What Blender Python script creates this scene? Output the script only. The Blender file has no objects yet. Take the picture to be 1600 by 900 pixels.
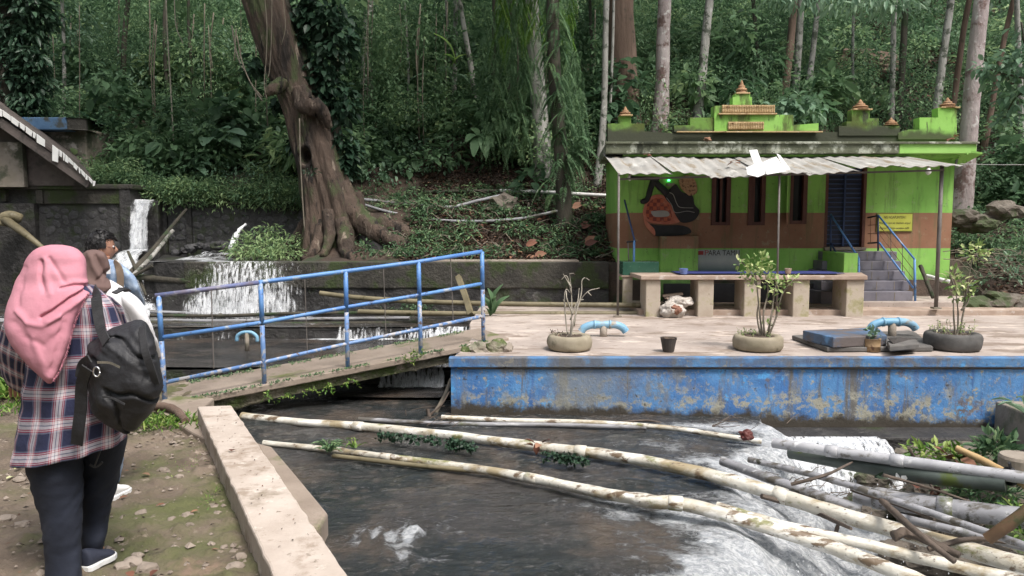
import bpy, bmesh, math, random
import numpy as np
from mathutils import Vector, Matrix, noise

random.seed(7)
RNG = np.random.default_rng(11)
sc = bpy.context.scene
COL = sc.collection

# ------------------------------------------------------------------ camera
FPX = 1155.0
PITCH = math.radians(5.0)
CAMZ = 1.6
cam_d = bpy.data.cameras.new('camera'); cam_d.lens = FPX / 1600 * 36; cam_d.sensor_width = 36
cam_d.clip_end = 500; cam_d.clip_start = 0.05
cam = bpy.data.objects.new('camera', cam_d); COL.objects.link(cam)
cam.location = (0, 0, CAMZ); cam.rotation_euler = (math.pi / 2 - PITCH, 0, 0)
sc.camera = cam

# ------------------------------------------------------------------ world, sun, exposure
SUN_EL, SUN_AZ = math.radians(58), math.radians(140)      # azimuth clockwise from +Y
world = bpy.data.worlds.new('World'); sc.world = world; world.use_nodes = True
wn = world.node_tree; wn.nodes.clear()
sky = wn.nodes.new('ShaderNodeTexSky'); sky.sky_type = 'NISHITA'; sky.sun_disc = False
sky.sun_elevation = SUN_EL; sky.sun_rotation = SUN_AZ; sky.dust_density = 4.0; sky.air_density = 1.0; sky.ozone_density = 0.6
hsv = wn.nodes.new('ShaderNodeHueSaturation'); hsv.inputs['Saturation'].default_value = 0.35
bgn = wn.nodes.new('ShaderNodeBackground'); bgn.inputs['Strength'].default_value = 0.15
wo = wn.nodes.new('ShaderNodeOutputWorld')
wn.links.new(sky.outputs[0], hsv.inputs['Color']); wn.links.new(hsv.outputs[0], bgn.inputs['Color']); wn.links.new(bgn.outputs[0], wo.inputs['Surface'])
sun_d = bpy.data.lights.new('sun', 'SUN'); sun_d.energy = 2.0; sun_d.angle = math.radians(14); sun_d.color = (1.0, 0.94, 0.87)
sun = bpy.data.objects.new('sun', sun_d); COL.objects.link(sun)
sdir = Vector((math.sin(SUN_AZ) * math.cos(SUN_EL), math.cos(SUN_AZ) * math.cos(SUN_EL), math.sin(SUN_EL)))
sun.rotation_euler = sdir.to_track_quat('Z', 'Y').to_euler()
sc.view_settings.view_transform = 'Standard'; sc.view_settings.look = 'None'
sc.view_settings.exposure = 0.76; sc.view_settings.gamma = 1.0
sc.cycles.max_bounces = 6; sc.cycles.transparent_max_bounces = 12
sc.cycles.use_denoising = True

# ------------------------------------------------------------------ geometry helpers
_cp, _sp = math.cos(PITCH), math.sin(PITCH)
def ray(px, py):
    u, v = (px - 800) / FPX, (450 - py) / FPX
    return Vector((u, _cp + v * _sp, -_sp + v * _cp))
def P(px, py, d):                       # the point at distance d in front (along Y) seen at photo pixel px, py
    r = ray(px, py); return Vector((r.x / r.y * d, d, CAMZ + r.z / r.y * d))
def G(px, py, z):                       # the point on the level z
    r = ray(px, py); t = (z - CAMZ) / r.z
    return Vector((r.x * t, r.y * t, z))
def Zat(py, d): return P(800, py, d).z
def Xat(px, d): return P(px, 349, d).x

_W = {}
def wloc(o):
    v = Vector((0, 0, 0))
    while o is not None:
        v += _W.get(o.name, Vector((0, 0, 0))); o = o.parent
    return v
def link(o, parent=None):
    COL.objects.link(o)
    if parent is not None: o.parent = parent
    return o
def tag(o, label=None, cat=None, group=None, kind=None):
    if label: o['label'] = label
    if cat: o['category'] = cat
    if group: o['group'] = group
    if kind: o['kind'] = kind
    return o
def thing(name, label, cat, loc=(0, 0, 0), group=None):
    o = bpy.data.objects.new(name, None); o.location = loc; o.empty_display_size = 0.1
    COL.objects.link(o); _W[o.name] = Vector(loc)
    return tag(o, label, cat, group)

class MB:
    def __init__(s): s.v = []; s.f = []; s.mi = []; s.cur = 0
    def add(s, vs, fs):
        b = len(s.v); s.v += [tuple(v) for v in vs]; s.f += [tuple(i + b for i in f) for f in fs]; s.mi += [s.cur] * len(fs); return s
    def box(s, x0, x1, y0, y1, z0, z1):
        return s.add([(x0,y0,z0),(x1,y0,z0),(x1,y1,z0),(x0,y1,z0),(x0,y0,z1),(x1,y0,z1),(x1,y1,z1),(x0,y1,z1)],
                     [(3,2,1,0),(4,5,6,7),(0,1,5,4),(1,2,6,5),(2,3,7,6),(3,0,4,7)])
    def beam(s, a, b, w, h, up=(0, 0, 1)):
        a, b = Vector(a), Vector(b); t = (b - a).normalized(); u = Vector(up)
        sd = t.cross(u); sd = sd.normalized() if sd.length > 1e-6 else Vector((1, 0, 0)); u = sd.cross(t).normalized()
        q = [(-1,-1),(1,-1),(1,1),(-1,1)]; vs = []
        for c in (a, b):
            for i, j in q: vs.append(c + sd * (i * w / 2) + u * (j * h / 2))
        return s.add(vs, [(3,2,1,0),(4,5,6,7),(0,1,5,4),(1,2,6,5),(2,3,7,6),(3,0,4,7)])
    def tube(s, pts, r, n=10, cap=True, wob=0.0, seed=0):
        pts = [Vector(p) for p in pts]; m = len(pts)
        rs = r if isinstance(r, (list, tuple)) else [r] * m
        t0 = (pts[1] - pts[0]).normalized(); ref = Vector((0, 0, 1)) if abs(t0.z) < .9 else Vector((1, 0, 0))
        nx = t0.cross(ref).normalized(); vs = []
        for i, p in enumerate(pts):
            t = (pts[min(i+1, m-1)] - pts[max(i-1, 0)]).normalized()
            nx = (nx - t * nx.dot(t)).normalized(); ny = t.cross(nx)
            for k in range(n):
                a = 2 * math.pi * k / n; rr = rs[i]
                if wob: rr *= 1 + wob * noise.noise(Vector((math.cos(a) * 1.3 + seed * 7.1, math.sin(a) * 1.3, i * .6 + seed)))
                vs.append(p + nx * math.cos(a) * rr + ny * math.sin(a) * rr)
        fs = [(i*n+k, i*n+(k+1)%n, (i+1)*n+(k+1)%n, (i+1)*n+k) for i in range(m-1) for k in range(n)]
        if cap: fs += [tuple(range(n-1, -1, -1)), tuple((m-1)*n+k for k in range(n))]
        return s.add(vs, fs)
    def lathe(s, prof, c=(0, 0, 0), n=20, sx=1, sy=1):
        c = Vector(c); vs = []; m = len(prof)
        for r, z in prof:
            for k in range(n):
                a = 2 * math.pi * k / n; vs.append((c.x + r * math.cos(a) * sx, c.y + r * math.sin(a) * sy, c.z + z))
        fs = [(i*n+k, i*n+(k+1)%n, (i+1)*n+(k+1)%n, (i+1)*n+k) for i in range(m-1) for k in range(n)]
        fs += [tuple(range(n-1, -1, -1)), tuple((m-1)*n+k for k in range(n))]
        return s.add(vs, fs)
    def prism(s, poly, y0, y1):           # poly of (x, z), counter-clockwise or not, extruded along y
        n = len(poly)
        vs = [(x, y0, z) for x, z in poly] + [(x, y1, z) for x, z in poly]
        fs = [tuple(range(n)), tuple(range(2*n-1, n-1, -1))] + [(i, i+n, (i+1)%n+n, (i+1)%n) for i in range(n)]
        return s.add(vs, fs)
    def slab(s, poly, z0, z1):            # poly of (x, y) extruded along z
        n = len(poly)
        vs = [(p[0], p[1], z0) for p in poly] + [(p[0], p[1], z1) for p in poly]
        fs = [tuple(range(n-1, -1, -1)), tuple(range(n, 2*n))] + [(i, (i+1)%n, (i+1)%n+n, i+n) for i in range(n)]
        return s.add(vs, fs)
    def mesh(s, name, mats, off=Vector((0, 0, 0)), smooth=False, fix=True):
        me = bpy.data.meshes.new(name)
        me.from_pydata([(v[0]-off.x, v[1]-off.y, v[2]-off.z) for v in s.v], [], s.f)
        for m in (mats if isinstance(mats, (list, tuple)) else [mats]): me.materials.append(m)
        if any(s.mi): me.polygons.foreach_set('material_index', s.mi)
        if fix:
            bm = bmesh.new(); bm.from_mesh(me); bmesh.ops.recalc_face_normals(bm, faces=bm.faces); bm.to_mesh(me); bm.free()
        if smooth: me.polygons.foreach_set('use_smooth', [True] * len(me.polygons))
        me.update(); return me
    def build(s, name, mats, parent=None, smooth=False, bevel=0, sub=0, loc=None, fix=True):
        off = wloc(parent) if parent is not None else Vector((0, 0, 0))
        if loc is not None: off = off + Vector(loc) - off if parent is None else Vector(loc)
        o = bpy.data.objects.new(name, s.mesh(name, mats, off, smooth, fix))
        link(o, parent)
        if loc is not None:
            o.location = Vector(loc) - (wloc(parent) if parent is not None else Vector((0, 0, 0))); _W[o.name] = Vector(o.location)
        if bevel:
            m = o.modifiers.new('bevel', 'BEVEL'); m.width = bevel; m.segments = 2; m.limit_method = 'ANGLE'; m.angle_limit = math.radians(40)
        if sub:
            m = o.modifiers.new('sub', 'SUBSURF'); m.levels = sub; m.render_levels = sub
        return o

def curve(pts, k=6):                       # Catmull-Rom through the points
    pts = [Vector(p) for p in pts]; out = []; q = [pts[0]*2-pts[1]] + pts + [pts[-1]*2-pts[-2]]
    for i in range(1, len(q)-2):
        a, b, c, d = q[i-1], q[i], q[i+1], q[i+2]
        for j in range(k):
            t = j / k
            out.append(0.5*((2*b) + (c-a)*t + (2*a-5*b+4*c-d)*t*t + (3*b-a-3*c+d)*t**3))
    out.append(pts[-1]); return out

def copy_tree(o, parent=None, loc=None, label=None):
    c = o.copy(); COL.objects.link(c)
    if parent is not None: c.parent = parent
    if loc is not None: c.location = loc; _W[c.name] = Vector(loc)
    if label: c['label'] = label
    for ch in list(o.children): copy_tree(ch, c)
    return c

# numpy value noise
_LAT = np.random.default_rng(5).random((256, 256))
def vn(x, y, oct=4, seed=0):
    x = np.asarray(x, float) + seed * 17.3; y = np.asarray(y, float) + seed * 9.7; r = 0; a = .5; tot = 0
    for o in range(oct):
        xi = np.floor(x).astype(int); yi = np.floor(y).astype(int); fx = x - xi; fy = y - yi
        fx = fx*fx*(3-2*fx); fy = fy*fy*(3-2*fy)
        g = lambda i, j: _LAT[(xi+i) % 256, (yi+j) % 256]
        r = r + a * ((g(0,0)*(1-fx)+g(1,0)*fx)*(1-fy) + (g(0,1)*(1-fx)+g(1,1)*fx)*fy)
        tot += a; a *= .5; x = x*2+5.2; y = y*2+1.3
    return r / tot
def sstep(a, b, x): t = np.clip((np.asarray(x, float) - a) / (b - a), 0, 1); return t*t*(3-2*t)

def np_mesh(name, V, F, mat, attrs=None, smooth=True):      # V (n,3); F (m,3|4)
    me = bpy.data.meshes.new(name); V = np.asarray(V, np.float32); F = np.asarray(F, np.int32); k = F.shape[1]
    me.vertices.add(len(V)); me.vertices.foreach_set('co', V.ravel())
    me.loops.add(F.size); me.loops.foreach_set('vertex_index', F.ravel())
    me.polygons.add(len(F)); me.polygons.foreach_set('loop_start', np.arange(0, F.size, k, dtype=np.int32))
    me.polygons.foreach_set('loop_total', np.full(len(F), k, np.int32))
    if smooth: me.polygons.foreach_set('use_smooth', np.ones(len(F), bool))
    me.materials.append(mat)
    for an, (dom, vals) in (attrs or {}).items():
        at = me.attributes.new(an, 'FLOAT', dom); at.data.foreach_set('value', np.asarray(vals, np.float32))
    me.update(calc_edges=True); return me
def grid_mesh(name, X, Y, Z, mat, attrs=None, smooth=True):
    ny, nx = X.shape; V = np.stack([X, Y, Z], -1).reshape(-1, 3)
    i = np.arange(nx-1); j = np.arange(ny-1); I, J = np.meshgrid(i, j); a = (J*nx+I).ravel()
    return np_mesh(name, V, np.stack([a, a+1, a+nx+1, a+nx], -1), mat, {k: ('POINT', np.asarray(v).ravel()) for k, v in (attrs or {}).items()}, smooth)
def mobj(name, me, parent=None):
    o = bpy.data.objects.new(name, me); link(o, parent)
    if parent is not None: o.location = -wloc(parent)
    return o

# ------------------------------------------------------------------ leaves
T4 = (np.array([[0,0,0],[.42,.5,.10],[1,0,-.04],[.42,-.5,.10]], float), np.array([[0,1,2],[0,2,3]]))
T8 = (np.array([[0,0,0],[.22,.40,.06],[.58,.46,.05],[1,0,-.16],[.58,-.46,.05],[.22,-.40,.06],[.5,0,-.04]], float),
      np.array([[0,1,6],[1,2,6],[2,3,6],[3,4,6],[4,5,6],[5,0,6]]))
def norm(a): return a / np.maximum(np.linalg.norm(a, axis=-1, keepdims=True), 1e-9)
def leafset(pos, axis, length, width, tmpl=T4, up=None, rng=RNG, v=None):
    pos = np.asarray(pos, float); N = len(pos); axis = norm(np.asarray(axis, float))
    if up is None: up = np.tile([0, 0, 1.0], (N, 1)) + rng.normal(0, .35, (N, 3))
    sd = norm(np.cross(axis, up)); nn = np.cross(sd, axis)
    length = np.broadcast_to(length, (N,)); width = np.broadcast_to(width, (N,))
    tv, tf = tmpl
    V = pos[:, None] + axis[:, None]*(tv[None, :, 0:1]*length[:, None, None]) + sd[:, None]*(tv[None, :, 1:2]*width[:, None, None]) + nn[:, None]*(tv[None, :, 2:3]*length[:, None, None])
    F = tf[None] + (np.arange(N)*len(tv))[:, None, None]
    vv = rng.random(N) if v is None else np.clip(v, 0, 1)
    return V.reshape(-1, 3), F.reshape(-1, 3), np.repeat(vv, len(tf))
def join_leaves(sets):
    Vs, Fs, As = [], [], []; b = 0
    for V, F, A in sets: Vs.append(V); Fs.append(F + b); As.append(A); b += len(V)
    return np.concatenate(Vs), np.concatenate(Fs), np.concatenate(As)
def leaf_obj(name, sets, mat, parent=None):
    V, F, A = join_leaves(sets)
    return mobj(name, np_mesh(name, V, F, mat, {'v': ('FACE', A)}, smooth=False), parent)
def clump(c, r, n, L, W, droop=.3, tmpl=T4, flat=.8, rng=RNG, vmid=.5, vs=.22, shell=.45):
    d = norm(rng.normal(0, 1, (n, 3))); rad = rng.random(n)**shell
    r = np.asarray(r if np.ndim(r) else (r, r, r*flat), float)
    pos = np.asarray(c) + d * rad[:, None] * r
    ax = norm(d * [1, 1, .4] + rng.normal(0, .5, (n, 3)) - [0, 0, droop])
    s = rng.uniform(.6, 1.25, n)
    return leafset(pos, ax, L*s, W*s, tmpl, rng=rng, v=rng.normal(vmid, vs, n) + (pos[:, 2]-c[2])*.0)
def frond(base, tip, sag, npair, ll, lw, rng=RNG, vmid=.5):
    base, tip = np.asarray(base, float), np.asarray(tip, float); t = np.linspace(.12, 1, npair)
    p = base + (tip-base)*t[:, None]; p[:, 2] += sag*4*t*(1-t); tg = norm(np.gradient(p, axis=0)); sd = norm(np.cross(tg, [0, 0, 1.0]))
    w = np.sin(np.pi*np.clip(t*.85+.12, 0, 1))
    out = []
    for s in (-1, 1):
        ax = norm(sd*s + tg*.55 - np.array([0, 0, .3])); out.append(leafset(p, ax, ll*w+.01, lw, T4, rng=rng, v=rng.normal(vmid, .1, npair)))
    return out
# ------------------------------------------------------------------ materials
class NT:
    def __init__(s, name):
        s.m = bpy.data.materials.new(name); s.m.use_nodes = True; s.t = s.m.node_tree; s.t.nodes.clear()
        s.out = s.n('ShaderNodeOutputMaterial'); s.b = s.n('ShaderNodeBsdfPrincipled'); s.l(s.b.outputs[0], s.out.inputs['Surface'])
    def n(s, t, **k):
        x = s.t.nodes.new(t)
        for a, v in k.items(): setattr(x, a, v)
        return x
    def l(s, a, b): s.t.links.new(a, b)
    def coord(s, stretch=(1, 1, 1), rnd=True):
        tc = s.n('ShaderNodeNewGeometry') if not rnd else s.n('ShaderNodeTexCoord')
        src = tc.outputs['Position'] if not rnd else tc.outputs['Object']
        if rnd:
            oi = s.n('ShaderNodeObjectInfo'); ad = s.n('ShaderNodeVectorMath', operation='MULTIPLY_ADD'); ad.inputs[1].default_value = (1, 1, 1)
            sc_ = s.n('ShaderNodeMath', operation='MULTIPLY'); sc_.inputs[1].default_value = 37; s.l(oi.outputs['Random'], sc_.inputs[0])
            s.l(src, ad.inputs[0]); s.l(sc_.outputs[0], ad.inputs[2]); src = ad.outputs[0]
        mp = s.n('ShaderNodeVectorMath', operation='MULTIPLY'); mp.inputs[1].default_value = stretch; s.l(src, mp.inputs[0]); return mp.outputs[0]
    def noise(s, vec, scale, detail=6, rough=.6, dist=0):
        x = s.n('ShaderNodeTexNoise'); x.inputs['Scale'].default_value = scale; x.inputs['Detail'].default_value = detail
        x.inputs['Roughness'].default_value = rough; x.inputs['Distortion'].default_value = dist
        s.l(vec, x.inputs['Vector']); return x.outputs['Fac']
    def ramp(s, fac, stops, interp='LINEAR'):
        r = s.n('ShaderNodeValToRGB'); r.color_ramp.interpolation = interp; e = r.color_ramp.elements
        while len(e) > 1: e.remove(e[-1])
        e[0].position = stops[0][0]; e[0].color = c4(stops[0][1])
        for p, c in stops[1:]: q = e.new(p); q.color = c4(c)
        s.l(fac, r.inputs['Fac']); return r.outputs['Color']
    def mask(s, fac, lo, hi):
        m = s.n('ShaderNodeMapRange', interpolation_type='SMOOTHSTEP'); m.inputs['From Min'].default_value = lo; m.inputs['From Max'].default_value = hi
        s.l(fac, m.inputs['Value']); return m.outputs['Result']
    def mix(s, fac, a, b, blend='MIX'):
        m = s.n('ShaderNodeMix', data_type='RGBA', blend_type=blend)
        for v, i in ((fac, m.inputs['Factor']), (a, m.inputs[6]), (b, m.inputs[7])):
            if isinstance(v, (int, float)): i.default_value = v
            elif isinstance(v, (tuple, list)): i.default_value = c4(v)
            else: s.l(v, i)
        return m.outputs[2]
    def math(s, op, a, b=0.0, c=None):
        m = s.n('ShaderNodeMath', operation=op)
        for v, i in ((a, 0), (b, 1), (c, 2)):
            if v is None: continue
            if isinstance(v, (int, float)): m.inputs[i].default_value = v
            else: s.l(v, m.inputs[i])
        return m.outputs[0]
    def bump(s, h, strength=.3, dist=.02):
        b = s.n('ShaderNodeBump'); b.inputs['Strength'].default_value = strength; b.inputs['Distance'].default_value = dist
        s.l(h, b.inputs['Height']); s.l(b.outputs[0], s.b.inputs['Normal']); return b
def c4(c):
    if isinstance(c, (int, float)): c = (c, c, c)
    return (c[0], c[1], c[2], 1.0)
def srgb(r, g, b):
    f = lambda u: (u/255/12.92) if u/255 <= .04045 else ((u/255+.055)/1.055)**2.4
    return (f(r), f(g), f(b))

def mat(name, c1, c2=None, scale=4, rough=.8, bump=.3, bscale=None, bdist=.01, metal=0, stretch=(1,1,1), layers=(), zl=(), lo=.3, hi=.7, world=False, rvar=.1, detail=6):
    """base mottled between c1 and c2; layers = (colour, scale, lo, hi, stretch); zl = (colour, z_full, z_none, jitter, scale)"""
    t = NT(name); v = t.coord(stretch, rnd=not world)
    f = t.noise(v, scale, detail); c = t.mix(t.mask(f, lo, hi), c1, c2 or tuple(x*.75 for x in c1))
    for L in layers:
        vv = t.coord(L[4] if len(L) > 4 else (1, 1, 1), rnd=not world); nf = t.noise(vv, L[1], 8, .65)
        c = t.mix(t.mask(nf, L[2], L[3]), c, L[0])
    if zl:
        g = t.n('ShaderNodeNewGeometry'); sp = t.n('ShaderNodeSeparateXYZ'); t.l(g.outputs['Position'], sp.inputs[0])
        for col, zf, zn, jit, s_ in zl:
            nz = t.noise(g.outputs['Position'], s_, 6, .65); z = t.math('MULTIPLY_ADD', t.math('SUBTRACT', nz, .5), jit, sp.outputs[2])
            c = t.mix(t.mask(z, zn, zf) if zn < zf else t.math('SUBTRACT', 1.0, t.mask(z, zf, zn)), c, col)
    t.l(c, t.b.inputs['Base Color']); t.b.inputs['Metallic'].default_value = metal
    fr = t.noise(v, scale*3, 4); r = t.n('ShaderNodeMapRange'); r.inputs['To Min'].default_value = max(0, rough-rvar); r.inputs['To Max'].default_value = min(1, rough+rvar)
    t.l(fr, r.inputs['Value']); t.l(r.outputs[0], t.b.inputs['Roughness'])
    if bump: t.bump(t.noise(v, bscale or scale*6, 8, .6), bump, bdist)
    return t.m

def leafmat(name, stops, trans=.3, rough=.5):
    t = NT(name); a = t.n('ShaderNodeAttribute'); a.attribute_name = 'v'
    n = t.noise(t.coord(rnd=False), .8, 3); f = t.math('ADD', a.outputs['Fac'], t.math('MULTIPLY', t.math('SUBTRACT', n, .5), .7))
    c = t.ramp(f, stops); t.l(c, t.b.inputs['Base Color']); t.b.inputs['Roughness'].default_value = rough; t.b.inputs['Specular IOR Level'].default_value = .3
    tr = t.n('ShaderNodeBsdfTranslucent'); t.l(c, tr.inputs['Color']); ms = t.n('ShaderNodeMixShader'); ms.inputs[0].default_value = trans
    t.l(t.b.outputs[0], ms.inputs[1]); t.l(tr.outputs[0], ms.inputs[2]); t.l(ms.outputs[0], t.out.inputs['Surface']); return t.m

M = {}
M['leaf'] = leafmat('forest_leaf', [(0, (.050,.105,.055)), (.3, (.095,.175,.090)), (.6, (.145,.245,.125)), (.85, (.20,.31,.15)), (1, (.31,.42,.20))], .42, .55)
M['leaf_dark'] = leafmat('dark_leaf', [(0, (.018,.042,.024)), (.5, (.035,.075,.045)), (1, (.07,.125,.075))], .25, .42)
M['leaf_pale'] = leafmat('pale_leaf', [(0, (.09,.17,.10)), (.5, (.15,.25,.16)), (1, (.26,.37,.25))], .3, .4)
M['leaf_bright'] = leafmat('bright_leaf', [(0, (.05,.13,.02)), (.5, (.12,.24,.04)), (1, (.34,.42,.12))], .35, .45)
M['leaf_varieg'] = leafmat('variegated_leaf', [(0, (.12,.22,.06)), (.4, (.28,.40,.13)), (.7, (.48,.54,.24)), (1, (.70,.70,.42))], .25, .5)
M['litter'] = leafmat('dead_leaf', [(0, (.022,.016,.012)), (.5, (.055,.036,.027)), (.85, (.11,.065,.045)), (1, (.24,.14,.09))], .1, .7)
M['litter_red'] = leafmat('red_dead_leaf', [(0, (.10,.04,.03)), (.5, (.22,.10,.065)), (1, (.36,.20,.13))], .1, .65)

M['soil'] = mat('forest_soil', (.035,.024,.018), (.075,.05,.036), 2, .95, .8, 9, .06, world=True, layers=[((.03,.045,.02), 1.3, .52, .62)])
M['dirt'] = mat('path_dirt', (.10,.075,.055), (.19,.148,.113), 1.6, .93, .9, 22, .02, world=True,
                layers=[((.095,.10,.04), .9, .46, .62), ((.26,.21,.165), 9, .60, .68), ((.055,.045,.03), 5, .60, .72), ((.22,.15,.11), 1.1, .60, .7)])
M['kerb'] = mat('kerb_concrete', (.40,.335,.285), (.52,.45,.395), 3, .88, .35, 60, .006, world=True,
                layers=[((.30,.24,.19), 5, .50, .66), ((.20,.165,.125), 22, .60, .70), ((.22,.18,.13), 1.6, .58, .70), ((.60,.55,.49), 9, .58, .7)])
M['kerb_side'] = mat('kerb_side', (.16,.13,.10), (.26,.21,.165), 3, .9, .6, 30, .01, world=True, layers=[((.07,.08,.04), 2.5, .48, .62)])
M['platform'] = mat('platform_concrete', (.30,.25,.22), (.45,.385,.345), 1.2, .85, .3, 40, .006, world=True,
                layers=[((.22,.17,.135), 1.6, .50, .62, (1, 2.4, 1)), ((.15,.12,.095), 8, .60, .68, (1, 2.0, 1)), ((.55,.47,.41), 2.4, .54, .66, (1, 2, 1)), ((.18,.145,.115), 30, .62, .7)])
M['concrete'] = mat('old_concrete', (.22,.185,.15), (.33,.285,.24), 3, .88, .5, 40, .008, layers=[((.15,.15,.10), 2.4, .52, .66), ((.09,.08,.06), 8, .62, .72)])
M['bridge_deck'] = mat('bridge_concrete', (.22,.175,.14), (.30,.245,.20), 2.5, .9, .5, 40, .01, world=True, layers=[((.12,.13,.05), 2.2, .55, .68)])
M['bridge_side'] = mat('bridge_rubble', (.10,.095,.06), (.25,.22,.17), 5, .95, 1.0, 14, .05, world=True, layers=[((.08,.11,.03), 3, .45, .6), ((.36,.30,.24), 6, .58, .68)])
M['bench_post'] = mat('bench_post', (.36,.30,.24), (.47,.41,.34), 3, .88, .5, 40, .006, layers=[((.30,.28,.15), 3, .52, .66), ((.2,.16,.12), 14, .62, .7)])
M['wet_dark'] = mat('wet_dark_masonry', (.018,.017,.017), (.05,.047,.045), 3, .6, .9, 12, .04, world=True,
                layers=[((.025,.035,.012), 1.5, .52, .62), ((.15,.14,.13), 14, .66, .72), ((.09,.085,.08), 4, .60, .70)])
M['wet_mortar'] = mat('retaining_mortar', (.032,.031,.031), (.06,.058,.058), 4, .75, .8, 16, .03, world=True, layers=[((.03,.04,.018), 2, .5, .62)])
M['stone'] = mat('wall_stone', (.040,.039,.040), (.085,.083,.086), 5, .6, .7, 24, .02, layers=[((.04,.05,.025), 3, .55, .66), ((.16,.155,.15), 12, .66, .75)])
M['mossy_cap'] = mat('mossy_cap', (.03,.028,.024), (.065,.06,.05), 3, .9, .8, 20, .03, world=True, layers=[((.035,.05,.016), 2.2, .48, .60), ((.12,.115,.10), 12, .62, .7)])
M['rock'] = mat('rock', (.09,.075,.06), (.17,.145,.12), 3, .85, .9, 14, .03, layers=[((.05,.07,.025), 2, .5, .62)])
M['pebble'] = mat('pebble', (.19,.155,.125), (.30,.25,.21), 6, .85, .5, 30, .01)

# blue painted wall, heavily weathered
def blue_wall():
    t = NT('blue_wall'); v = t.coord(rnd=False); g = t.n('ShaderNodeSeparateXYZ'); t.l(v, g.inputs[0]); z = g.outputs[2]; x = g.outputs[0]
    c = t.mix(t.mask(t.noise(v, 2.5, 6), .35, .65), (.05,.155,.39), (.10,.27,.54))
    c = t.mix(t.mask(t.noise(t.coord((1.1, 1, .35), False), 2.6, 8, .7), .52, .61), c, (.15,.18,.23))          # rubbed to grey render
    vs = t.coord((2.2, 1, .22), False)
    c = t.mix(t.mask(t.noise(vs, 2.2, 8, .7), .52, .62), c, (.13,.125,.12))                                    # runs
    c = t.mix(t.mask(t.noise(vs, 4.1, 6, .6), .57, .66), c, (.06,.15,.36))
    c = t.mix(t.math('MULTIPLY', t.mask(t.noise(v, 1.7, 8, .75), .55, .62), .8), c, (.20,.19,.17)); c = t.mix(t.mask(t.noise(v, 20, 6, .7), .56, .64), c, (.26,.28,.30))
    c = t.mix(t.mask(t.noise(v, 5, 8, .75), .60, .66), c, (.40,.37,.28))                                       # pale flaked spots
    low = t.math('ADD', z, t.math('MULTIPLY', t.math('SUBTRACT', t.noise(t.coord((1, 1, .8), False), 2.2, 8, .7), .5), .75))
    lk = t.math('MULTIPLY', t.mask(t.math('MULTIPLY', low, -1), -.06, .10), t.mask(t.noise(v, 7, 8, .75), .49, .57)); c = t.mix(lk, c, (.34,.33,.27)); c = t.mix(t.math('MULTIPLY', t.mask(t.noise(v, 2.2, 7, .7), .58, .66), .75), c, (.14,.09,.06)); c = t.mix(t.mask(t.noise(t.coord((1, 1, .8), False), 3.1, 8, .75), .58, .63), c, (.09,.33,.66))
    c = t.mix(t.mask(t.noise(v, 14, 6, .7), .60, .68), c, (.05,.05,.05))
    # left part is greyer
    lf = t.math('ADD', x, t.math('MULTIPLY', t.noise(v, 1.5, 4), 1.6)); k = t.math('MULTIPLY', t.mask(t.math('MULTIPLY', lf, -1), -2.2, -1.5), t.mask(x, .2, .5))
    c = t.mix(t.math('MULTIPLY', k, .7), c, t.mix(t.noise(v, 6, 6), (.09,.12,.17), (.35,.34,.27)))
    dk = t.math('ADD', t.math('MULTIPLY_ADD', x, .034, t.math('ADD', z, .07)), t.math('MULTIPLY', t.math('SUBTRACT', t.noise(v, 6, 8, .7), .5), .30))
    c = t.mix(t.mask(t.math('MULTIPLY', dk, -1), .0, .09), c, (.05,.042,.032))
    tp = t.math('ADD', z, t.math('MULTIPLY', t.math('SUBTRACT', t.noise(v, 3, 6), .5), .12))
    c = t.mix(t.math('MULTIPLY', t.mask(tp, .24, .30), .65), c, t.mix(t.mask(t.noise(v, 3.3, 5), .45, .55), (.10,.10,.11), (.08,.19,.36)))
    t.l(c, t.b.inputs['Base Color']); t.b.inputs['Roughness'].default_value = .7
    t.bump(t.math('ADD', t.noise(v, 9, 8, .7), t.math('MULTIPLY', t.noise(v, 50, 4), .3)), .6, .02); return t.m
M['blue_wall'] = blue_wall()
M['blue_paint'] = mat('blue_paint', (.075,.19,.47), (.12,.28,.56), 4, .5, .15, 30, .003, layers=[((.03,.05,.12), 9, .60, .68), ((.36,.40,.44), 6, .57, .64), ((.12,.07,.05), 14, .62, .68)])
M['blue_chip'] = mat('chipped_blue_paint', (.09,.19,.42), (.16,.27,.48), 7, .5, .4, 30, .004, layers=[((.40,.39,.40), 13, .50, .58), ((.10,.06,.05), 16, .57, .63)])
M['blue_rust'] = mat('faded_rail_paint', (.17,.14,.17), (.12,.16,.34), 5, .5, .3, 30, .003, layers=[((.30,.30,.34), 8, .55, .62)])
M['navy'] = mat('navy_steel', (.02,.04,.11), (.03,.06,.16), 4, .5, .1)
M['vent_blue'] = mat('vent_pipe_blue', (.14,.33,.50), (.24,.42,.56), 5, .5, .3, 30, .003, layers=[((.30,.27,.22), 5, .55, .66), ((.08,.07,.06), 12, .64, .7)])
M['grey_steel'] = mat('grey_steel_tube', (.10,.09,.08), (.16,.14,.13), 6, .55, .2)
M['pipe_white'] = mat('weathered_white_pipe', (.47,.44,.37), (.66,.64,.58), 3, .5, .6, 30, .01,
                layers=[((.33,.27,.17), 2.4, .47, .60, (1, 2.6, 2)), ((.74,.72,.67), 3, .54, .62, (.8, 2, 2)), ((.15,.105,.065), 5, .55, .63, (.8, 3, 2.5)), ((.19,.19,.075), 2.4, .57, .65, (1, 2, 2)), ((.09,.07,.05), 30, .62, .70)])
M['pipe_grey'] = mat('grey_pipe', (.20,.20,.21), (.32,.32,.34), 3, .35, .3, 30, .003, layers=[((.10,.09,.075), 4, .50, .62, (.8, 3, 3)), ((.44,.44,.45), 5, .57, .66, (.6, 4, 3)), ((.05,.05,.035), 12, .60, .68), ((.10,.11,.05), 2.5, .58, .68)])
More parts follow.
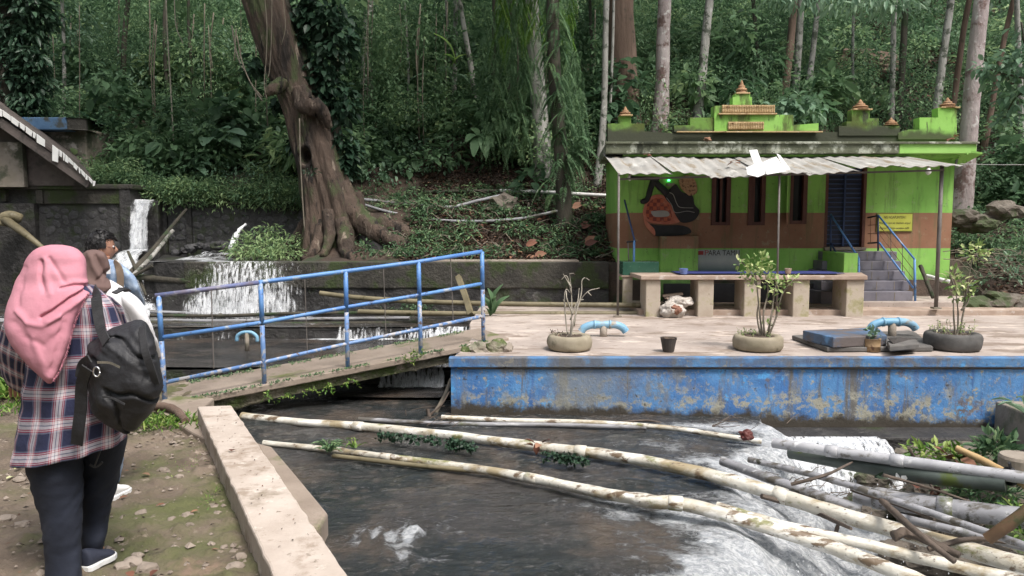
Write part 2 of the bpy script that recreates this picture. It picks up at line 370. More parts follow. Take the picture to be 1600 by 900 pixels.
M['pipe_light'] = mat('light_pipe', (.34,.34,.36), (.50,.50,.52), 3, .3, .2, 30, .003, layers=[((.18,.17,.15), 4, .54, .64, (.8, 3, 3)), ((.62,.62,.63), 5, .57, .66, (.6, 4, 3)), ((.07,.06,.045), 14, .61, .68)])
M['pipe_dark'] = mat('mossy_dark_pipe', (.05,.065,.055), (.10,.12,.11), 3, .4, .3, layers=[((.09,.12,.03), 3, .58, .66)])
M['pipe_bamboo'] = mat('old_bamboo', (.13,.11,.065), (.21,.18,.11), 4, .6, .3, layers=[((.08,.07,.03), 6, .56, .66)])
M['pipe_brown'] = mat('brown_stick', (.06,.045,.035), (.12,.09,.07), 8, .8, .6, stretch=(1, 1, 1))
M['rust'] = mat('rust', (.12,.05,.03), (.2,.09,.05), 9, .9, .5)

# building
def facade():
    t = NT('facade_paint'); v = t.coord(rnd=False); g = t.n('ShaderNodeSeparateXYZ'); t.l(v, g.inputs[0]); z = g.outputs[2]
    gr = t.mix(t.mask(t.noise(v, 1.5, 5), .3, .7), (.20,.45,.08), (.28,.55,.12))
    br = t.mix(t.mask(t.noise(v, 2, 5), .3, .7), (.24,.115,.065), (.31,.165,.10))
    z1, z2 = Zat(332.5, 11.4), Zat(388, 11.4)
    a = t.math('GREATER_THAN', z, z1); b = t.math('LESS_THAN', z, z2); k = t.math('ADD', a, b)
    c = t.mix(k, br, gr)
    c = t.mix(t.math('MULTIPLY', t.mask(t.noise(t.coord((2.5, 1, .3), False), 2.6, 8, .7), .50, .66), .5), c, (.09,.12,.05)); c = t.mix(t.math('MULTIPLY', t.mask(t.noise(v, 5, 8, .75), .56, .64), .35), c, (.36,.40,.26)); c = t.mix(t.math('MULTIPLY', t.mask(t.noise(v, 16, 6, .7), .62, .68), .5), c, (.06,.06,.04))
    low = t.math('ADD', z, t.math('MULTIPLY', t.noise(v, 3, 6), .5)); c = t.mix(t.math('MULTIPLY', t.mask(t.math('MULTIPLY', low, -1), -1.15, -.95), .6), c, (.07,.10,.05))
    t.l(c, t.b.inputs['Base Color']); t.b.inputs['Roughness'].default_value = .75; t.bump(t.noise(v, 30, 5), .15, .004); return t.m
M['facade'] = facade()
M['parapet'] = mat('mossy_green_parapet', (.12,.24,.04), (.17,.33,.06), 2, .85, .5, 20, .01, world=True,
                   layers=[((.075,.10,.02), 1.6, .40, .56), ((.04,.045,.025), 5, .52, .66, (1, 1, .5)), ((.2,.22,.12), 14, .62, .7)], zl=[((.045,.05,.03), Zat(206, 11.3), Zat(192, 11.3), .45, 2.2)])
M['parapet_bright'] = mat('green_parapet', (.20,.43,.07), (.28,.52,.12), 2, .8, .3, 20, .01, world=True, layers=[((.09,.13,.03), 3, .50, .64, (1.6, 1, .5)), ((.07,.08,.04), 8, .58, .68, (2, 1, .4))], zl=[((.06,.075,.03), Zat(214, 11.3), Zat(200, 11.3), .4, 2.2)])  # brighter green with fewer moss patches
M['ledge'] = mat('lichened_ledge', (.085,.095,.06), (.15,.16,.11), 3, .9, .7, 20, .02, world=True,
                   layers=[((.40,.42,.35), 5, .50, .60), ((.04,.045,.03), 3, .56, .68, (1, 1, .4)), ((.12,.13,.09), 16, .55, .62)])
M['ledge_green'] = mat('green_ledge', (.24,.50,.10), (.32,.58,.15), 2, .8, .3, 20, .01, world=True, layers=[((.06,.09,.03), 4, .58, .68, (2, 1, .3))])
M['gold'] = mat('gold_ornament', (.36,.24,.11), (.50,.36,.19), 9, .6, .5, 40, .01, layers=[((.16,.07,.03), 8, .56, .66), ((.62,.52,.36), 12, .60, .68)])
M['finial'] = mat('terracotta_finial', (.23,.125,.06), (.36,.21,.11), 9, .75, .5, 40, .01, layers=[((.07,.06,.04), 8, .58, .68)])
M['frame'] = mat('brown_frame', (.075,.025,.018), (.11,.04,.028), 6, .6, .2)
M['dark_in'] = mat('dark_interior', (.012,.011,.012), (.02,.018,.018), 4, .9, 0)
t = NT('dark_glass'); t.b.inputs['Base Color'].default_value = (.015,.014,.016,1); t.b.inputs['Roughness'].default_value = .12; M['glass_dark'] = t.m
M['door'] = mat('door_steel', (.010,.014,.032), (.018,.024,.05), 5, .5, .1)
M['stairs'] = mat('stair_tile', (.14,.135,.165), (.20,.19,.22), 4, .7, .2, layers=[((.10,.09,.085), 3, .55, .7)])
M['awning'] = mat('awning_sheet', (.27,.26,.24), (.37,.36,.34), 2.5, .75, .3, 20, .006, world=True,
                  layers=[((.22,.18,.13), 3, .52, .66, (2.5, .5, 1)), ((.10,.08,.06), 7, .63, .70), ((.48,.47,.44), 2, .58, .7, (2, .6, 1))])
M['white_sheet'] = mat('white_sheet', (.60,.60,.59), (.72,.72,.71), 4, .6, .3, layers=[((.38,.36,.33), 6, .54, .66), ((.25,.23,.2), 18, .62, .7)])
M['sign_yellow'] = mat('yellow_sign', (.42,.44,.06), (.48,.50,.09), 5, .6, .1)
M['sign_edge'] = mat('sign_border', (.16,.16,.03), (.2,.2,.04), 5, .6, .1)
M['ink'] = mat('dark_ink', (.03,.03,.025), (.045,.04,.03), 5, .7, 0)
M['banner'] = mat('grey_teal_banner', (.30,.33,.33), (.40,.42,.41), 2, .6, .1, world=True, zl=[((.02,.07,.08), Zat(430, 11.3), Zat(405, 11.3), .05, 3)])
M['banner_red'] = mat('banner_red', (.30,.03,.03), (.35,.05,.05), 3, .6, 0)
M['cloth_blue'] = mat('blue_table_cloth', (.02,.03,.13), (.035,.045,.19), 4, .85, .3)
M['bench_top'] = mat('bench_top', (.30,.22,.17), (.42,.33,.27), 4, .85, .4, 40, .005, layers=[((.5,.44,.4), 6, .58, .68)])
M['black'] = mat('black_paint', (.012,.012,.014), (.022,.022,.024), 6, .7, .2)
M['line'] = mat('pale_line', (.30,.30,.29), (.36,.35,.33), 6, .7, 0)
M['tan_relief'] = mat('tan_relief', (.30,.17,.08), (.44,.28,.16), 26, .7, .6, 50, .01, layers=[((.10,.05,.03), 30, .52, .60)])
t = NT('checked_orange'); v = t.coord((1, 0, 1)); ck = t.n('ShaderNodeTexChecker'); ck.inputs['Scale'].default_value = 18; t.l(v, ck.inputs['Vector'])
ck.inputs['Color1'].default_value = (.40,.09,.035,1); ck.inputs['Color2'].default_value = (.17,.025,.018,1)
t.l(t.mix(t.mask(t.noise(v, 6, 5), .5, .7), ck.outputs[0], (.45,.16,.09)), t.b.inputs['Base Color']); M['checked'] = t.m
M['orange'] = mat('orange_relief', (.42,.12,.07), (.52,.20,.13), 8, .7, .2)
t = NT('green_lamp'); t.b.inputs['Emission Color'].default_value = (.1, 1, .35, 1); t.b.inputs['Emission Strength'].default_value = 3; M['green_lamp'] = t.m
t = NT('bulb_glass'); t.b.inputs['Base Color'].default_value = (.75,.75,.72,1); t.b.inputs['Roughness'].default_value = .15; M['bulb'] = t.m
M['tyre_tan'] = mat('cement_coated_tyre', (.22,.19,.13), (.32,.28,.21), 5, .85, .5, 30, .006, layers=[((.11,.10,.06), 4, .54, .66)])
M['tyre'] = mat('grey_tyre', (.055,.053,.05), (.11,.105,.10), 5, .75, .5, 30, .005, layers=[((.2,.19,.17), 6, .58, .68)])
M['pot_soil'] = mat('pot_soil', (.04,.03,.022), (.10,.07,.05), 12, .95, .9, 30, .02)
M['pot_dark'] = mat('dark_pot', (.035,.03,.028), (.06,.05,.045), 6, .6, .3)
M['can'] = mat('rusty_can', (.26,.17,.09), (.36,.25,.14), 6, .6, .5, 30, .005, layers=[((.12,.06,.035), 7, .55, .64), ((.5,.46,.4), 5, .62, .7)])
M['hatch_base'] = mat('hatch_base', (.09,.085,.08), (.16,.15,.14), 4, .85, .5, layers=[((.06,.12,.26), 2, .58, .66)])
M['hatch'] = mat('hatch_blue', (.06,.085,.13), (.08,.14,.24), 2.2, .7, .5, 20, .008, world=True, layers=[((.12,.10,.095), 2, .44, .54), ((.12,.27,.50), 3, .58, .68), ((.05,.045,.04), 7, .62, .70)])
M['glass_green'] = mat('green_tank', (.03,.10,.07), (.05,.15,.10), 4, .25, .1)
M['sack'] = mat('white_sack', (.42,.38,.34), (.6,.56,.52), 8, .85, .9, 14, .05)
M['sack_in'] = mat('sack_contents', (.20,.09,.06), (.30,.16,.11), 14, .9, .8, 20, .03)

M['bark_pale'] = mat('pale_bark', (.20,.195,.175), (.34,.33,.31), 6, .9, .9, 18, .03, stretch=(1, 1, .35), layers=[((.07,.08,.06), 5, .52, .60), ((.46,.45,.43), 9, .60, .66)])
M['bark_pink'] = mat('pinkish_bark', (.27,.22,.215), (.42,.37,.36), 5, .9, .9, 18, .03, stretch=(1, 1, .4), layers=[((.14,.09,.08), 3, .52, .62), ((.52,.50,.48), 7, .58, .66)])
M['bark_brown'] = mat('brown_bark', (.105,.068,.05), (.17,.115,.088), 4, .9, .9, 14, .03, stretch=(1, 1, .2), layers=[((.06,.05,.035), 3, .55, .68)])
M['bark_dark'] = mat('dark_bark', (.035,.032,.024), (.075,.066,.05), 5, .9, .9, 16, .03, stretch=(1, 1, .3), layers=[((.03,.05,.02), 3, .5, .62)])
M['bark_old'] = mat('old_mossy_bark', (.034,.024,.018), (.105,.073,.055), 3.2, .92, 1.0, 9, .09, stretch=(1, 1, .28),
                    layers=[((.05,.065,.025), 2.2, .50, .62, (1, 1, .5)), ((.23,.185,.145), 6, .57, .66, (1, 1, .2)), ((.014,.010,.008), 5, .54, .62, (1, 1, .15))])
M['vine'] = mat('vine_stem', (.14,.12,.09), (.22,.19,.15), 8, .9, .3)
M['twig'] = mat('pale_twig', (.30,.27,.22), (.42,.38,.32), 9, .85, .3)

# shack
M['roof_sheet'] = mat('grey_brown_roof', (.075,.06,.055), (.12,.10,.09), 3, .85, .5, layers=[((.05,.045,.04), 4, .5, .65)])
M['roof_bright'] = mat('bare_white_sheet_edge', (.82,.82,.80), (.88,.88,.87), 6, .5, .2)
M['plaster'] = mat('stained_plaster', (.16,.14,.11), (.24,.21,.18), 2, .9, .6, layers=[((.05,.055,.035), 1.6, .48, .62), ((.36,.33,.30), 2.5, .58, .68)])
M['slab_blue'] = mat('faded_blue_slab', (.045,.10,.19), (.08,.16,.27), 3, .8, .5, layers=[((.045,.05,.045), 3, .50, .62)])

# water
def water(name, deep, mid, shallow, rough=.06, bump=.6, bscale=5, stretch=(1, 1.6, 1)):
    t = NT(name); v = t.coord(stretch, rnd=False); a = t.n('ShaderNodeAttribute'); a.attribute_name = 'foam'; pc = t.coord((1, 1, 1), False)
    c = t.mix(t.mask(t.noise(v, .9, 5), .42, .58), deep, mid)
    c = t.mix(t.mask(t.noise(pc, 1.3, 6, .6), .50, .64), c, shallow)
    vo = t.n('ShaderNodeTexVoronoi'); vo.inputs['Scale'].default_value = 9; vo.inputs['Randomness'].default_value = 1; t.l(pc, vo.inputs['Vector'])
    bed = t.math('MULTIPLY', t.mask(t.noise(pc, 1.1, 4), .48, .6), t.math('SUBTRACT', 1.0, t.mask(vo.outputs['Distance'], .12, .5)))
    c = t.mix(t.math('MULTIPLY', bed, .5), c, t.mix(t.noise(pc, 8, 4), tuple(x*1.0 for x in shallow), tuple(x*2.0 for x in shallow)))
    c = t.mix(t.mask(t.noise(v, 14, 8, .75), .56, .66), c, tuple(x*1.9+.02 for x in mid))  # lighter streaks paint specular glints into the water colour
    fn = t.noise(t.coord((1.6, 2.6, 2.2), False), 5, 10, .78, 1.4); fk = t.mask(t.math('ADD', a.outputs['Fac'], t.math('MULTIPLY', t.math('SUBTRACT', fn, .5), 1.9)), .34, .95)
    f2 = t.noise(t.coord((2, 3.4, 2), False), 11, 8, .75, 1.0)
    c = t.mix(fk, c, t.mix(t.mask(f2, .40, .60), (.42,.45,.49), (.84,.86,.88))); t.l(c, t.b.inputs['Base Color'])
    r = t.n('ShaderNodeMapRange'); r.inputs['To Min'].default_value = rough; r.inputs['To Max'].default_value = .55; t.l(fk, r.inputs['Value']); t.l(r.outputs[0], t.b.inputs['Roughness'])
    t.b.inputs['IOR'].default_value = 1.33; t.b.inputs['Specular IOR Level'].default_value = .8
    h = t.math('ADD', t.math('ADD', t.noise(v, bscale, 8, .62, .8), t.math('MULTIPLY', t.noise(v, bscale*5, 6, .65, .5), .35)), t.math('MULTIPLY', fn, t.math('MULTIPLY_ADD', fk, 1.2, .25))); t.bump(h, bump, .06); return t.m
M['stream'] = water('stream_water', (.016,.021,.022), (.044,.042,.041), (.078,.063,.051), .05, .85, 5, (1.0, 1.7, 1))
M['pond'] = water('pond_water', (.022,.022,.023), (.05,.046,.044), (.07,.055,.045), .10, .5, 6, (.7, 2.4, 1))
def falls(name, cut=(.42, .66), sx=9, sz=1.2, col=(.84,.86,.89), amax=.60):
    t = NT(name); v = t.coord((sx, sx*.3, sz), rnd=False); a = t.n('ShaderNodeAttribute'); a.attribute_name = 'foam'
    n = t.noise(v, 1.6, 8, .62, .5); n2 = t.noise(t.coord((3, 3, 2.4), False), 6, 6, .7, .8)
    n = t.math('ADD', t.math('MULTIPLY', n, .72), t.math('MULTIPLY', n2, .28))
    k = t.mask(t.math('ADD', n, t.math('MULTIPLY', t.math('SUBTRACT', a.outputs['Fac'], .5), .6)), *cut); k = t.math('MULTIPLY', k, amax)
    t.l(t.mix(t.mask(n2, .30, .55), (.60,.64,.68), col), t.b.inputs['Base Color']); t.b.inputs['Roughness'].default_value = .35
    tb = t.n('ShaderNodeBsdfTransparent'); ms = t.n('ShaderNodeMixShader'); t.l(k, ms.inputs[0]); t.l(tb.outputs[0], ms.inputs[1]); t.l(t.b.outputs[0], ms.inputs[2]); t.l(ms.outputs[0], t.out.inputs['Surface'])
    t.bump(n, .6, .04); return t.m
M['falls'] = falls('falling_water'); M['falls_thin'] = falls('thin_falling_water', (.45, .58), 20, 2.4)
M['spray'] = mat('water_drops', (.85,.86,.88), (.8,.82,.85), 4, .3, 0)

# people
def plaid():
    t = NT('plaid_cloth'); uv = t.n('ShaderNodeUVMap'); sp = t.n('ShaderNodeSeparateXYZ'); t.l(uv.outputs[0], sp.inputs[0])
    navy, white, red, grey = (.018,.022,.06), (.62,.58,.62), (.33,.035,.06), (.16,.17,.24)
    st = [(0, navy), (.26, grey), (.31, red), (.345, white), (.37, red), (.40, white), (.50, grey), (.53, white), (.62, red), (.65, white), (.675, red), (.71, grey), (.76, navy)]
    def rr(o, n): return t.ramp(t.math('FRACT', t.math('MULTIPLY', o, n)), st, 'CONSTANT')
    c = t.mix(.5, rr(sp.outputs[0], 9.0), rr(sp.outputs[1], 8.0))
    t.l(c, t.b.inputs['Base Color']); t.b.inputs['Roughness'].default_value = .9; t.bump(t.noise(t.coord(), 7, 4), .5, .03); return t.m
M['plaid'] = plaid()
M['pink'] = mat('pink_cloth', (.49,.205,.26), (.56,.25,.305), 3, .97, .8, 26, .004)
M['brown_cloth'] = mat('brown_cloth', (.115,.07,.062), (.15,.095,.085), 3, .9, .2, 200, .001)
M['white_cloth'] = mat('white_cloth', (.72,.71,.73), (.80,.79,.80), 4, .85, .3, 12, .01)
M['jeans'] = mat('navy_jeans', (.008,.011,.022), (.016,.021,.038), 5, .85, .5, 60, .003, stretch=(1, 1, 1.4))
M['denim'] = mat('light_denim', (.14,.21,.34), (.38,.47,.60), 16, .85, .4, 60, .003)
M['bag'] = mat('black_nylon', (.010,.010,.012), (.024,.024,.028), 6, .58, .5, 12, .02)
M['strap'] = mat('webbing', (.022,.022,.025), (.035,.035,.038), 20, .8, .3)
M['steel'] = mat('bright_metal', (.6,.6,.62), (.7,.7,.72), 5, .25, 0, metal=1)
M['skin'] = mat('skin', (.34,.17,.11), (.42,.22,.15), 8, .6, .15)
M['hair'] = mat('black_hair', (.008,.007,.008), (.016,.014,.015), 20, .5, .8, 60, .01, stretch=(1, 1, .3))
M['shoe'] = mat('navy_shoe', (.02,.025,.045), (.035,.04,.065), 9, .8, .3)
M['rubber'] = mat('white_rubber', (.72,.72,.72), (.8,.8,.79), 6, .6, .1)
M['brown_strap'] = mat('brown_strap', (.16,.11,.08), (.2,.15,.11), 6, .8, .2)
# ------------------------------------------------------------------ terrain
DW = 11.3                                   # distance of the long dark wall and of the building front
def H(x, y):
    x = np.asarray(x, float); y = np.asarray(y, float)
    n = vn(x*.45, y*.45, 4, 1) - .5; n2 = vn(x*1.7, y*1.7, 4, 2) - .5
    bank = 1.0 + 1.05*sstep(11.5, 14.2, y) + .60*np.maximum(y-14.0, 0) + n*1.1*sstep(12.5, 16, y) + n2*.22*sstep(11.6, 12.5, y)
    left = np.where(y < 13.62, np.where(x < -5.5, -1.15, .95), 2.0 + .55*np.maximum(y-13.6, 0) + n*.9*sstep(14, 16, y) + n2*.15)
    z = np.where(x < -3.35, left, bank)
    right = .40 + .75*sstep(10.4, 12.6, y) + .8*sstep(12.6, 15, y) + .6*np.maximum(y-15, 0) + n2*.25*sstep(10.5, 11.5, y) + n*.8*sstep(12, 15, y)
    z = np.where(x > 7.2, right, z); low = -1.15 + n2*.1
    z = np.where((y < DW+.05) & (x <= 7.2), low, z); z = np.where((x > 7.2) & (y < 10.35), .2, z)
    return z + .2*np.maximum(y-40, 0)*0
xs = np.concatenate([np.arange(-45, -14, 1.5), np.arange(-14, 18, .16), np.arange(18, 46, 1.5)])
ys = np.concatenate([np.arange(-12, 10.3, 1.0), np.arange(10.3, 30, .16), np.arange(30, 46, 1.2)])
X, Y = np.meshgrid(xs, ys)
o = mobj('ground', grid_mesh('ground', X, Y, H(X, Y), M['soil'])); tag(o, kind='structure')

# the path: an uneven sheet of trodden earth
K0, K1 = G(308, 635, .15), G(427, 900, .15)           # kerb, left upper edge (far, near)
R0, R1 = G(362, 633, .15), G(545, 900, .15)
kd = (K1 - K0); kd.normalize()
def kerbx(y): return K0.x + (y-K0.y)/(K1.y-K0.y)*(K1.x-K0.x)
ys = np.concatenate([np.arange(-6, 2.4, .4), np.arange(2.4, 7.4, .022), [7.42]])
us = np.concatenate([np.linspace(0, 1, 140)**1.0*2.6, np.arange(2.7, 12, .5)])
U, Y = np.meshgrid(us, ys); X = np.array([kerbx(v) for v in Y.ravel()]).reshape(Y.shape) + .06 - U
Z = (vn(X*2, Y*2, 4, 3)-.5)*.05 + (np.clip(vn(X*11, Y*11, 3, 4), .52, 1)-.52)*.10 + (np.clip(vn(X*28, Y*28, 2, 14), .6, 1)-.6)*.05 + .10*sstep(2.4, 4, U)*sstep(5.5, 6.8, Y)
o = mobj('path', grid_mesh('path', X, Y, Z, M['dirt'])); tag(o, kind='structure')
m = MB(); m.slab([(-30, -8), (kerbx(-8), -8), (kerbx(5.9), 5.9), (kerbx(5.9), 6.55), (-30, 7.44)], -1.3, -.06); tag(m.build('path_bank', M['kerb_side']), kind='structure')

# kerb wall along the stream
m = MB()
def chip(p, s, a=.010): return Vector((p.x + (noise.noise(Vector((p.y*11, s, 0)))+.4*noise.noise(Vector((p.y*2.2, s, 0))))*a, p.y, 0))
L = [K1.lerp(K0, t) for t in np.linspace(-.75, 1, 150)]; R = [R1.lerp(R0, t) for t in np.linspace(-.75, 1, 150)]
poly = [chip(p, 1) for p in L] + [chip(p, 5) for p in reversed(R)]
m.slab([(p.x, p.y) for p in poly], -1.2, .15)
o = m.build('kerb_wall', M['kerb'], bevel=.012); tag(o, kind='structure')
m = MB(); e = [G(398, 690, -.06), G(425, 697, -.06), G(462, 740, -.06), G(512, 800, -.06), G(500, 822, -.06), G(470, 826, -.06)]
m.slab([(p.x, p.y) for p in e], -1.2, -.06); tag(m.build('lower_ledge', M['bridge_deck'], bevel=.02), kind='structure')
# slab at the foot of the bridge
m = MB(); e = [G(243, 640, .03), G(300, 676, .03), G(330, 690, .03), G(318, 636, .03), G(335, 622, .03), G(258, 618, .03)]
m.slab([(p.x, p.y) for p in e], -.4, .035); tag(m.build('bridge_foot_slab', M['bridge_deck'], bevel=.015), kind='structure')

# ------------------------------------------------------------------ platform with the blue wall
ZP = .35; YF = G(1000, 557, ZP).y; XL = Xat(705, YF)
XL2 = Xat(762, 10.2)
m = MB(); m.slab([(XL, YF), (9.5, YF), (12, 10.3), (12, DW), (XL2-.15, DW), (XL2-.2, 9.2), (Xat(735, 8.0), 8.0), (Xat(725, 7.4), 7.4)], -1.2, ZP-.006)
tag(m.build('platform', M['platform'], bevel=.01), kind='structure')
# blue facing: its lip proud of the wall
m = MB(); n = 150; xs = np.linspace(XL-.003, 5.05, n)
wall = thing('blue_wall', 'long flaking blue painted wall holding up the concrete terrace above the stream', 'wall', (2, YF, -1.2))
X, Z = np.meshgrid(xs, np.linspace(-1.15, ZP-.12, 40)); Y = YF - .012 - (vn(X*3, Z*3, 5, 6)-.5)*.03 + 0*X
mobj('wall_face', grid_mesh('wall_face', X, Y, Z, M['blue_wall']), wall)
m = MB(); m.box(XL-.03, 9.4, YF-.05, YF+.05, ZP-.095, ZP-.003); m.build('coping', M['blue_wall'], wall, bevel=.008)
m = MB(); m.box(XL-.012, XL+.05, YF-.01, YF+1.0, -1.15, ZP-.1); m.build('wall_return', M['blue_wall'], wall)
# dark ledge the water slips over, under the wall
za = -.30; m = MB(); m.slab([(Xat(1190, 6.6), YF-.02), (5.3, YF-.02), (5.3, 6.45), (Xat(1190, 6.6), 6.55)], -1.15, za-.02)
tag(m.build('stone_sill', M['wet_dark'], bevel=.02), kind='structure')
# steps up at the back of the platform
m = MB(); m.box(Xat(1000, 10.05), 7.3, 10.05, DW, ZP-.05, ZP+.07); tag(m.build('lower_step', M['bench_top'], bevel=.01), kind='structure')
m = MB(); m.box(Xat(1350, 10.4), 7.6, 10.42, DW, ZP, ZP+.14); tag(m.build('upper_step', M['platform'], bevel=.01), kind='structure')
# little concrete block by the right frame edge
m = MB(); a = G(1553, 622, -.02); m.slab([(a.x-.02, 5.35), (a.x+1.6, 5.2), (a.x+1.8, YF-.06), (a.x+.05, YF-.06)], -1.2, -.06)
tag(m.build('concrete_block', M['concrete'], bevel=.02), 'grey concrete block at the right end of the blue wall', 'block')
m = MB(); c = P(1592, 722, 5.0); m.lathe([(.12, -.3), (.125, -.02), (.115, 0), (.0, .004)], (c.x, c.y, c.z+.05), 24)
tag(m.build('concrete_cylinder', M['concrete'], smooth=False), 'short round concrete stub below the concrete block at the right', 'post')

# ------------------------------------------------------------------ long dark wall between the weir and the house
m = MB(); n = 120; x0, x1 = Xat(285, DW), Xat(952, DW)
zt = Zat(410, DW)
dw = thing('dark_wall', 'low wet black wall running from the weir to the green house', 'wall', ((x0+x1)/2, DW, 0))
X, Z = np.meshgrid(np.linspace(x0, x1, 260), np.linspace(-.6, zt, 40))
mobj('wall_face', grid_mesh('wall_face', X, DW - .05*(vn(X*2.5, Z*2.5, 5, 9)-.3) + 0*X, Z, M['wet_dark']), dw)
m = MB(); top = [(x, DW + .25 + .05*math.sin(x*3)) for x in np.linspace(x1, x0, 40)] + [(x, DW-.04+.02*math.sin(x*7)) for x in np.linspace(x0, x1, 40)]
m.slab(top, zt-.4, zt+.01); m.build('wall_top', M['mossy_cap'], dw, bevel=.02)
m = MB(); m.box(Xat(660, DW), Xat(905, DW), DW-.02, DW+.3, zt+.0, zt+.035); m.build('pale_coping', M['concrete'], dw, bevel=.01)

# ------------------------------------------------------------------ retaining walls of fieldstone
def stone_mesh(seed):
    bm = bmesh.new(); bmesh.ops.create_icosphere(bm, subdivisions=1, radius=.5)
    for v in bm.verts:
        v.co *= 1 + .35*noise.noise(v.co*1.9 + Vector((seed*3.7, 0, 0))); v.co.y *= .55
    me = bpy.data.meshes.new('stone'); bm.to_mesh(me); bm.free(); me.materials.append(M['stone']); me.polygons.foreach_set('use_smooth', [False]*len(me.polygons)); return me
STONES = [stone_mesh(i) for i in range(8)]
def stones(parent, px0, px1, pz0, pz1, y, size, mx=300, slope=0):
    random.seed(int(px0*10)); w = wloc(parent); z = pz0; k = 0; row = 0
    while z < pz1:
        x = px0 + (row % 2)*size*.5
        while x < px1 and k < mx:
            o = bpy.data.objects.new('stone', random.choice(STONES)); link(o, parent)
            o.location = Vector((x, y + .012 + random.uniform(-.015, .015), z + random.uniform(-.03, .03))) - w
            s = size*random.uniform(.8, 1.25); o.scale = (s*random.uniform(1.05, 1.55), s*.55, s*random.uniform(.85, 1.15)); o.rotation_euler = (0, random.uniform(-.7, .7), 0)
            x += s*random.uniform(1.0, 1.2); k += 1
        z += size*.82; row += 1
DL = 13.0
lw = thing('stone_wall', 'tall mossy fieldstone wall left of the narrow waterfall', 'wall', (Xat(100, DL), DL, 0))
m = MB(); m.box(Xat(-120, DL), Xat(206, DL), DL+.03, DL+.5, -.6, Zat(296, DL)); m.build('wall_core', M['wet_mortar'], lw)
m = MB(); m.box(Xat(-120, DL), Xat(212, DL), DL-.07, DL+.55, Zat(296, DL), Zat(288, DL)); m.build('cap', M['mossy_cap'], lw, bevel=.02)
m = MB(); m.box(Xat(66, DL), Xat(195, DL), DL-.02, DL+.04, Zat(318, DL), Zat(296, DL)); m.build('mossy_band', M['mossy_cap'], lw)
m = MB(); m.box(Xat(190, DL), Xat(207, DL), DL-.05, DL+.3, -.5, Zat(296, DL)+.004); m.build('end_pillar', M['wet_dark'], lw, bevel=.01)
m = MB(); m.box(Xat(62, DL), Xat(72, DL), DL-.06, DL+.04, Zat(318, DL), Zat(297, DL)); m.build('rib', M['mossy_cap'], lw)
m = MB(); m.box(Xat(8, DL), Xat(15, DL), DL-.06, DL+.04, Zat(314, DL), Zat(297, DL)); m.build('rib', M['mossy_cap'], lw)
m = MB(); m.box(Xat(-120, DL), Xat(60, DL), DL-.10, DL+.02, -.5, Zat(318, DL)); m.build('lower_face', M['wet_dark'], lw)
stones(lw, Xat(70, DL), Xat(188, DL), Zat(480, DL), Zat(322, DL), DL+.03, .15)
DR = 13.5
rw = thing('stone_wall', 'low dark fieldstone wall between the narrow waterfall and the big leaning tree', 'wall', (Xat(360, DR), DR, .8))
m = MB(); m.box(Xat(252, DR), Xat(520, DR), DR+.03, DR+.5, .4, Zat(320, DR)); m.build('wall_core', M['wet_mortar'], rw)
m = MB(); m.box(Xat(249, DR), Xat(520, DR), DR-.05, DR+.5, Zat(320, DR), Zat(316, DR)); m.build('cap', M['mossy_cap'], rw, bevel=.01)
m = MB(); m.box(Xat(249, DR), Xat(262, DR), DR-.04, DR+.3, .3, Zat(320, DR)-.003); m.build('end_pillar', M['wet_dark'], rw)
m = MB(); m.box(Xat(292, DR), Xat(300, DR), DR-.03, DR+.03, .9, Zat(320, DR)-.003); m.build('rib', M['wet_dark'], rw)
stones(rw, Xat(266, DR), Xat(480, DR), Zat(392, DR), Zat(325, DR), DR+.03, .14)
# channel floor between them, and the block beside the fall
m = MB(); m.box(Xat(200, DR), Xat(256, DR), 13.3, 16, .6, Zat(313, 13.4)); tag(m.build('fall_lip', M['wet_dark'], bevel=.03), kind='structure')
m = MB(); m.slab([(Xat(244, 11.5), 11.35), (Xat(290, DW), DW-.02), (Xat(290, DW)+.03, DW+.3), (Xat(262, 13.3), 13.45), (Xat(246, 13.3), 13.45)], -.5, zt+.03)
tag(m.build('weir_pier', M['wet_dark'], bevel=.04), 'flat-topped dark pier between the narrow fall and the wide weir', 'pier')
m = MB(); m.box(Xat(250, 12), Xat(545, 12), DW+.1, 13.5, .3, zt-.05); tag(m.build('weir_floor', M['wet_dark']), kind='structure')

# ------------------------------------------------------------------ stream and ponds
def line_s(x, y):                            # signed distance to the right of the falling edge
    pts = [(2.25, 6.62), (1.66, 5.35), (1.22, 4.1), (.98, 3.2), (.7, 1.5), (.3, -1.0)]
    s = np.full(np.shape(x), 9e9); best = np.full(np.shape(x), 9e9)
    for (ax, ay), (bx, by) in zip(pts[:-1], pts[1:]):
        dx, dy = bx-ax, by-ay; L = math.hypot(dx, dy); t = np.clip(((x-ax)*dx+(y-ay)*dy)/L/L, 0, 1)
        d = np.hypot(x-ax-t*dx, y-ay-t*dy); sg = np.sign((x-ax)*(-dy)+(y-ay)*dx); k = d < best
        best = np.where(k, d, best); s = np.where(k, d*sg, s)
    return s
xs = np.arange(-3.0, 7.0, .022); ys = np.concatenate([np.arange(-1.5, 2.4, .15), np.arange(2.4, 8.0, .022)])
X, Y = np.meshgrid(xs, ys); S = line_s(X, Y)
sg = 1.0; S = S + (vn(X*2.2, Y*2.2, 4, 21)-.5)*.5
Z = -.20 - .035*sstep(-.9, 0, S) - .40*sstep(-.05, .75, S) - .14*sstep(.7, 2.0, S)
fl = vn(X*1.5 + Y*2.2, Y*5 - X*1.2, 4, 22) - .5
Z += fl*(.045 + .10*sstep(-.1, .3, S)) + (vn(X*3.2, Y*7, 3, 24)-.5)*.022 + (vn(X*9, Y*9, 3, 23)-.5)*(.010+.05*sstep(0, .4, S))
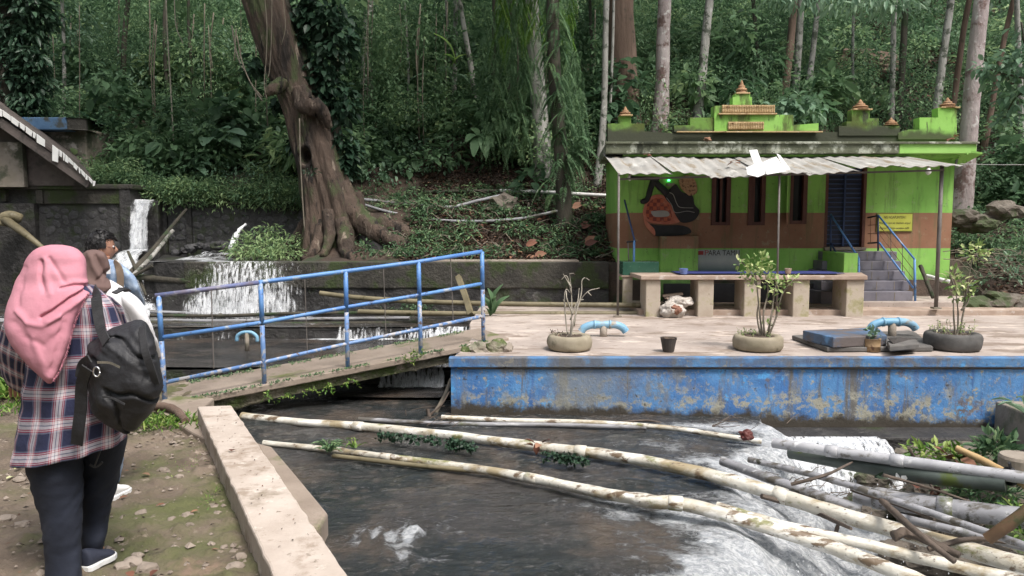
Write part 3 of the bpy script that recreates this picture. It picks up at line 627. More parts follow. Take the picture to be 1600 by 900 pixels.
# splash over rocks at the near left
q = lambda px, py, rx, ry: np.exp(-(((X-G(px, py, -.22).x)/rx)**2 + ((Y-G(px, py, -.22).y)/ry)**2))
rid = q(590, 845, .22, .14) + .9*q(645, 835, .16, .12) + .8*q(625, 880, .2, .12)
Z += rid*(.09*np.abs(vn(X*9+Y*3, Y*5, 4, 25)-.5)*2 - .02)
foam = np.clip(sstep(-.25, .30, S)*(1.05 - .45*sstep(1.8, 3.2, S)), 0, 1)*1.05
foam = foam*(.55+.9*vn(X*1.2+Y*3, Y*2-X*3.2, 4, 26))
def streak(px, py, rx, ry, a): return a*q(px, py, rx, ry)
ridge = np.clip(vn(X*6, Y*6, 4, 27)*1.6-.5, 0, 1)
foam += rid*np.clip(vn(X*13, Y*6, 4, 29)*2.8-1.0, 0, 1)*1.2 + streak(1040, 805, .30, .16, .8)*ridge*1.3 + streak(1090, 840, .25, .2, .7)*ridge + streak(870, 672, 1.0, .10, .42)*np.clip(vn(X*3, Y*9, 4, 35)*2.4-.7, 0, 1) + streak(520, 672, .5, .06, .45)*ridge + streak(1020, 700, .6, .12, .5)*ridge + streak(1120, 720, .25, .2, .7)*ridge*1.4 + streak(1010, 725, .5, .10, .55)*np.clip(vn(X*3, Y*9, 4, 36)*2.6-.7, 0, 1) + streak(960, 790, .5, .10, .45)*np.clip(vn(X*4, Y*9, 4, 37)*2.6-.9, 0, 1) + streak(1110, 870, .35, .25, .8)*ridge + streak(800, 820, .9, .3, .30)*np.clip(vn(X*4, Y*8, 5, 38)*3-1.4, 0, 1) + streak(640, 690, .9, .10, .4)*np.clip(vn(X*4, Y*9, 4, 39)*2.8-1.0, 0, 1)
foam += streak(1130, 665, .5, .12, .8) + streak(1000, 668, .8, .06, .4)*ridge*1.6
foam += sstep(7.72, 7.95, Y)*sstep(Xat(560, 7.9), Xat(600, 7.9), X)*.9*(1-sstep(Xat(700, 7.9), Xat(720, 7.9), X))
foam += .30*np.clip(vn(X*1.3+Y*.8, Y*4.5-X*1.2, 5, 28)*3.2-1.5, 0, 1) + .09 + .26*sstep(-1.3, -.1, S)
o = mobj('stream_water', grid_mesh('stream_water', X, Y, Z, M['stream'], {'foam': np.clip(foam, 0, 1.1)})); tag(o, kind='structure')
def pond(name, x0, x1, y0, y1, z, foamf=None, st=.05):
    X, Y = np.meshgrid(np.arange(x0, x1, st), np.arange(y0, y1+st, st)); Z = z + (vn(X*2, Y*5, 4, int(z*100)+40)-.5)*.02
    f = np.zeros_like(X) if foamf is None else foamf(X, Y)
    tag(mobj(name, grid_mesh(name, X, Y, Z, M['pond'], {'foam': f})), kind='structure')
YC1, YC2 = 8.0, 10.0
rg = lambda X, Y, s: np.clip(vn(X*4, Y*7, 4, s)*2-.7, 0, 1)
pond('pond_water', -9, .9, YC1, YC2, .03, lambda X, Y: .9*sstep(9.86, 9.98, Y)*rg(X, Y, 50)*sstep(-3.2, -2.6, X) + .5*sstep(8.12, 8.0, Y)*rg(X, Y, 55) + .30*np.clip(vn(X*1.2, Y*8, 4, 56)*2.6-1.15, 0, 1) + .9*sstep(9.75, 9.97, Y)*rg(X, Y, 57))  # foam at the sills; the fine lines also paint light reflected by ripples
pond('upper_pond_water', -9, .4, YC2, 13.1, .19, lambda X, Y: 1.1*sstep(10.9, 11.35, Y)*sstep(-5.7, -5.3, X)*sstep(-2.9, -3.1, X) + .9*np.exp(-((X+6.6)/.8)**2-((Y-11.4)/1.0)**2) + .3*rg(X, Y, 51) + .35*np.clip(vn(X*1.2, Y*9, 4, 53)*2.6-1.1, 0, 1))  # foam below the falls, plus fine lines painted as reflected ripple light
pond('basin_water', Xat(262, 12), Xat(480, 12)-.2, DW+.02, 13.5, zt+.012, lambda X, Y: .8*np.exp(-((X-Xat(345, 12.3))/.8)**2)*rg(X, Y, 52)*1.6 + .5*sstep(11.5, 11.35, Y))
pond('channel_water', -1.9, -.5, 7.4, YC1+.02, -.16, lambda X, Y: .9*sstep(7.7, 7.95, Y)*sstep(-1.5, -1.2, X))
# sills of the cascades
for nm, x0, x1, y, z in (('cascade_sill', -9, .35, YC2, .17), ('cascade_sill', -9, -.4, YC1, .0)):
    X, Z = np.meshgrid(np.arange(x0, x1, .05), np.linspace(-1.1, z, 24)); Yv = y + .03*(vn(X*3, Z*3, 4, 60)-.5)
    X2, Y2 = np.meshgrid(np.arange(x0, x1, .05), np.linspace(y, y+.3, 3))
    tag(mobj(nm, grid_mesh(nm, X, Yv, Z, M['wet_dark'])), kind='structure')
    tag(mobj('sill_top', grid_mesh('sill_top', X2, Y2, 0*X2+z-.02, M['wet_dark'])), kind='structure')

def sheet(name, x0, x1, y0, zt_, zb, throw, mat_, label, cat='waterfall', layers=3, dens=(.5, .8), st=.03, x0b=None, x1b=None, amp=.05):
    root = thing(name, label, cat, ((x0+x1)/2, y0, zb)); x0b = x0 if x0b is None else x0b; x1b = x1 if x1b is None else x1b
    for k in range(layers):
        nz = max(8, int((zt_-zb)/st)); nx = max(8, int((x1-x0)/st)); U, T = np.meshgrid(np.linspace(0, 1, nx), np.linspace(0, 1, nz))
        X = (x0+(x1-x0)*U)*(1-T) + (x0b+(x1b-x0b)*U)*T; Z = zt_ + (zb-zt_)*T
        Y = y0 - throw*np.sqrt(T) - k*.035 + amp*(vn(X*5+k*9, Z*1.5, 4, 70+k)-.5)*(.3+T)
        X = X + amp*.6*(vn(X*4, Z*4+k*5, 3, 75+k)-.5)
        if x1-x0 < .7: X = (X-(x0+x1)/2)*(1+.5*(vn(Z*1.7+k*3, 0*Z+k, 3, 76)-.5)) + (x0+x1)/2 + .22*(vn(Z*1.3+k*2, 0*Z+3*k, 3, 77)-.5)
        prof = 0 if name != 'weir_fall' else .10 - .30*sstep(.72, 1, U) - .25*sstep(.16, 0, U + .12*(T-1)) 
        ej = (vn(U*3+k*3, Z*2.2+k, 4, 79)-.5)*.5; e = np.minimum(sstep(-.02, .28, U+ej*.5), sstep(1.02, .72, U+ej*.5)) if x1-x0 < .7 else np.minimum(sstep(0, .06, U), sstep(1, .94, U)); f = (dens[0]+(dens[1]-dens[0])*T) - (1-e)*.9 - .03*k + (vn(X*1.3, Z*.3+k, 3, 81)-.5)*.45 + prof
        mobj('water_sheet', grid_mesh('water_sheet', X, Y, Z, mat_, {'foam': f}), root)
    return root
def drops(parent, c, r, n, s=(.004, .012)):
    m = MB()
    for i in range(n):
        p = Vector(c) + Vector([random.gauss(0, 1)*r[j] for j in range(3)]); q_ = random.uniform(*s)
        m.add([p+Vector(v)*q_ for v in ((1,0,0),(-1,0,0),(0,1,0),(0,-1,0),(0,0,1.6),(0,0,-1.6))], [(0,2,4),(2,1,4),(1,3,4),(3,0,4),(2,0,5),(1,2,5),(3,1,5),(0,3,5)])
    o = m.build('water_drops', M['spray'], parent); o['kind'] = 'stuff'; return o
# narrow tall fall: upper part and the broad lower splash
zm = Zat(392, 13.0)
f = sheet('tall_waterfall', Xat(213, 13.3), Xat(246, 13.3), 13.28, Zat(312, 13.3), zm, .35, M['falls'], 'narrow tall white waterfall dropping through the gap between the stone walls', dens=(.72, .66), layers=6, amp=.16, x0b=Xat(204, 13), x1b=Xat(238, 13))
m = MB(); m.slab([(Xat(200, 12.75), 12.75), (Xat(241, 12.75), 12.75), (Xat(250, 13.3), 13.4), (Xat(200, 13.3), 13.4)], -.4, zm-.18); tag(m.build('fall_ledge', M['wet_dark'], bevel=.1), kind='structure')
g = sheet('lower_waterfall', Xat(203, 12.9), Xat(244, 12.9), 12.72, zm+.04, .2, 1.42, M['falls'], 'broad churning lower splash of the narrow waterfall behind the crossed bamboo', dens=(.64, .60), layers=6, amp=.24, x0b=Xat(180, 11.4), x1b=Xat(256, 11.4))
drops(g, (Xat(214, 11.6), 11.35, .3), (.22, .08, .10), 260, (.003, .008))
# wide weir fall
w = sheet('weir_fall', Xat(287, DW), Xat(505, DW), DW-.03, zt+.02, .2, .28, M['falls_thin'], 'wide white curtain of water running over the weir wall', dens=(.28, .48), layers=6, amp=.12, x1b=Xat(500, DW))
# little spout above the basin and its rush
s_ = thing('water_spout', 'small white jet of water shooting from the bushes into the weir basin', 'water spout', tuple(P(370, 385, 12.6)))
m = MB(); m.tube(curve([P(384, 350, 12.9), P(374, 360, 12.8), P(366, 374, 12.7), P(361, 388, 12.6)], 5), [.022]*3+[.032]*4+[.05]*9, 10, wob=.5); m.build('jet', M['spray'], s_, smooth=True)
X, Y = np.meshgrid(np.linspace(Xat(292, 12), Xat(366, 12.6), 50), np.linspace(11.5, 12.8, 36)); 
mobj('rush', grid_mesh('rush', X, Y, zt+.03+.12*vn(X*5, Y*5, 4, 77)*sstep(11.5, 12.6, Y), M['falls'], {'foam': .30+.5*vn(X*3, Y*3, 3, 78)}), s_)
# cascades over the sills
sheet('cascade', Xat(515, YC2), Xat(752, YC2), YC2-.02, .20, .04, .09, M['falls_thin'], 'long low cascade behind the right half of the blue railing', 'cascade', 4, (.36, .5), .02)
sheet('cascade', Xat(255, YC2), Xat(420, YC2), YC2-.02, .20, .04, .08, M['falls_thin'], 'thin low cascade behind the left half of the blue railing', 'cascade', 4, (.16, .34), .02)
sheet('cascade', Xat(585, YC1), Xat(700, YC1), YC1-.02, .05, -.15, .12, M['falls_thin'], 'short white cascade seen under the bridge beside the blue wall', 'cascade', 4, (.40, .6), .02)
sheet('cascade', Xat(250, YC1), Xat(430, YC1), YC1-.02, .05, -.15, .1, M['falls_thin'], 'faint low cascade at the foot of the bridge', 'cascade', 4, (.2, .4), .02)
sw = sheet('sill_fall', Xat(1190, 6.5), Xat(1400, 6.45), 6.47, za, -.62, .42, M['falls_thin'], 'white water slipping over the stone sill under the blue wall', dens=(.62, .58), layers=5, amp=.10, x0b=Xat(1200, 6), x1b=Xat(1450, 6))
# spray thrown up in the rapids
for px, py, r_, n_ in ((1180, 770, (.35, .3, .03), 500), (1260, 850, (.4, .3, .03), 500), ):
    tag(drops(None, G(px, py, -.42 if px > 1100 else -.17), r_, n_, (.002, .006)), kind='stuff')
# ------------------------------------------------------------------ foot bridge
B0 = G(258, 628, 0.0); B1 = G(757, 532, ZP)
bd = Vector((B1.x-B0.x, B1.y-B0.y, 0)); BL = bd.length; bd.normalize(); bn = Vector((-bd.y, bd.x, 0))
def bp(t, s=0, z=0):                          # t along 0..1, s across (away from camera), z above the deck
    p = B0.lerp(B1, t); return Vector((p.x, p.y, p.z+z)) + bn*s
br = thing('foot_bridge', 'mossy sloping concrete footbridge climbing from the path to the terrace', 'bridge', tuple(B0))
m = MB(); n = 60; A = []; 
for i in range(n+1):
    t = -.08 + 1.16*i/n; a = bp(t, -.10 + .02*noise.noise(Vector((t*20, 0, 0)))); b = bp(t, .74 + .02*noise.noise(Vector((t*20, 5, 0)))); A.append((a, b))
vs = []; 
for a, b in A: vs += [a, b, a-Vector((0, 0, .06)), b-Vector((0, 0, .06))]
fs = []
for i in range(n):
    q0, q1 = i*4, (i+1)*4; fs += [(q0, q1, q1+1, q0+1), (q0, q0+2, q1+2, q1), (q0+1, q1+1, q1+3, q0+3), (q0+2, q0+3, q1+3, q1+2)]
fs += [(0, 1, 3, 2), (n*4, n*4+2, n*4+3, n*4+1)]
m.add(vs, fs); m.build('deck', M['bridge_deck'], br, bevel=.01)
m = MB(); 
T = np.linspace(-.06, 1.02, 90); Zs = np.linspace(0, 1, 12)
vs = []
for zi in Zs:
    for t in T:
        th = .08 + .05*abs(t-.5) + .22*max(0, .38-t); dd = .05*noise.noise(Vector((t*30, zi*3, 1))) 
        p = bp(t, -.065 + dd*.7 + .05*zi, -.055 - th*zi - (.05*noise.noise(Vector((t*14, 3, 1))) if zi > .9 else 0)); vs.append(p)
k = len(T); m.add(vs, [(j*k+i, j*k+i+1, (j+1)*k+i+1, (j+1)*k+i) for j in range(11) for i in range(k-1)])
m.build('rubble_side', M['bridge_side'], br, smooth=True)
m = MB(); vs = [bp(-.06, -.05, -.055), bp(1.02, -.05, -.055), bp(1.02, .7, -.055), bp(-.06, .7, -.055), bp(-.06, -.03, -.16), bp(1.02, -.03, -.16), bp(1.02, .68, -.16), bp(-.06, .68, -.16)]
m.add(vs, [(0,1,2,3),(4,7,6,5),(0,4,5,1),(2,6,7,3),(0,3,7,4),(1,5,6,2)]); m.build('core', M['bridge_side'], br)
# moss line on the deck's near edge
S_ = []
for i in range(2600):
    t = random.random(); p = bp(t, random.choice([random.gauss(-.08, .02), random.gauss(.66, .04)]), .004)
    if noise.noise(Vector((t*12, 0, 7))) > -.15: S_.append(p)
S_ = np.array(S_); moss = leaf_obj('moss', [leafset(S_, RNG.normal(0, 1, (len(S_), 3))+[0, 0, .5], .022, .014)], M['leaf'], br); moss['kind'] = 'stuff'
# broken rock end on the platform corner and rough lumps
def rocklump(c, r, seed, sub=3, amp=.45):
    bm = bmesh.new(); bmesh.ops.create_icosphere(bm, subdivisions=sub, radius=1)
    for v in bm.verts:
        p = v.co.copy(); k = 1 + amp*noise.noise(p*1.6+Vector((seed, 0, 0))) + amp*.4*noise.noise(p*5+Vector((seed, 3, 0)))
        v.co = Vector((p.x*r[0], p.y*r[1], p.z*r[2]))*k
    me = bpy.data.meshes.new('rock'); bm.to_mesh(me); bm.free(); return me
def rock(name, c, r, seed, mt, label=None, cat=None, parent=None, group=None, kind=None, sub=3):
    me = rocklump(c, r, seed, sub); me.materials.append(mt); me.polygons.foreach_set('use_smooth', [False]*len(me.polygons))
    o = bpy.data.objects.new(name, me); link(o, parent); o.location = Vector(c) - (wloc(parent) if parent else Vector()); return tag(o, label, cat, group, kind)
for i, (px, py, r_) in enumerate([(752, 548, .13), (775, 546, .14), (792, 551, .08), (735, 552, .10)]):
    rock('end_stone', P(px, py, 7.25), (r_, .12, .09), 3.3*i, M['bridge_side'] if i % 2 else M['concrete'], parent=br, sub=3)

# railing
rl = thing('bridge_railing', 'chipped blue tube railing along the near side of the footbridge', 'railing', tuple(B0))
posts = [(248, 462, 258, 628), (407, 441, 413, 606), (540, 424, 543, 574), (654, 409, 657, 544), (753, 393, 755, 531)]
def tpx(px): return (Xat(px, 1)*1.0,)
def t_at(px):                                   # parameter along the bridge whose foot shows at px
    lo, hi = -.2, 1.2
    for _ in range(40):
        mid = (lo+hi)/2; p = bp(mid, -.02); 
        if 800+FPX*p.x/(p.y*_cp - (p.z-CAMZ)*_sp) < px: lo = mid
        else: hi = mid
    return lo
ts = [t_at(p[2]) for p in posts]
HR = []
for (a, b, c, d), t in zip(posts, ts):
    foot = bp(t, -.03); top = P(a, b, foot.y); HR.append((foot, top))
tops = [h[1] for h in HR]; HH = sum((h[1].z-h[0].z) for h in HR)/5
for (f_, tp_), (a, b, c, d) in zip(HR, posts):
    m = MB(); mid = f_.lerp(tp_, .58); m.tube([f_-Vector((0, 0, .05)), f_.lerp(tp_, .3), mid], .022, 12); m.build('post', M['blue_chip'], rl, smooth=True)
    m = MB(); m.tube([mid, tp_], .0225, 12); m.build('post', M['blue_paint'], rl, smooth=True)
m = MB(); m.tube([tops[0]-bd*.03, tops[0].lerp(tops[1], .98)], .021, 12); m.build('top_rail', M['blue_rust'], rl, smooth=True)
m = MB(); m.tube([tops[0].lerp(tops[1], .98)]+tops[1:], .021, 12); m.build('top_rail', M['blue_paint'], rl, smooth=True)
mids = [h[0].lerp(h[1], k) for h, k in zip(HR, (.46, .52, .56, .56, .60))]
mids = [P(x, y, h[0].y) for (x, y), h in zip([(254, 527), (410, 504), (541, 480), (656, 461), (754, 443)], HR)]
lows = [P(x, y, h[0].y) for (x, y), h in zip([(256, 598), (412, 566), (543, 537), (656, 514), (755, 494)], HR)]
m = MB(); m.tube(mids, .019, 12); m.build('middle_rail', M['blue_paint'], rl, smooth=True)
m = MB(); m.tube(lows, .019, 12); m.build('bottom_rail', M['blue_chip'], rl, smooth=True)
for px, y0, y1 in ((330, 452, 576), (476, 432, 548), (599, 418, 522), (704, 402, 502)):
    t = t_at(px+3); f_ = bp(t, -.03); m = MB(); m.tube([P(px, y0, f_.y), P(px+4, y1, f_.y)], .005, 6); m.build('thin_bar', M['grey_steel'], rl)

# plants hanging from the bridge side
random.seed(3)
def sprig(c, n, r, L, W, mt, name='weed', parent=None, droop=.3, stems=5):
    c = Vector(c); root = parent; S = []
    for s in range(stems):
        a = random.uniform(0, 6.28); tip = c + Vector((math.cos(a)*r*random.uniform(.5, 1), math.sin(a)*r*.7, r*random.uniform(.2, 1.3) - droop*r*2))
        k = n//stems; pos = np.array([tuple(c.lerp(tip, (j+1)/k)) for j in range(k)]); ax = RNG.normal(0, .8, (k, 3)) + np.array(tip-c)/r*.8
        S.append(leafset(pos, ax, L*RNG.uniform(.7, 1.2, k), W))
    return leaf_obj(name, S, mt, root)
for i, (px, py, dr) in enumerate([(447, 615, .5), (487, 607, .8), (515, 600, .6), (548, 590, .9), (420, 616, .4), (635, 565, .2), (655, 556, .3), (772, 549, .2)]):
    o = sprig(P(px, py, bp(t_at(px), -.12).y-.03), 40, .10, .035, .016, M['leaf_bright'], 'weed', droop=dr)
    tag(o, ['tuft of light green weeds hanging off the left end of the bridge side', 'drooping weed sprig left of the bridge middle post', 'small weed just right of the second hanging sprig under the bridge', 'longest drooping weed under the middle railing post', 'smallest weed nearest the second railing post', 'weed growing on the bridge edge under the fourth rail bay', 'weed at the foot of the fourth railing post', 'weed sprouting among the broken stones at the terrace corner'][i], 'weed', 'weeds on the bridge side')

# ------------------------------------------------------------------ the green house
F = 11.4; hx0, hx1 = Xat(965, F), Xat(1487, F); hz0, hz1 = .3, Zat(236, F)
house = thing('green_house', 'small flat-roofed lime green house with a brown band and stepped parapet', 'house', ((hx0+hx1)/2, F, .35))
def fx(px): return Xat(px, F)
def fz(py): return Zat(py, F)
wins = [(1112, 1139, 262, 352), (1169, 1193, 262, 352), (1232, 1258, 262, 350)]; door = (1288, 1352, 262, 386)
cutx = sorted([hx0, hx1] + [fx(v) for w in wins for v in w[:2]] + [fx(door[0]), fx(door[1])])
cutz = sorted([hz0, hz1] + [fz(352), fz(350), fz(262), fz(386)])
m = MB()
def hole(cx, cz):
    for a, b, c, d in wins + [door]:
        if fx(a) < cx < fx(b) and fz(d) < cz < fz(c): return True
    return False
for i in range(len(cutx)-1):
    for j in range(len(cutz)-1):
        a, b, c, d = cutx[i], cutx[i+1], cutz[j], cutz[j+1]
        if not hole((a+b)/2, (c+d)/2): m.add([(a, F, c), (b, F, c), (b, F, d), (a, F, d)], [(0, 1, 2, 3)])
for a, b, c, d in wins + [door]:
    A_, B_, C_, D_ = fx(a), fx(b), fz(d), fz(c)
    m.add([(A_, F, C_), (A_, F+.15, C_), (A_, F+.15, D_), (A_, F, D_)], [(0, 1, 2, 3)]).add([(B_, F, C_), (B_, F+.15, C_), (B_, F+.15, D_), (B_, F, D_)], [(0, 1, 2, 3)])
    m.add([(A_, F, C_), (B_, F, C_), (B_, F+.15, C_), (A_, F+.15, C_)], [(0, 1, 2, 3)]).add([(A_, F, D_), (B_, F, D_), (B_, F+.15, D_), (A_, F+.15, D_)], [(0, 1, 2, 3)])
m.add([(hx0, F, hz0), (hx0, F+1.45, hz0), (hx0, F+1.45, hz1), (hx0, F, hz1)], [(0, 1, 2, 3)]).add([(hx0, F+1.45, hz0), (hx0+.7, F+1.45, hz0), (hx0+.7, F+1.45, hz1), (hx0, F+1.45, hz1)], [(0, 1, 2, 3)]).add([(hx0+.7, F+1.45, hz0), (hx0+.7, F+3.2, hz0), (hx0+.7, F+3.2, hz1), (hx0+.7, F+1.45, hz1)], [(0, 1, 2, 3)]).add([(hx1, F, hz0), (hx1, F+3.2, hz0), (hx1, F+3.2, hz1), (hx1, F, hz1)], [(0, 1, 2, 3)])
m.add([(hx0+.7, F+3.2, hz0), (hx1, F+3.2, hz0), (hx1, F+3.2, hz1), (hx0+.7, F+3.2, hz1)], [(0, 1, 2, 3)])
m.build('wall', M['facade'], house, fix=False)
m = MB(); m.box(hx0+.05, hx1-.05, F+.6, F+.62, hz0, hz1); m.build('dark_backing', M['dark_in'], house)  # near-black sheet stands in for the unlit inside of the house
# thin corner pilaster, left, and the projecting box under the relief
m = MB(); m.box(fx(1030), fx(1088), F-.16, F+.01, hz0, fz(369)); m.build('projecting_box', M['facade'], house, bevel=.006)
m = MB(); m.box(fx(1280), fx(1300), F-.9, F, hz0, fz(392)); m.build('stair_cheek', M['facade'], house, bevel=.006)
for i, (a, b, c, d) in enumerate(wins):
    A_, B_, C_, D_ = fx(a), fx(b), fz(d), fz(c); w = .05
    fr = MB(); fr.box(A_-.012, A_+w, F-.025, F+.06, C_, D_).box(B_-w, B_+.012, F-.025, F+.06, C_, D_).box(A_+w, B_-w, F-.02, F+.055, C_, C_+w).box(A_+w, B_-w, F-.02, F+.055, D_-w, D_)
    fo = fr.build('window', M['frame'], house)
    m = MB(); m.box(A_+w, B_-w, F+.07, F+.08, C_+w, D_-w); m.build('pane', M['glass_dark'], fo)
    if i == 0: m = MB(); m.box((A_+B_)/2-.015, (A_+B_)/2+.02, F+.0, F+.05, C_+w, D_-w); m.build('mullion', M['frame'], fo)
    if i == 1: m = MB(); m.box(A_+w, A_+.09, F+.0, F+.05, C_+w, D_-w); m.build('casement', M['frame'], fo)
    if i == 2: m = MB(); m.add([(A_, F-.03, C_), (A_-.11, F-.25, C_), (A_-.11, F-.25, D_), (A_, F-.03, D_), (A_-.02, F-.03, C_), (A_-.13, F-.25, C_), (A_-.13, F-.25, D_), (A_-.02, F-.03, D_)], [(0,1,2,3),(4,7,6,5),(1,5,6,2),(0,4,5,1),(3,2,6,7)]); m.build('open_casement', M['facade'], fo)
# door: steel leaf with bars
A_, B_, C_, D_ = fx(door[0]), fx(door[1]), fz(door[3]), fz(door[2])
m = MB(); m.box(A_+.04, B_-.04, F+.08, F+.10, C_, D_); dr = m.build('door', M['door'], house)
me = None; nb = 17
for k in range(nb):
    z = C_ + .05 + (D_-C_-.08)*k/(nb-1)
    if me is None:
        m = MB(); m.box(A_+.06, B_-.06, F+.05, F+.075, C_+.05-.008, C_+.05+.008); b0 = m.build('bar', M['navy'], dr); me = b0.data; zl0 = b0.location.copy()
    else:
        o = bpy.data.objects.new('bar', me); link(o, dr); o.location = zl0 + Vector((0, 0, z-C_-.05))
m = MB(); m.box((A_+B_)/2-.012, (A_+B_)/2+.012, F+.03, F+.05, C_+.01, D_-.01); m.build('center_bar', M['navy'], dr)
m = MB(); m.box(A_+.0, A_+.045, F+.0, F+.09, C_, D_).box(B_-.045, B_, F+.0, F+.09, C_, D_); m.build('door_frame', M['frame'], house)
m = MB(); m.box(A_, B_, F-.06, F+.14, C_-.05, C_-.003); m.build('threshold', M['concrete'], house)
# roof ledge
m = MB(); LY = F-.45; m.slab([(Xat(945, LY), LY), (Xat(1400, LY), LY), (Xat(1400, LY), F+3.3), (hx0+.6, F+3.3), (hx0+.6, F+1.5), (hx0-.12, F+1.5)], Zat(240, LY), Zat(223, LY)); m.build('roof_ledge', M['ledge'], house, bevel=.012)
m = MB(); m.box(Xat(1400, LY)+.002, Xat(1520, LY), LY, F+3.3, Zat(240, LY)-.002, Zat(223, LY)); m.build('roof_ledge', M['ledge_green'], house, bevel=.012)
m = MB(); m.box(Xat(944, LY), Xat(1522, LY), LY-.03, LY+.02, Zat(225, LY), Zat(221.5, LY)); m.build('drip_lip', M['ledge'], house, bevel=.006)
m = MB(); m.box(hx0+.02, Xat(1500, F), LY+.1, F+.002, Zat(248, F), Zat(240, LY)-.004); m.build('ledge_soffit', M['facade'], house)
# small green brace and flap at the right end
m = MB(); m.add([P(1500, 236, 11.0), P(1535, 241, 10.9), P(1495, 262, 11.2), P(1500, 233, 11.0), P(1535, 238, 10.9), P(1495, 259, 11.2)], [(0,1,2),(3,5,4),(0,3,4,1),(1,4,5,2),(2,5,3,0)]); m.build('side_flap', M['ledge_green'], house)
m = MB(); m.beam(P(1500, 238, 10.95), P(1487, 250, F-.02), .03, .02); m.beam(P(1512, 240, 10.95), P(1489, 250, F-.03), .02, .02); m.build('brace', M['ledge_green'], house)
# parapet
PY = F-.12
def pp(px, py): p = P(px, py, PY); return (p.x, p.z)
def parap(name, poly, mt, y0=PY, th=.14): m = MB(); m.prism([pp(*q) for q in poly], y0, y0+th); return m.build(name, mt, house)
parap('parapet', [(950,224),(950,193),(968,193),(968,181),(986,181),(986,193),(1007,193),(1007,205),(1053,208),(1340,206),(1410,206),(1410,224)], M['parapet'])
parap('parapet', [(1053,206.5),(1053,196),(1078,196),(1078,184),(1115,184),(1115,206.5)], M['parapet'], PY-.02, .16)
parap('parapet', [(1115,206),(1115,166),(1206,166),(1206,180),(1238,180),(1238,196),(1277,193),(1277,205)], M['parapet_bright'], PY-.045, .2)
parap('parapet_tower', [(1144,166),(1144,152),(1148,152),(1148,147),(1171,147),(1171,152),(1174,152),(1174,166)], M['parapet_bright'], PY-.03, .16)
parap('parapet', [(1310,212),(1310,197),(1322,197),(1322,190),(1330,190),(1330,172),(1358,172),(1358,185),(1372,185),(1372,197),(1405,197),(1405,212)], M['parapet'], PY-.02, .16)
parap('parapet', [(1402,218),(1402,208),(1418,203),(1435,203),(1435,184),(1464,184),(1464,169),(1493,169),(1493,218)], M['parapet_bright'], PY-.03, .17)
parap('parapet', [(1405,224),(1405,214),(1494,214),(1494,224)], M['parapet_bright'], PY-.01, .14)
for (a, b, y, h_) in ((1116, 1206, 179, 2.2), (1053, 1277, 207, 2.0)):
    m = MB(); m.box(Xat(a, PY), Xat(b, PY), PY-.09, PY-.04, Zat(y+h_/2, PY), Zat(y-h_/2, PY)); m.build('gold_trim', M['gold'], house, bevel=.004)
def relief(a, b, y0, y1):
    m = MB(); m.box(Xat(a, PY), Xat(b, PY), PY-.065, PY-.044, Zat(y1, PY), Zat(y0, PY)); pn = m.build('gold_panel', M['gold'], house)
    m = MB(); n = int((b-a)/2.6)
    for k in range(n):
        x = Xat(a+1.5+(b-a-3)*k/(n-1), PY); m.lathe([(.004, 0), (.011, .012), (.006, (Zat(y0, PY)-Zat(y1, PY))*.5), (.011, (Zat(y0, PY)-Zat(y1, PY))*.8), (.003, (Zat(y0, PY)-Zat(y1, PY))*.97)], (x, PY-.068, Zat(y1, PY)), 6)
    o = m.build('carved_ribs', M['gold'], pn); o['kind'] = 'stuff'
relief(1122, 1203, 165, 177); relief(1132, 1187, 191, 203)
def finial(px, yb, h, w, y=PY+.05):
    s = w/2*y/FPX; u = h*y/FPX; p = P(px, yb, y)
    prof = [(1.0, 0), (1.05, .05), (1.0, .10), (.75, .12), (.78, .20), (.9, .26), (.82, .36), (.5, .44), (.56, .50), (.5, .58), (.28, .66), (.3, .72), (.2, .82), (.06, 1.0)]
    m = MB(); m.lathe([(r*s, z*u) for r, z in prof], (p.x, p.y, p.z), 16); return m.build('finial', M['finial'], house, smooth=True)
for a in ((977, 181, 14, 19), (1158.5, 147, 21, 19), (1344, 172, 16, 26), (1392, 196, 12, 21), (1480, 169, 16, 25)): finial(*a)
for (px, py, w) in ((977, 181, 20), (1158.5, 147, 21), (1344, 172, 29), (1480, 169, 29)):
    p = P(px, py, PY+.05); ww = w/2*p.y/FPX; m = MB(); m.box(p.x-ww, p.x+ww, p.y-.1, p.y+.1, p.z-.012, p.z+.008); m.build('finial_base', M['gold'], house, bevel=.004)

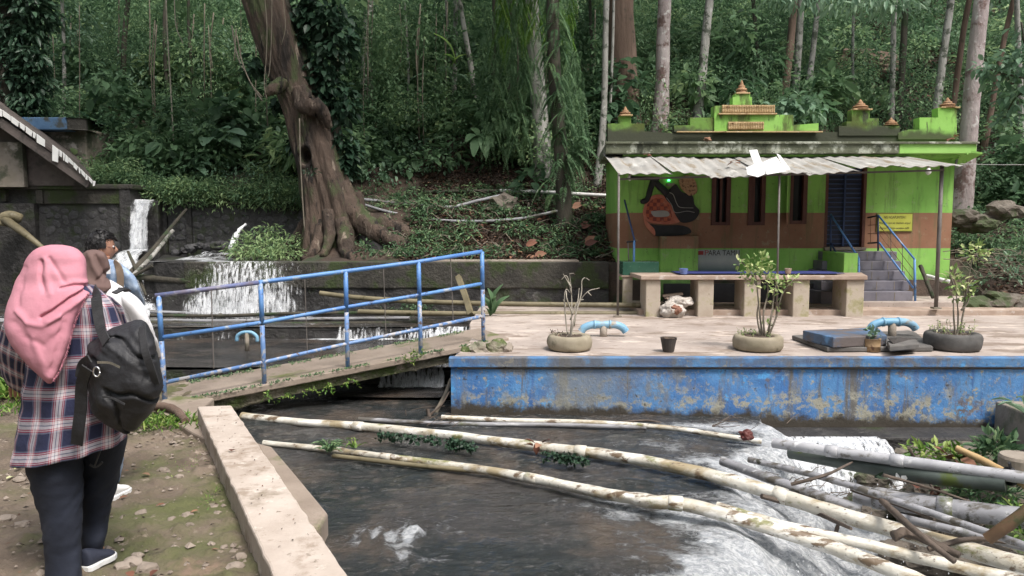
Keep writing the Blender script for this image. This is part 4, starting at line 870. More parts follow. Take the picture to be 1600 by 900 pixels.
# awning
aw = thing('awning', 'sagging corrugated sheet awning over the front of the green house', 'awning', (Xat(1200, 10), 10.6, 2.3))
fronts = [(967, 270), (1052, 269), (1108, 276), (1190, 273), (1262, 272), (1340, 264), (1404, 259), (1500, 256)]
ax0, ax1 = P(945, 240, F-.1).x, P(1404, 237, F-.1).x
FD = 9.85; fX = [Xat(p[0], FD) for p in fronts]; fZ = [Zat(p[1]+1, FD) for p in fronts]
edges = [ax0 + (ax1-ax0)*k/7 for k in range(8)]
for k in range(7):
    x0, x1 = edges[k]-.03, edges[k+1]+.02; nx = max(36, int((x1-x0)/.009)); yy = np.linspace(0, 1, 10); xx = np.linspace(x0, x1, nx)
    U, T = np.meshgrid((xx-x0)/(x1-x0), yy); Xb = x0+(x1-x0)*U; Xf = fX[k]+(fX[k+1]-fX[k])*U if k < 7 else Xb
    Xf = Xb*.25+Xf*.75 if k < 6 else Xf
    X = Xb*(1-T)+Xf*T; zb = Zat(240.5, F-.1) - .004*k; zf = fZ[k]+(fZ[k+1]-fZ[k])*U + (.012 if k % 2 else -.012)
    Z = zb*(1-T)+zf*T + .009*np.sin(X*2*math.pi/.165) + .02*(vn(X*2, T*2, 3, 90)-.5)*T + .006*(k % 2)
    Y = (F-.08)*(1-T) + (FD + .05*(vn(X*9, 0*X, 2, 91)-.5) - .03*(k % 2))*T
    o = mobj('sheet', grid_mesh('sheet', X, Y, Z, M['awning']), aw); s = o.modifiers.new('t', 'SOLIDIFY'); s.thickness = .006; s.use_rim = True
m = MB(); m.beam(P(985, 278, 10.02), P(1030, 279, 10.02), .03, .05); m.build('purlin', M['black'], aw)
m = MB(); m.beam(P(968, 280, 9.98), P(1475, 266, 9.98), .02, .025); m.build('front_batten', M['grey_steel'], aw)
def quad3(name, pts, mt, parent, th=.004, label=None, cat=None):
    m = MB(); n = len(pts); m.add(pts, [tuple(range(n))]); o = m.build(name, mt, parent, fix=False); s = o.modifiers.new('t', 'SOLIDIFY'); s.thickness = th
    return tag(o, label, cat)
bs = thing('broken_sheet', 'bright white broken roofing pieces lying bent on the middle of the awning', 'roof sheet', tuple(P(1200, 262, 10.1)))
quad3('strip', [P(1170, 235, 10.2), P(1183, 234, 10.2), P(1192, 258, 10.0), P(1180, 262, 10.0)], M['white_sheet'], bs)
quad3('strip', [P(1166, 262, 9.8), P(1190, 252, 9.9), P(1196, 272, 9.7), P(1184, 277, 9.68), P(1168, 273, 9.7)], M['white_sheet'], bs)
quad3('panel', [P(1190, 254, 9.9), P(1213, 245, 10.0), P(1228, 268, 9.72), P(1198, 273, 9.68)], M['white_sheet'], bs)
quad3('panel', [P(1213, 240, 10.05), P(1219, 243, 10.05), P(1235, 265, 9.75), P(1228, 270, 9.7)], M['white_sheet'], bs)
for px, py, w in ((1010, 245, 4), (1147, 257, 6), (1100, 221, 7), (1490, 220, 8)):
    p = P(px, py, 10.3 if py > 240 else 11.0); o = leaf_obj('fallen_leaf', [leafset(np.array([p+Vector((random.uniform(-.02, .02), random.uniform(-.02, .02), .02+i*.01)) for i in range(4)]), RNG.normal(0, 1, (4, 3))*[1, 1, .25], .09*w/5, .05*w/5, T8)], M['litter_red'])
    tag(o, {1010: 'curled red-brown dead leaf at the left end of the awning', 1147: 'curled red-brown dead leaf beside the broken white sheet', 1100: 'dead leaf lying on the roof ledge left of the middle', 1490: 'dead leaf on the right end of the roof ledge'}[px], 'leaf')
for i, (px, yt, yb, r_, d_) in enumerate(((967, 270, 495, .016, 9.87), (1218, 272, 497, .014, 9.87), (1472, 258, 482, .026, 10.02))):
    m = MB(); z0 = Zat(yb, d_); m.tube([Vector((Xat(px-(3 if i == 2 else 0), d_), d_, z0)), P(px, yt, d_)], r_, 10); m.build('support_post', M['grey_steel'], aw, smooth=True)
    m = MB(); q_ = Vector((Xat(px-(3 if i == 2 else 0), d_), d_, z0)); m.box(q_.x-.05, q_.x+.05, q_.y-.05, q_.y+.05, z0-.004, z0+.02); m.build('post_base', M['concrete'], aw)

# stairs
st = thing('stairs', 'grey-violet block stairs climbing to the dark blue door', 'stairs', (Xat(1350, 10.6), 10.6, .45))
zs0, zs1 = ZP+.14, fz(392); ns = 5
me = None
for k in range(ns):
    y0 = 10.55 + k*.17; z0 = zs0 + (zs1-zs0)*k/ns; z1 = zs0 + (zs1-zs0)*(k+1)/ns; xa = Xat(1287, y0); xb = Xat(1432 - k*7, 10.55+.17*k)
    m = MB(); m.box(xa, xb, y0, F-.002, z0 if k else zs0-.1, z1-.003); m.build('step', M['stairs'], st, bevel=.008)
    m = MB(); 
    for j in range(1, 5): xx = xa + (xb-xa)*(j + .15*(k % 2))/5; m.box(xx-.004, xx+.004, y0-.004, y0+.002, z0+.01, z1-.01)
    m.build('tile_joint', M['concrete'], st)
def rail(name, label, segs, mt=M['blue_paint'], r=.014):
    a = thing(name, label, 'handrail', tuple(segs[0][0]))
    for s in segs: m = MB(); m.tube([s[0], s[1]], s[2] if len(s) > 2 else r, 8); m.build(s[3] if len(s) > 3 else 'bar', s[4] if len(s) > 4 else mt, a, smooth=True)
    return a
dA, dB = 11.2, 10.55
rail('stair_handrail', 'navy handrail on the left side of the stairs', [
    (P(1298, 335, dA), P(1298, 398, dA), .014, 'post', M['navy']), (P(1298, 335, dA), P(1342, 404, dB), .014, 'top_rail', M['blue_paint']), (P(1298, 380, dA), P(1330, 436, dB), .014, 'lower_rail', M['navy']), (P(1342, 404, dB), P(1342, 480, dB), .015, 'post')])
rail('stair_handrail', 'blue handrail with thin bars on the right side of the stairs', [
    (P(1372, 336, dA), P(1372, 392, dA), .014, 'post', M['navy']), (P(1372, 337, dA), P(1356, 340, dA+.15), .012, 'return_bar', M['black']), (P(1372, 379, dA), P(1356, 380, dA+.15), .012, 'return_bar', M['black']),
    (P(1360, 340, dA+.1), P(1360, 380, dA+.1), .005, 'thin_bar', M['rust']), (P(1356, 352, dA+.1), P(1372, 351, dA), .005, 'thin_bar', M['rust']), (P(1356, 365, dA+.1), P(1372, 365, dA), .005, 'thin_bar', M['rust']),
    (P(1372, 336, dA), P(1429, 405, dB), .014, 'top_rail'), (P(1374, 379, dA), P(1427, 450, dB), .014, 'lower_rail'), (P(1429, 405, dB), P(1430, 472, dB), .017, 'post'),
    (P(1374, 352, dA), P(1427, 421, dB), .004, 'thin_bar', M['rust']), (P(1374, 366, dA), P(1427, 436, dB), .004, 'thin_bar', M['rust']),
    (P(1392, 362, 10.95), P(1392, 402, 10.95), .005, 'thin_bar', M['grey_steel']), (P(1410, 384, 10.75), P(1410, 425, 10.75), .005, 'thin_bar', M['grey_steel'])])
rail('left_handrail', 'narrow slanting blue handrail before the left end of the house', [
    (P(976, 313, 11.25), P(992, 378, 10.6), .014, 'slanting_rail', M['navy']), (P(991, 376, 10.6), P(990, 432, 10.6), .016, 'post'), (P(979, 378, 10.62), P(994, 377, 10.6), .012, 'cross_bar', M['black']), (P(981, 378, 10.62), P(984, 436, 10.62), .008, 'thin_bar', M['grey_steel'])])

# wall relief: a plain generic decoration of the same size and colours
re_ = thing('wall_relief', 'painted cut-out wall decoration with a checked orange shape and black limbs-like curves', 'wall decoration', (fx(1045), F-.02, fz(365)))
re_['label'] = 'painted relief of black curved shapes around a checked orange disc left of the windows'
def flat(name, pts, mt, y, th=.012, sm=True):
    pts = [(fx(a), fz(b)) for a, b in pts]
    if sm: c = curve([Vector((a, 0, b)) for a, b in pts+[pts[0]]], 5)[:-1]; pts = [(v.x, v.z) for v in c]
    m = MB(); m.prism(pts, y-th, y); return m.build(name, mt, re_)
flat('checked_shape', [(1007,318),(1017,307),(1030,304),(1043,311),(1052,324),(1056,336),(1062,346),(1048,350),(1030,350),(1012,346),(1004,334)], M['orange'], F-.004, .012)
flat('checked_panel', [(1010,320),(1020,311),(1036,311),(1046,326),(1048,344),(1026,346),(1010,340)], M['checked'], F-.017, .008)
flat('black_shape', [(1034,301),(1044,296),(1054,288),(1064,300),(1080,306),(1084,320),(1092,330),(1084,344),(1066,348),(1056,338),(1049,322),(1040,312)], M['black'], F-.018, .012)
m = MB(); m.tube(curve([Vector((fx(a), F-.02, fz(b))) for a, b in ((1042, 303), (1030, 292), (1020, 284), (1015, 296), (1010, 312), (1000, 316))], 5), [.055]*6+[.05]*6+[.045]*6+[.04]*6+[.035, .02], 8); m.build('black_curve', M['black'], re_, smooth=True)
flat('black_base', [(1015,350),(1030,352),(1046,352),(1062,352),(1076,356),(1079,364),(1060,368),(1026,369),(1022,362)], M['black'], F-.005, .02)
flat('tan_shape', [(1058,282),(1070,274),(1082,280),(1087,292),(1086,302),(1076,306),(1068,300),(1062,294)], M['tan_relief'], F-.031, .012)
flat('tan_tail', [(1004,338),(1012,348),(1022,358),(1023,368),(1016,362),(1008,352)], M['orange'], F-.018, .012)
for c_ in ([(1041,300),(1050,304),(1056,318),(1062,324),(1082,325)], [(1040,309),(1048,320),(1054,332),(1072,330),(1084,332)]):
    m = MB(); m.tube(curve([Vector((fx(a), F-.033, fz(b))) for a, b in c_], 5), .005, 5); m.build('pale_line', M['line'], re_)
flat('grey_label', [(1016,330),(1036,329),(1044,332),(1043,338),(1024,339),(1018,335)], M['line'], F-.027, .006)

def text(s, px0, py, h, y, mt, parent, wpx=None, name='lettering', d=None, shear=0):
    cu = bpy.data.curves.new(name, 'FONT'); cu.body = s; cu.extrude = .001; cu.materials.append(mt); cu.shear = shear
    o = bpy.data.objects.new(name, cu); COL.objects.link(o); p = P(px0, py, y)
    bpy.context.view_layer.update(); w = o.dimensions.x; hh = h*y/FPX/.72
    cu.size = hh; sx = (wpx*y/FPX)/(w*hh) if wpx else 1
    o.scale = (sx, 1, 1); o.rotation_euler = (math.pi/2, 0, 0); o.location = p
    bpy.context.view_layer.update(); me = bpy.data.meshes.new_from_object(o.evaluated_get(bpy.context.evaluated_depsgraph_get())); bpy.data.objects.remove(o)
    o = bpy.data.objects.new(name, me); COL.objects.link(o); o.scale = (sx, 1, 1); o.rotation_euler = (math.pi/2, 0, 0); o.location = p
    if parent: o.parent = parent; o.location = p - wloc(parent)
    return o
# yellow sign
sy = F-.02; sg_ = thing('wall_sign', 'yellow notice board with dark lettering right of the door', 'sign', (fx(1400), sy, fz(346)))
m = MB(); m.box(fx(1369), fx(1425), F-.02, F-.002, fz(362), fz(333)); m.build('board', M['sign_edge'], sg_)
m = MB(); m.box(fx(1370.5), fx(1423.5), F-.026, F-.0195, fz(360.5), fz(334.5)); m.build('board_face', M['sign_yellow'], sg_)
text('NG NGAPUNTEN !', 1381, 341.5, 4.2, F-.027, M['ink'], sg_, 34); text('Monggo ten ati mesten anpul', 1373, 350, 3.6, F-.027, M['ink'], sg_, 49, shear=.2); text('Ngaturi mboten wonten milih', 1374, 358, 3.6, F-.027, M['ink'], sg_, 46, shear=.2)
# banner
bx = thing('banner', 'grey and teal cloth banner with PARA TAMU lettering low on the house wall', 'banner', (fx(1122), F-.04, fz(408)))
bo = MB(); bo.box(fx(1088), fx(1156), F-.045, F-.038, fz(432), fz(390)); bo.build('banner_cloth', M['banner'], bx)
m = MB(); m.box(fx(1089), fx(1099), F-.048, F-.0455, fz(398), fz(392)); m.build('red_mark', M['banner_red'], bx)
text('P', 1100, 399, 8.5, F-.047, M['banner_red'], bx, 6.2); text('ARA TAMU', 1106.5, 399, 8.5, F-.047, M['ink'], bx, 49); 
# lamps
def bulb(px, py, d, label, mt=M['bulb'], s=1):
    p = P(px, py, d); b = thing('light_bulb', label, 'light bulb', tuple(p))
    m = MB(); m.lathe([(.005, -.075*s), (.025*s, -.06*s), (.032*s, -.035*s), (.022*s, -.008*s), (.014*s, 0)], p, 12); m.build('glass', mt, b, smooth=True)
    m = MB(); m.lathe([(.016*s, 0), (.018*s, .03*s), (.006, .035*s)], p, 10); m.build('socket', M['concrete'], b); m = MB(); m.tube([p+Vector((0, 0, .03)), p+Vector((0, .0, .12))], .003, 5); m.build('wire', M['black'], b)
bulb(1451, 263, 10.9, 'white bulb hanging before the right end of the house wall', s=1.3); bulb(984, 274, 10.3, 'small bulb under the left end of the awning')
gl = thing('green_light', 'tiny glowing green light on the wall above the relief', 'light', tuple(P(1045, 282, F-.03)))
m = MB(); m.lathe([(.02, 0), (.018, .02), (.0, .028)], P(1045, 283, F-.03), 10); m.build('lens', M['green_lamp'], gl); m = MB(); m.box(fx(1040), fx(1052), F-.03, F-.001, fz(291), fz(286)); m.build('holder', M['concrete'], gl)
cu = MB(); cu.tube(curve([P(1500, 256, 10), P(1560, 257.5, 10), P(1640, 257, 10)], 4), .004, 5); tag(cu.build('cable', M['line']), 'thin pale cable running from the awning tip to the right', 'cable')

# ------------------------------------------------------------------ bench table
bt = thing('long_bench', 'long low concrete table on five pale posts before the house', 'table', (Xat(1170, 10), 10, ZP))
zt2 = Zat(437, 9.9); zt3 = Zat(430.5, 9.9)
m = MB(); m.slab([(Xat(1002, 9.9), 9.86), (Xat(1357, 9.9), 9.86), (Xat(1352, 10.5), 10.55), (Xat(985, 10.5), 10.55)], zt2, zt3); m.build('top', M['bench_top'], bt, bevel=.008)
for a, b in ((1011, 1034), (1093, 1118), (1166, 1192), (1243, 1269), (1327, 1355)):
    m = MB(); m.box(Xat(a, 9.9), Xat(b, 9.9), 9.9, 10.35, ZP-.02, zt2-.002); m.build('post', M['bench_post'], bt, bevel=.012)
m = MB(); m.box(Xat(1035, 10.5), Xat(1325, 10.5), 10.5, 10.6, ZP, ZP+.1); m.build('foot_beam', M['concrete'], bt, bevel=.01)
m = MB(); X, Y = np.meshgrid(np.linspace(Xat(1062, 10), Xat(1322, 10), 60), np.linspace(9.98, 10.5, 12)); o = mobj('blue_cloth', grid_mesh('blue_cloth', X, Y, zt3+.012+.012*vn(X*4, Y*4, 3, 33), M['cloth_blue'])); tag(o, 'deep blue cloth spread on the long concrete table', 'cloth'); s = o.modifiers.new('t', 'SOLIDIFY'); s.thickness = .006; s.offset = 1
m = MB(); p = P(1068, 432, 10.0); m.lathe([(.045, 0), (.06, .075), (.055, .077), (.04, .01)], (p.x, p.y, zt3+.012), 16); tag(m.build('blue_bowl', mat('bowl_blue', (.10,.15,.38), (.14,.2,.45), 5, .4, 0)), 'small blue bowl on the left end of the blue cloth', 'bowl')
m = MB(); p = P(1231, 432, 10.0); m.lathe([(.035, 0), (.048, .07), (.043, .072), (.03, .01)], (p.x, p.y, zt3+.02), 16); tag(m.build('cup', M['bench_top']), 'small pinkish cup on the blue cloth right of the middle pole', 'cup')
m = MB(); p = P(1285, 429, 10.2); m.beam(P(1258, 429, 10.2), P(1312, 430, 10.1), .03, .012); tag(m.build('white_stick', M['pipe_grey']), 'pale stick lying on the right end of the blue cloth', 'stick')
# black sheet for the shade behind the table, then goods around it
m = MB(); m.box(Xat(1035, 11.2), Xat(1320, 11.2), 11.0, 11.05, ZP, fz(425)-.15); tag(m.build('shade_sheet', M['black']), 'black sheet standing in for the shaded area behind the long table', 'board')
tank = thing('green_tank', 'dim green glass tank on a pale stand left of the long table', 'tank', (Xat(1000, 10.5), 10.5, ZP))
m = MB(); m.box(Xat(974, 10.5), Xat(1031, 10.5), 10.5, 10.85, Zat(430, 10.5), Zat(409, 10.5)); m.build('glass_box', M['glass_green'], tank, bevel=.006)
m = MB(); m.box(Xat(972, 10.5), Xat(1033, 10.5), 10.48, 10.87, Zat(433, 10.5), Zat(430.2, 10.5)); m.build('stand_top', M['bench_top'], tank, bevel=.004)
m = MB(); m.box(Xat(975, 10.5), Xat(990, 10.5), 10.5, 10.6, ZP+.05, Zat(433, 10.5)-.002); m.build('stand_leg', M['bench_post'], tank, bevel=.006)
m = MB(); m.box(Xat(1016, 10.5), Xat(1028, 10.5), 10.5, 10.6, ZP+.05, Zat(433, 10.5)-.002); m.build('stand_leg', M['bench_post'], tank, bevel=.006)
# sack
sk = thing('sack', 'open crumpled white sack with reddish contents leaning on the leftmost table post', 'sack', tuple(P(1048, 494, 9.8)))
def blob(name, c, r, seed, mt, parent, amp=.3, sub=4, sm=True):
    me = rocklump(c, r, seed, sub, amp); me.materials.append(mt); me.polygons.foreach_set('use_smooth', [sm]*len(me.polygons)); o = bpy.data.objects.new(name, me); link(o, parent); o.location = Vector(c)-wloc(parent); return o
p = P(1050, 484, 9.85); blob('bag', (p.x, p.y, ZP+.09), (.17, .12, .11), 1.3, M['sack'], sk); blob('fold', (p.x+.12, p.y+.12, ZP+.19), (.17, .1, .07), 4.3, M['sack'], sk, .5); blob('contents', (p.x+.02, p.y-.09, ZP+.11), (.07, .05, .055), 7.3, M['sack_in'], sk, .5)
m = MB(); m.beam(P(1035, 462, 10.1), P(1066, 459, 10.1), .1, .03); m.beam(P(1040, 466, 10.0), P(1072, 465, 10.1), .06, .02); tag(m.build('scrap_wood', M['bench_top']), 'splintered boards stacked behind the white sack', 'boards')
# ------------------------------------------------------------------ things on the platform
def tyre(cx, cy, R, h, mt, name, label, seed):
    t = thing(name, label, 'planter', (cx, cy, ZP), None)
    prof = []
    for k in range(13):
        a = math.pi*(k/12-.5); prof.append((R-.05+.05*math.cos(a)**.6 if abs(math.cos(a)) > .01 else R-.05, h/2+h/2*math.sin(a)))
    m = MB(); inner = [(R-.085, h-.005), (R-.10, h*.75)]
    pr = prof + inner
    n = 40; vs = []
    for r, z in pr:
        for k in range(n):
            a = 2*math.pi*k/n; rr = r + .008*noise.noise(Vector((math.cos(a)*3, math.sin(a)*3, z*20+seed))); vs.append((cx+rr*math.cos(a), cy+rr*math.sin(a), ZP+z))
    m.add(vs, [(i*n+k, i*n+(k+1)%n, (i+1)*n+(k+1)%n, (i+1)*n+k) for i in range(len(pr)-1) for k in range(n)]); m.build('tyre', mt, t, smooth=True)
    m = MB(); X, Y = np.meshgrid(np.linspace(-1, 1, 24), np.linspace(-1, 1, 24)); rr = R-.085
    k = np.sqrt(np.maximum(X**2, Y**2)/np.maximum(X**2+Y**2, 1e-9)); mobj('soil', grid_mesh('soil', cx+X*k*rr, cy+Y*k*rr, ZP+h*.80+.03*vn(X*5, Y*5, 3, seed), M['pot_soil']), t)
    return t
def plat(px, py): return G(px, py, ZP)
yc = plat(891, 553).y
pl = []
tA = tyre(plat(891, 548).x, plat(891, 548).y+.10, .225, .145, M['tyre_tan'], 'tyre_planter', 'tan cement-coated tyre planter holding a bare leafless shrub', 1)
tB = tyre(plat(1189, 548).x, plat(1189, 548).y+.10, .245, .145, M['tyre_tan'], 'tyre_planter', 'tan cement-coated tyre planter in the middle, under a yellow-green shrub', 2)
tC = tyre(plat(1497, 547).x, plat(1497, 547).y+.10, .262, .165, M['tyre'], 'tyre_planter', 'dark grey tyre planter at the right holding a slim leafy shrub', 3)
def branchy(root, base, specs, r, mt, k=5):
    m = MB()
    for pts in specs: m.tube(curve(pts, k), [r*(1-.6*i/(k*(len(pts)-1))) for i in range(k*(len(pts)-1)+1)], 6)
    return m.build('stem', mt, root, smooth=True)
cA = Vector(tA.location); D_A = cA.y
sA = thing('bare_shrub', 'bare pale leafless shrub in the left tyre planter', 'shrub', tuple(cA+Vector((0, 0, .12))))
q_ = lambda px, py, d=0: P(px, py, D_A + d)
branchy(sA, cA, [[q_(890,530), q_(893,500), q_(893,460,.03), q_(890,428,.05)], [q_(893,460,.03), q_(886,432), q_(877,437)], [q_(890,428,.05), q_(896,427), ], [q_(890,532), q_(897,500,-.03), q_(908,460), q_(909,440), q_(914,434), q_(921,438)],
  [q_(888,530), q_(884,500,.04), q_(882,465), q_(885,452), q_(890,457)], [q_(884,480,.04), q_(880,468)], [q_(892,525), q_(903,478,.05), q_(918,456), q_(937,450)], [q_(918,456), q_(924,462)], [q_(895,492), q_(886,468,-.04), q_(885,455)], [q_(893,450), q_(880,428), ],
  [q_(897,510), q_(903,470), q_(905,450,.06)], [q_(891,500), q_(902,472), q_(912,468)]], .0085, M['twig'])
S = np.array([tuple(q_(x, y)) for x, y in ((877,437),(881,428),(896,427),(921,438),(937,450),(930,451),(890,457),(924,462),(885,452),(914,434)) for _ in range(2)])
leaf_obj('leaf_bud', [leafset(S, RNG.normal(0, 1, (len(S), 3)), .03, .014)], M['litter'], sA)
def small_weeds(c, n, r, mt, name, label, h=.09):
    o = thing(name, label, 'weeds', tuple(c)); m = MB(); L = []
    for i in range(n):
        a = random.uniform(0, 6.28); b = Vector(c)+Vector((math.cos(a)*r*random.uniform(.5, 1), math.sin(a)*r*.7, 0)); tp = b+Vector((random.gauss(0, .03), random.gauss(0, .03), h*random.uniform(.6, 1.2)))
        m.tube([b, b.lerp(tp, .5)+Vector((random.gauss(0, .008), 0, 0)), tp], [.003, .002, .001], 4)
        for j in range(6): L.append(b.lerp(tp, random.uniform(.3, 1)))
    m.build('stem', M['twig'], o); pos = np.array([tuple(v) for v in L]); leaf_obj('leaves', [leafset(pos, RNG.normal(0, 1, (len(pos), 3))+[0, 0, .3], .028, .012)], mt, o); return o
small_weeds(cA+Vector((-.11, 0, .11)), 8, .07, M['litter'], 'dry_weed', 'dry pinkish weeds at the left in the bare-shrub tyre planter', .07)
def leafy_shrub(root_loc, d, stems, tips, label, name='potted_shrub'):
    s = thing(name, label, 'shrub', tuple(root_loc)); q = lambda px, py, dd=0: P(px, py, d+dd)
    branchy(s, None, [[q(*p) for p in st_] for st_ in stems], .011, M['vine'])
    L = []; A = []
    for (px, py, dd, r, n) in tips:
        for i in range(n):
            v = Vector((random.gauss(0, 1), random.gauss(0, 1), random.gauss(0, 1))).normalized()*random.random()**.4*r; L.append(tuple(q(px, py, dd)+v)); A.append(tuple(v/r+Vector((0, 0, .35))))
    n = len(L); leaf_obj('leaves', [leafset(np.array(L), np.array(A)+RNG.normal(0, .35, (n, 3)), .062*RNG.uniform(.6, 1.25, n), .030, T8)], M['leaf_varieg'], s); return s
cB = Vector(tB.location); dB_ = cB.y
leafy_shrub(cB+Vector((0, 0, .12)), dB_, [[(1192,530),(1187,490),(1183,450,.03),(1180,425)], [(1195,530),(1193,490,-.04),(1200,455),(1196,430)], [(1197,530),(1206,490,.05),(1210,455),(1215,440)], [(1199,530),(1213,495),(1222,460),(1240,436)], [(1190,530),(1183,495,.05),(1186,470)], [(1185,450),(1172,425),(1158,408)], [(1200,530),(1204,500,-.05),(1208,470)], [(1183,446),(1176,438),(1165,434)]],
  [(1180,415,0,.10,44),(1192,408,.03,.09,34),(1173,426,-.03,.09,28),(1194,430,0,.10,34),(1200,445,0,.08,18),(1156,410,0,.045,8),(1165,434,0,.055,12),(1176,445,0,.06,14),(1215,446,0,.07,20),(1232,440,0,.05,14),(1240,436,0,.045,10),(1222,455,0,.05,10),(1210,478,0,.06,10),(1200,507,0,.05,12)], 'yellow-green variegated shrub in the middle tyre planter')
small_weeds(cB+Vector((-.02, 0, .11)), 22, .17, M['leaf_varieg'], 'tyre_weeds', 'thin weeds round the stem in the middle tyre planter', .09)
cC = Vector(tC.location); dC_ = cC.y
leafy_shrub(cC+Vector((0, 0, .14)), dC_, [[(1499,530),(1503,500),(1508,470),(1502,440)], [(1496,528),(1497,490,.03),(1494,460)], [(1493,528),(1490,490),(1490,465)], [(1502,485),(1512,472),(1514,455)], [(1508,470),(1514,430),(1520,400)], [(1494,460),(1488,440),(1484,428)]],
  [(1494,440,0,.09,34),(1508,448,0,.09,34),(1488,428,0,.06,16),(1500,460,0,.08,24),(1516,455,0,.06,14),(1522,398,0,.09,30),(1530,388,0,.07,20),(1512,392,.03,.06,14),(1540,392,0,.05,10)], 'slim light green shrub in the dark tyre planter at the right')
small_weeds(cC+Vector((-.02, 0, .14)), 30, .20, M['leaf_varieg'], 'tyre_weeds', 'pale weeds with one orange leaf in the dark tyre planter', .12)

def vent(px0, px1, pyt, pyb, px_s, label):
    pb = plat(px_s, pyb); d = pb.y; t = thing('vent_pipe', label, 'pipe', tuple(pb)); q = lambda x, y: P(x, y, d); w = (px1-px0)
    r = .045
    pts = [q(px0+7, pyt+16), q(px0+12, pyt+10), q(px0+22, pyt+6), q(px_s-10, pyt+5), q(px_s+12, pyt+5), q(px1-20, pyt+6), q(px1-11, pyt+10), q(px1-6, pyt+16)]
    m = MB(); m.tube(curve(pts, 5), r*.93, 18, cap=False); m.tube(list(reversed(curve(pts, 5))), r*.80, 18, cap=False); m.build('curved_pipe', M['vent_blue'], t, smooth=True)
    for x in (px_s-14, px_s+10):
        m = MB(); m.tube([q(x-1.5, pyt+5), q(x+1.5, pyt+5)], r*1.12, 18); m.build('collar', M['vent_blue'], t, smooth=True)
    m = MB(); m.tube([pb-Vector((0, 0, .03)), q(px_s, pyt+6)], r*.9, 16); m.build('riser', M['concrete'], t, smooth=True); return t
vent(901, 984, 502, 525, 943, 'faded blue T-shaped vent pipe right of the bare shrub')
vent(1353, 1437, 498, 531, 1394, 'brighter blue T-shaped vent pipe behind the hatch slab')
pv = G(402, 560, .03); t = thing('vent_pipe', 'small pale blue hooked pipe standing in the pond behind the railing', 'pipe', tuple(P(385, 560, 9.6)))
q = lambda x, y: P(x, y, 9.0); m = MB(); m.tube(curve([q(370, 533), q(371, 525), q(378, 520), q(386, 519), q(394, 520), q(401, 526), q(402, 534)], 4), .022, 10); m.build('curved_pipe', M['vent_blue'], t, smooth=True); m = MB(); m.tube([q(386, 548), q(386, 520)], .026, 10); m.build('riser', M['concrete'], t, smooth=True)
# pots
p = plat(1047, 551); m = MB(); t = thing('plant_pot', 'small dark broken pot filled with earth at the terrace edge', 'pot', tuple(p)); m.lathe([(.055, 0), (.08, .13), (.084, .135), (.074, .132), (.07, .11)], p+Vector((0, .08, 0)), 18); m.build('pot', M['pot_dark'], t, smooth=False)
blob('earth', p+Vector((0, .08, .12)), (.068, .068, .02), 2, M['pot_soil'], t)
p = plat(1369, 551); t = thing('tin_can', 'rusty tan tin can holding a small green seedling', 'can', tuple(p)); m = MB(); m.lathe([(.078, 0), (.078, .05), (.080, .052), (.078, .056), (.078, .12), (.082, .125), (.072, .124), (.07, .10)], p+Vector((0, .09, 0)), 20); m.build('can', M['can'], t, smooth=True)
blob('earth', p+Vector((0, .09, .11)), (.068, .068, .015), 2, M['pot_soil'], t)
S = np.array([tuple(p+Vector((random.gauss(0, .03), .09+random.gauss(0, .03), random.uniform(.13, .22)))) for _ in range(26)]); leaf_obj('seedling', [leafset(S, RNG.normal(0, 1, (26, 3))+[0, 0, .4], .055, .035, T8)], M['leaf_pale'], t)
# hatch
t = thing('water_hatch', 'low blue-painted concrete hatch slab with a cracked corner on the terrace', 'hatch', tuple(plat(1340, 540)))
m = MB(); e = [plat(1236, 529), plat(1290, 551), plat(1460, 549), plat(1440, 522), plat(1270, 521)]; e = [plat(1237, 530), plat(1292, 550), plat(1458, 549), plat(1432, 526), plat(1420, 522)]
m.slab([(v.x, v.y) for v in e], ZP, ZP+.045); m.build('base', M['hatch_base'], t, bevel=.008)
e = [G(1254, 516, ZP+.15), G(1302, 527, ZP+.15), G(1386, 524, ZP+.15), G(1372, 511.5, ZP+.15)]
m = MB(); m.slab([(v.x, v.y) for v in e], ZP+.047, ZP+.15); m.build('lid', M['hatch'], t, bevel=.01)
m = MB(); e = [G(1386, 532, ZP+.10), G(1390, 541, ZP+.10), G(1436, 537, ZP+.10), G(1432, 530, ZP+.10)]; m.slab([(v.x, v.y) for v in e], ZP+.047, ZP+.10); m.build('cracked_corner', M['hatch_base'], t, bevel=.01)
quad3('torn_sheet', [G(1388, 528, ZP+.13), G(1395, 536, ZP+.11), G(1428, 536, ZP+.06), G(1434, 529, ZP+.09), G(1405, 527, ZP+.14)], M['pot_dark'], t, .008)

# ------------------------------------------------------------------ pipes and poles
def pipe(name, label, cat, pts, r, mt, group=None, n=14, wob=0, seed=0, k=6, cap=True, joints=()):
    if mt is M['pipe_white']: r = [v*.86 for v in r] if isinstance(r, (list, tuple)) else r*.86
    c = curve(pts, k); rr = [float(r)]*len(c) if not isinstance(r, (list, tuple)) else [float(v) for v in np.interp(np.linspace(0, 1, len(c)), np.linspace(0, 1, len(r)), r)]
    m = MB(); m.tube(c, rr, n, cap, wob, seed); o = m.build(name, mt, smooth=True); 
    if cap: 
        md = o.modifiers.new('es', 'EDGE_SPLIT'); md.split_angle = math.radians(60)
    for f in joints:
        i = int(f*(len(c)-2)); a, b = c[i], c[i+1]; t = (b-a).normalized(); m2 = MB(); q0 = a + t*(-.045); m2.tube([q0, q0+t*.004, q0+t*.086, q0+t*.09], [rr[i]*1.0, rr[i]*1.14, rr[i]*1.14, rr[i]*1.0], n); cc = m2.build('coupling', mt, o, smooth=True)
    return tag(o, label, cat, group)
W = lambda px, py, z: G(px, py, z)
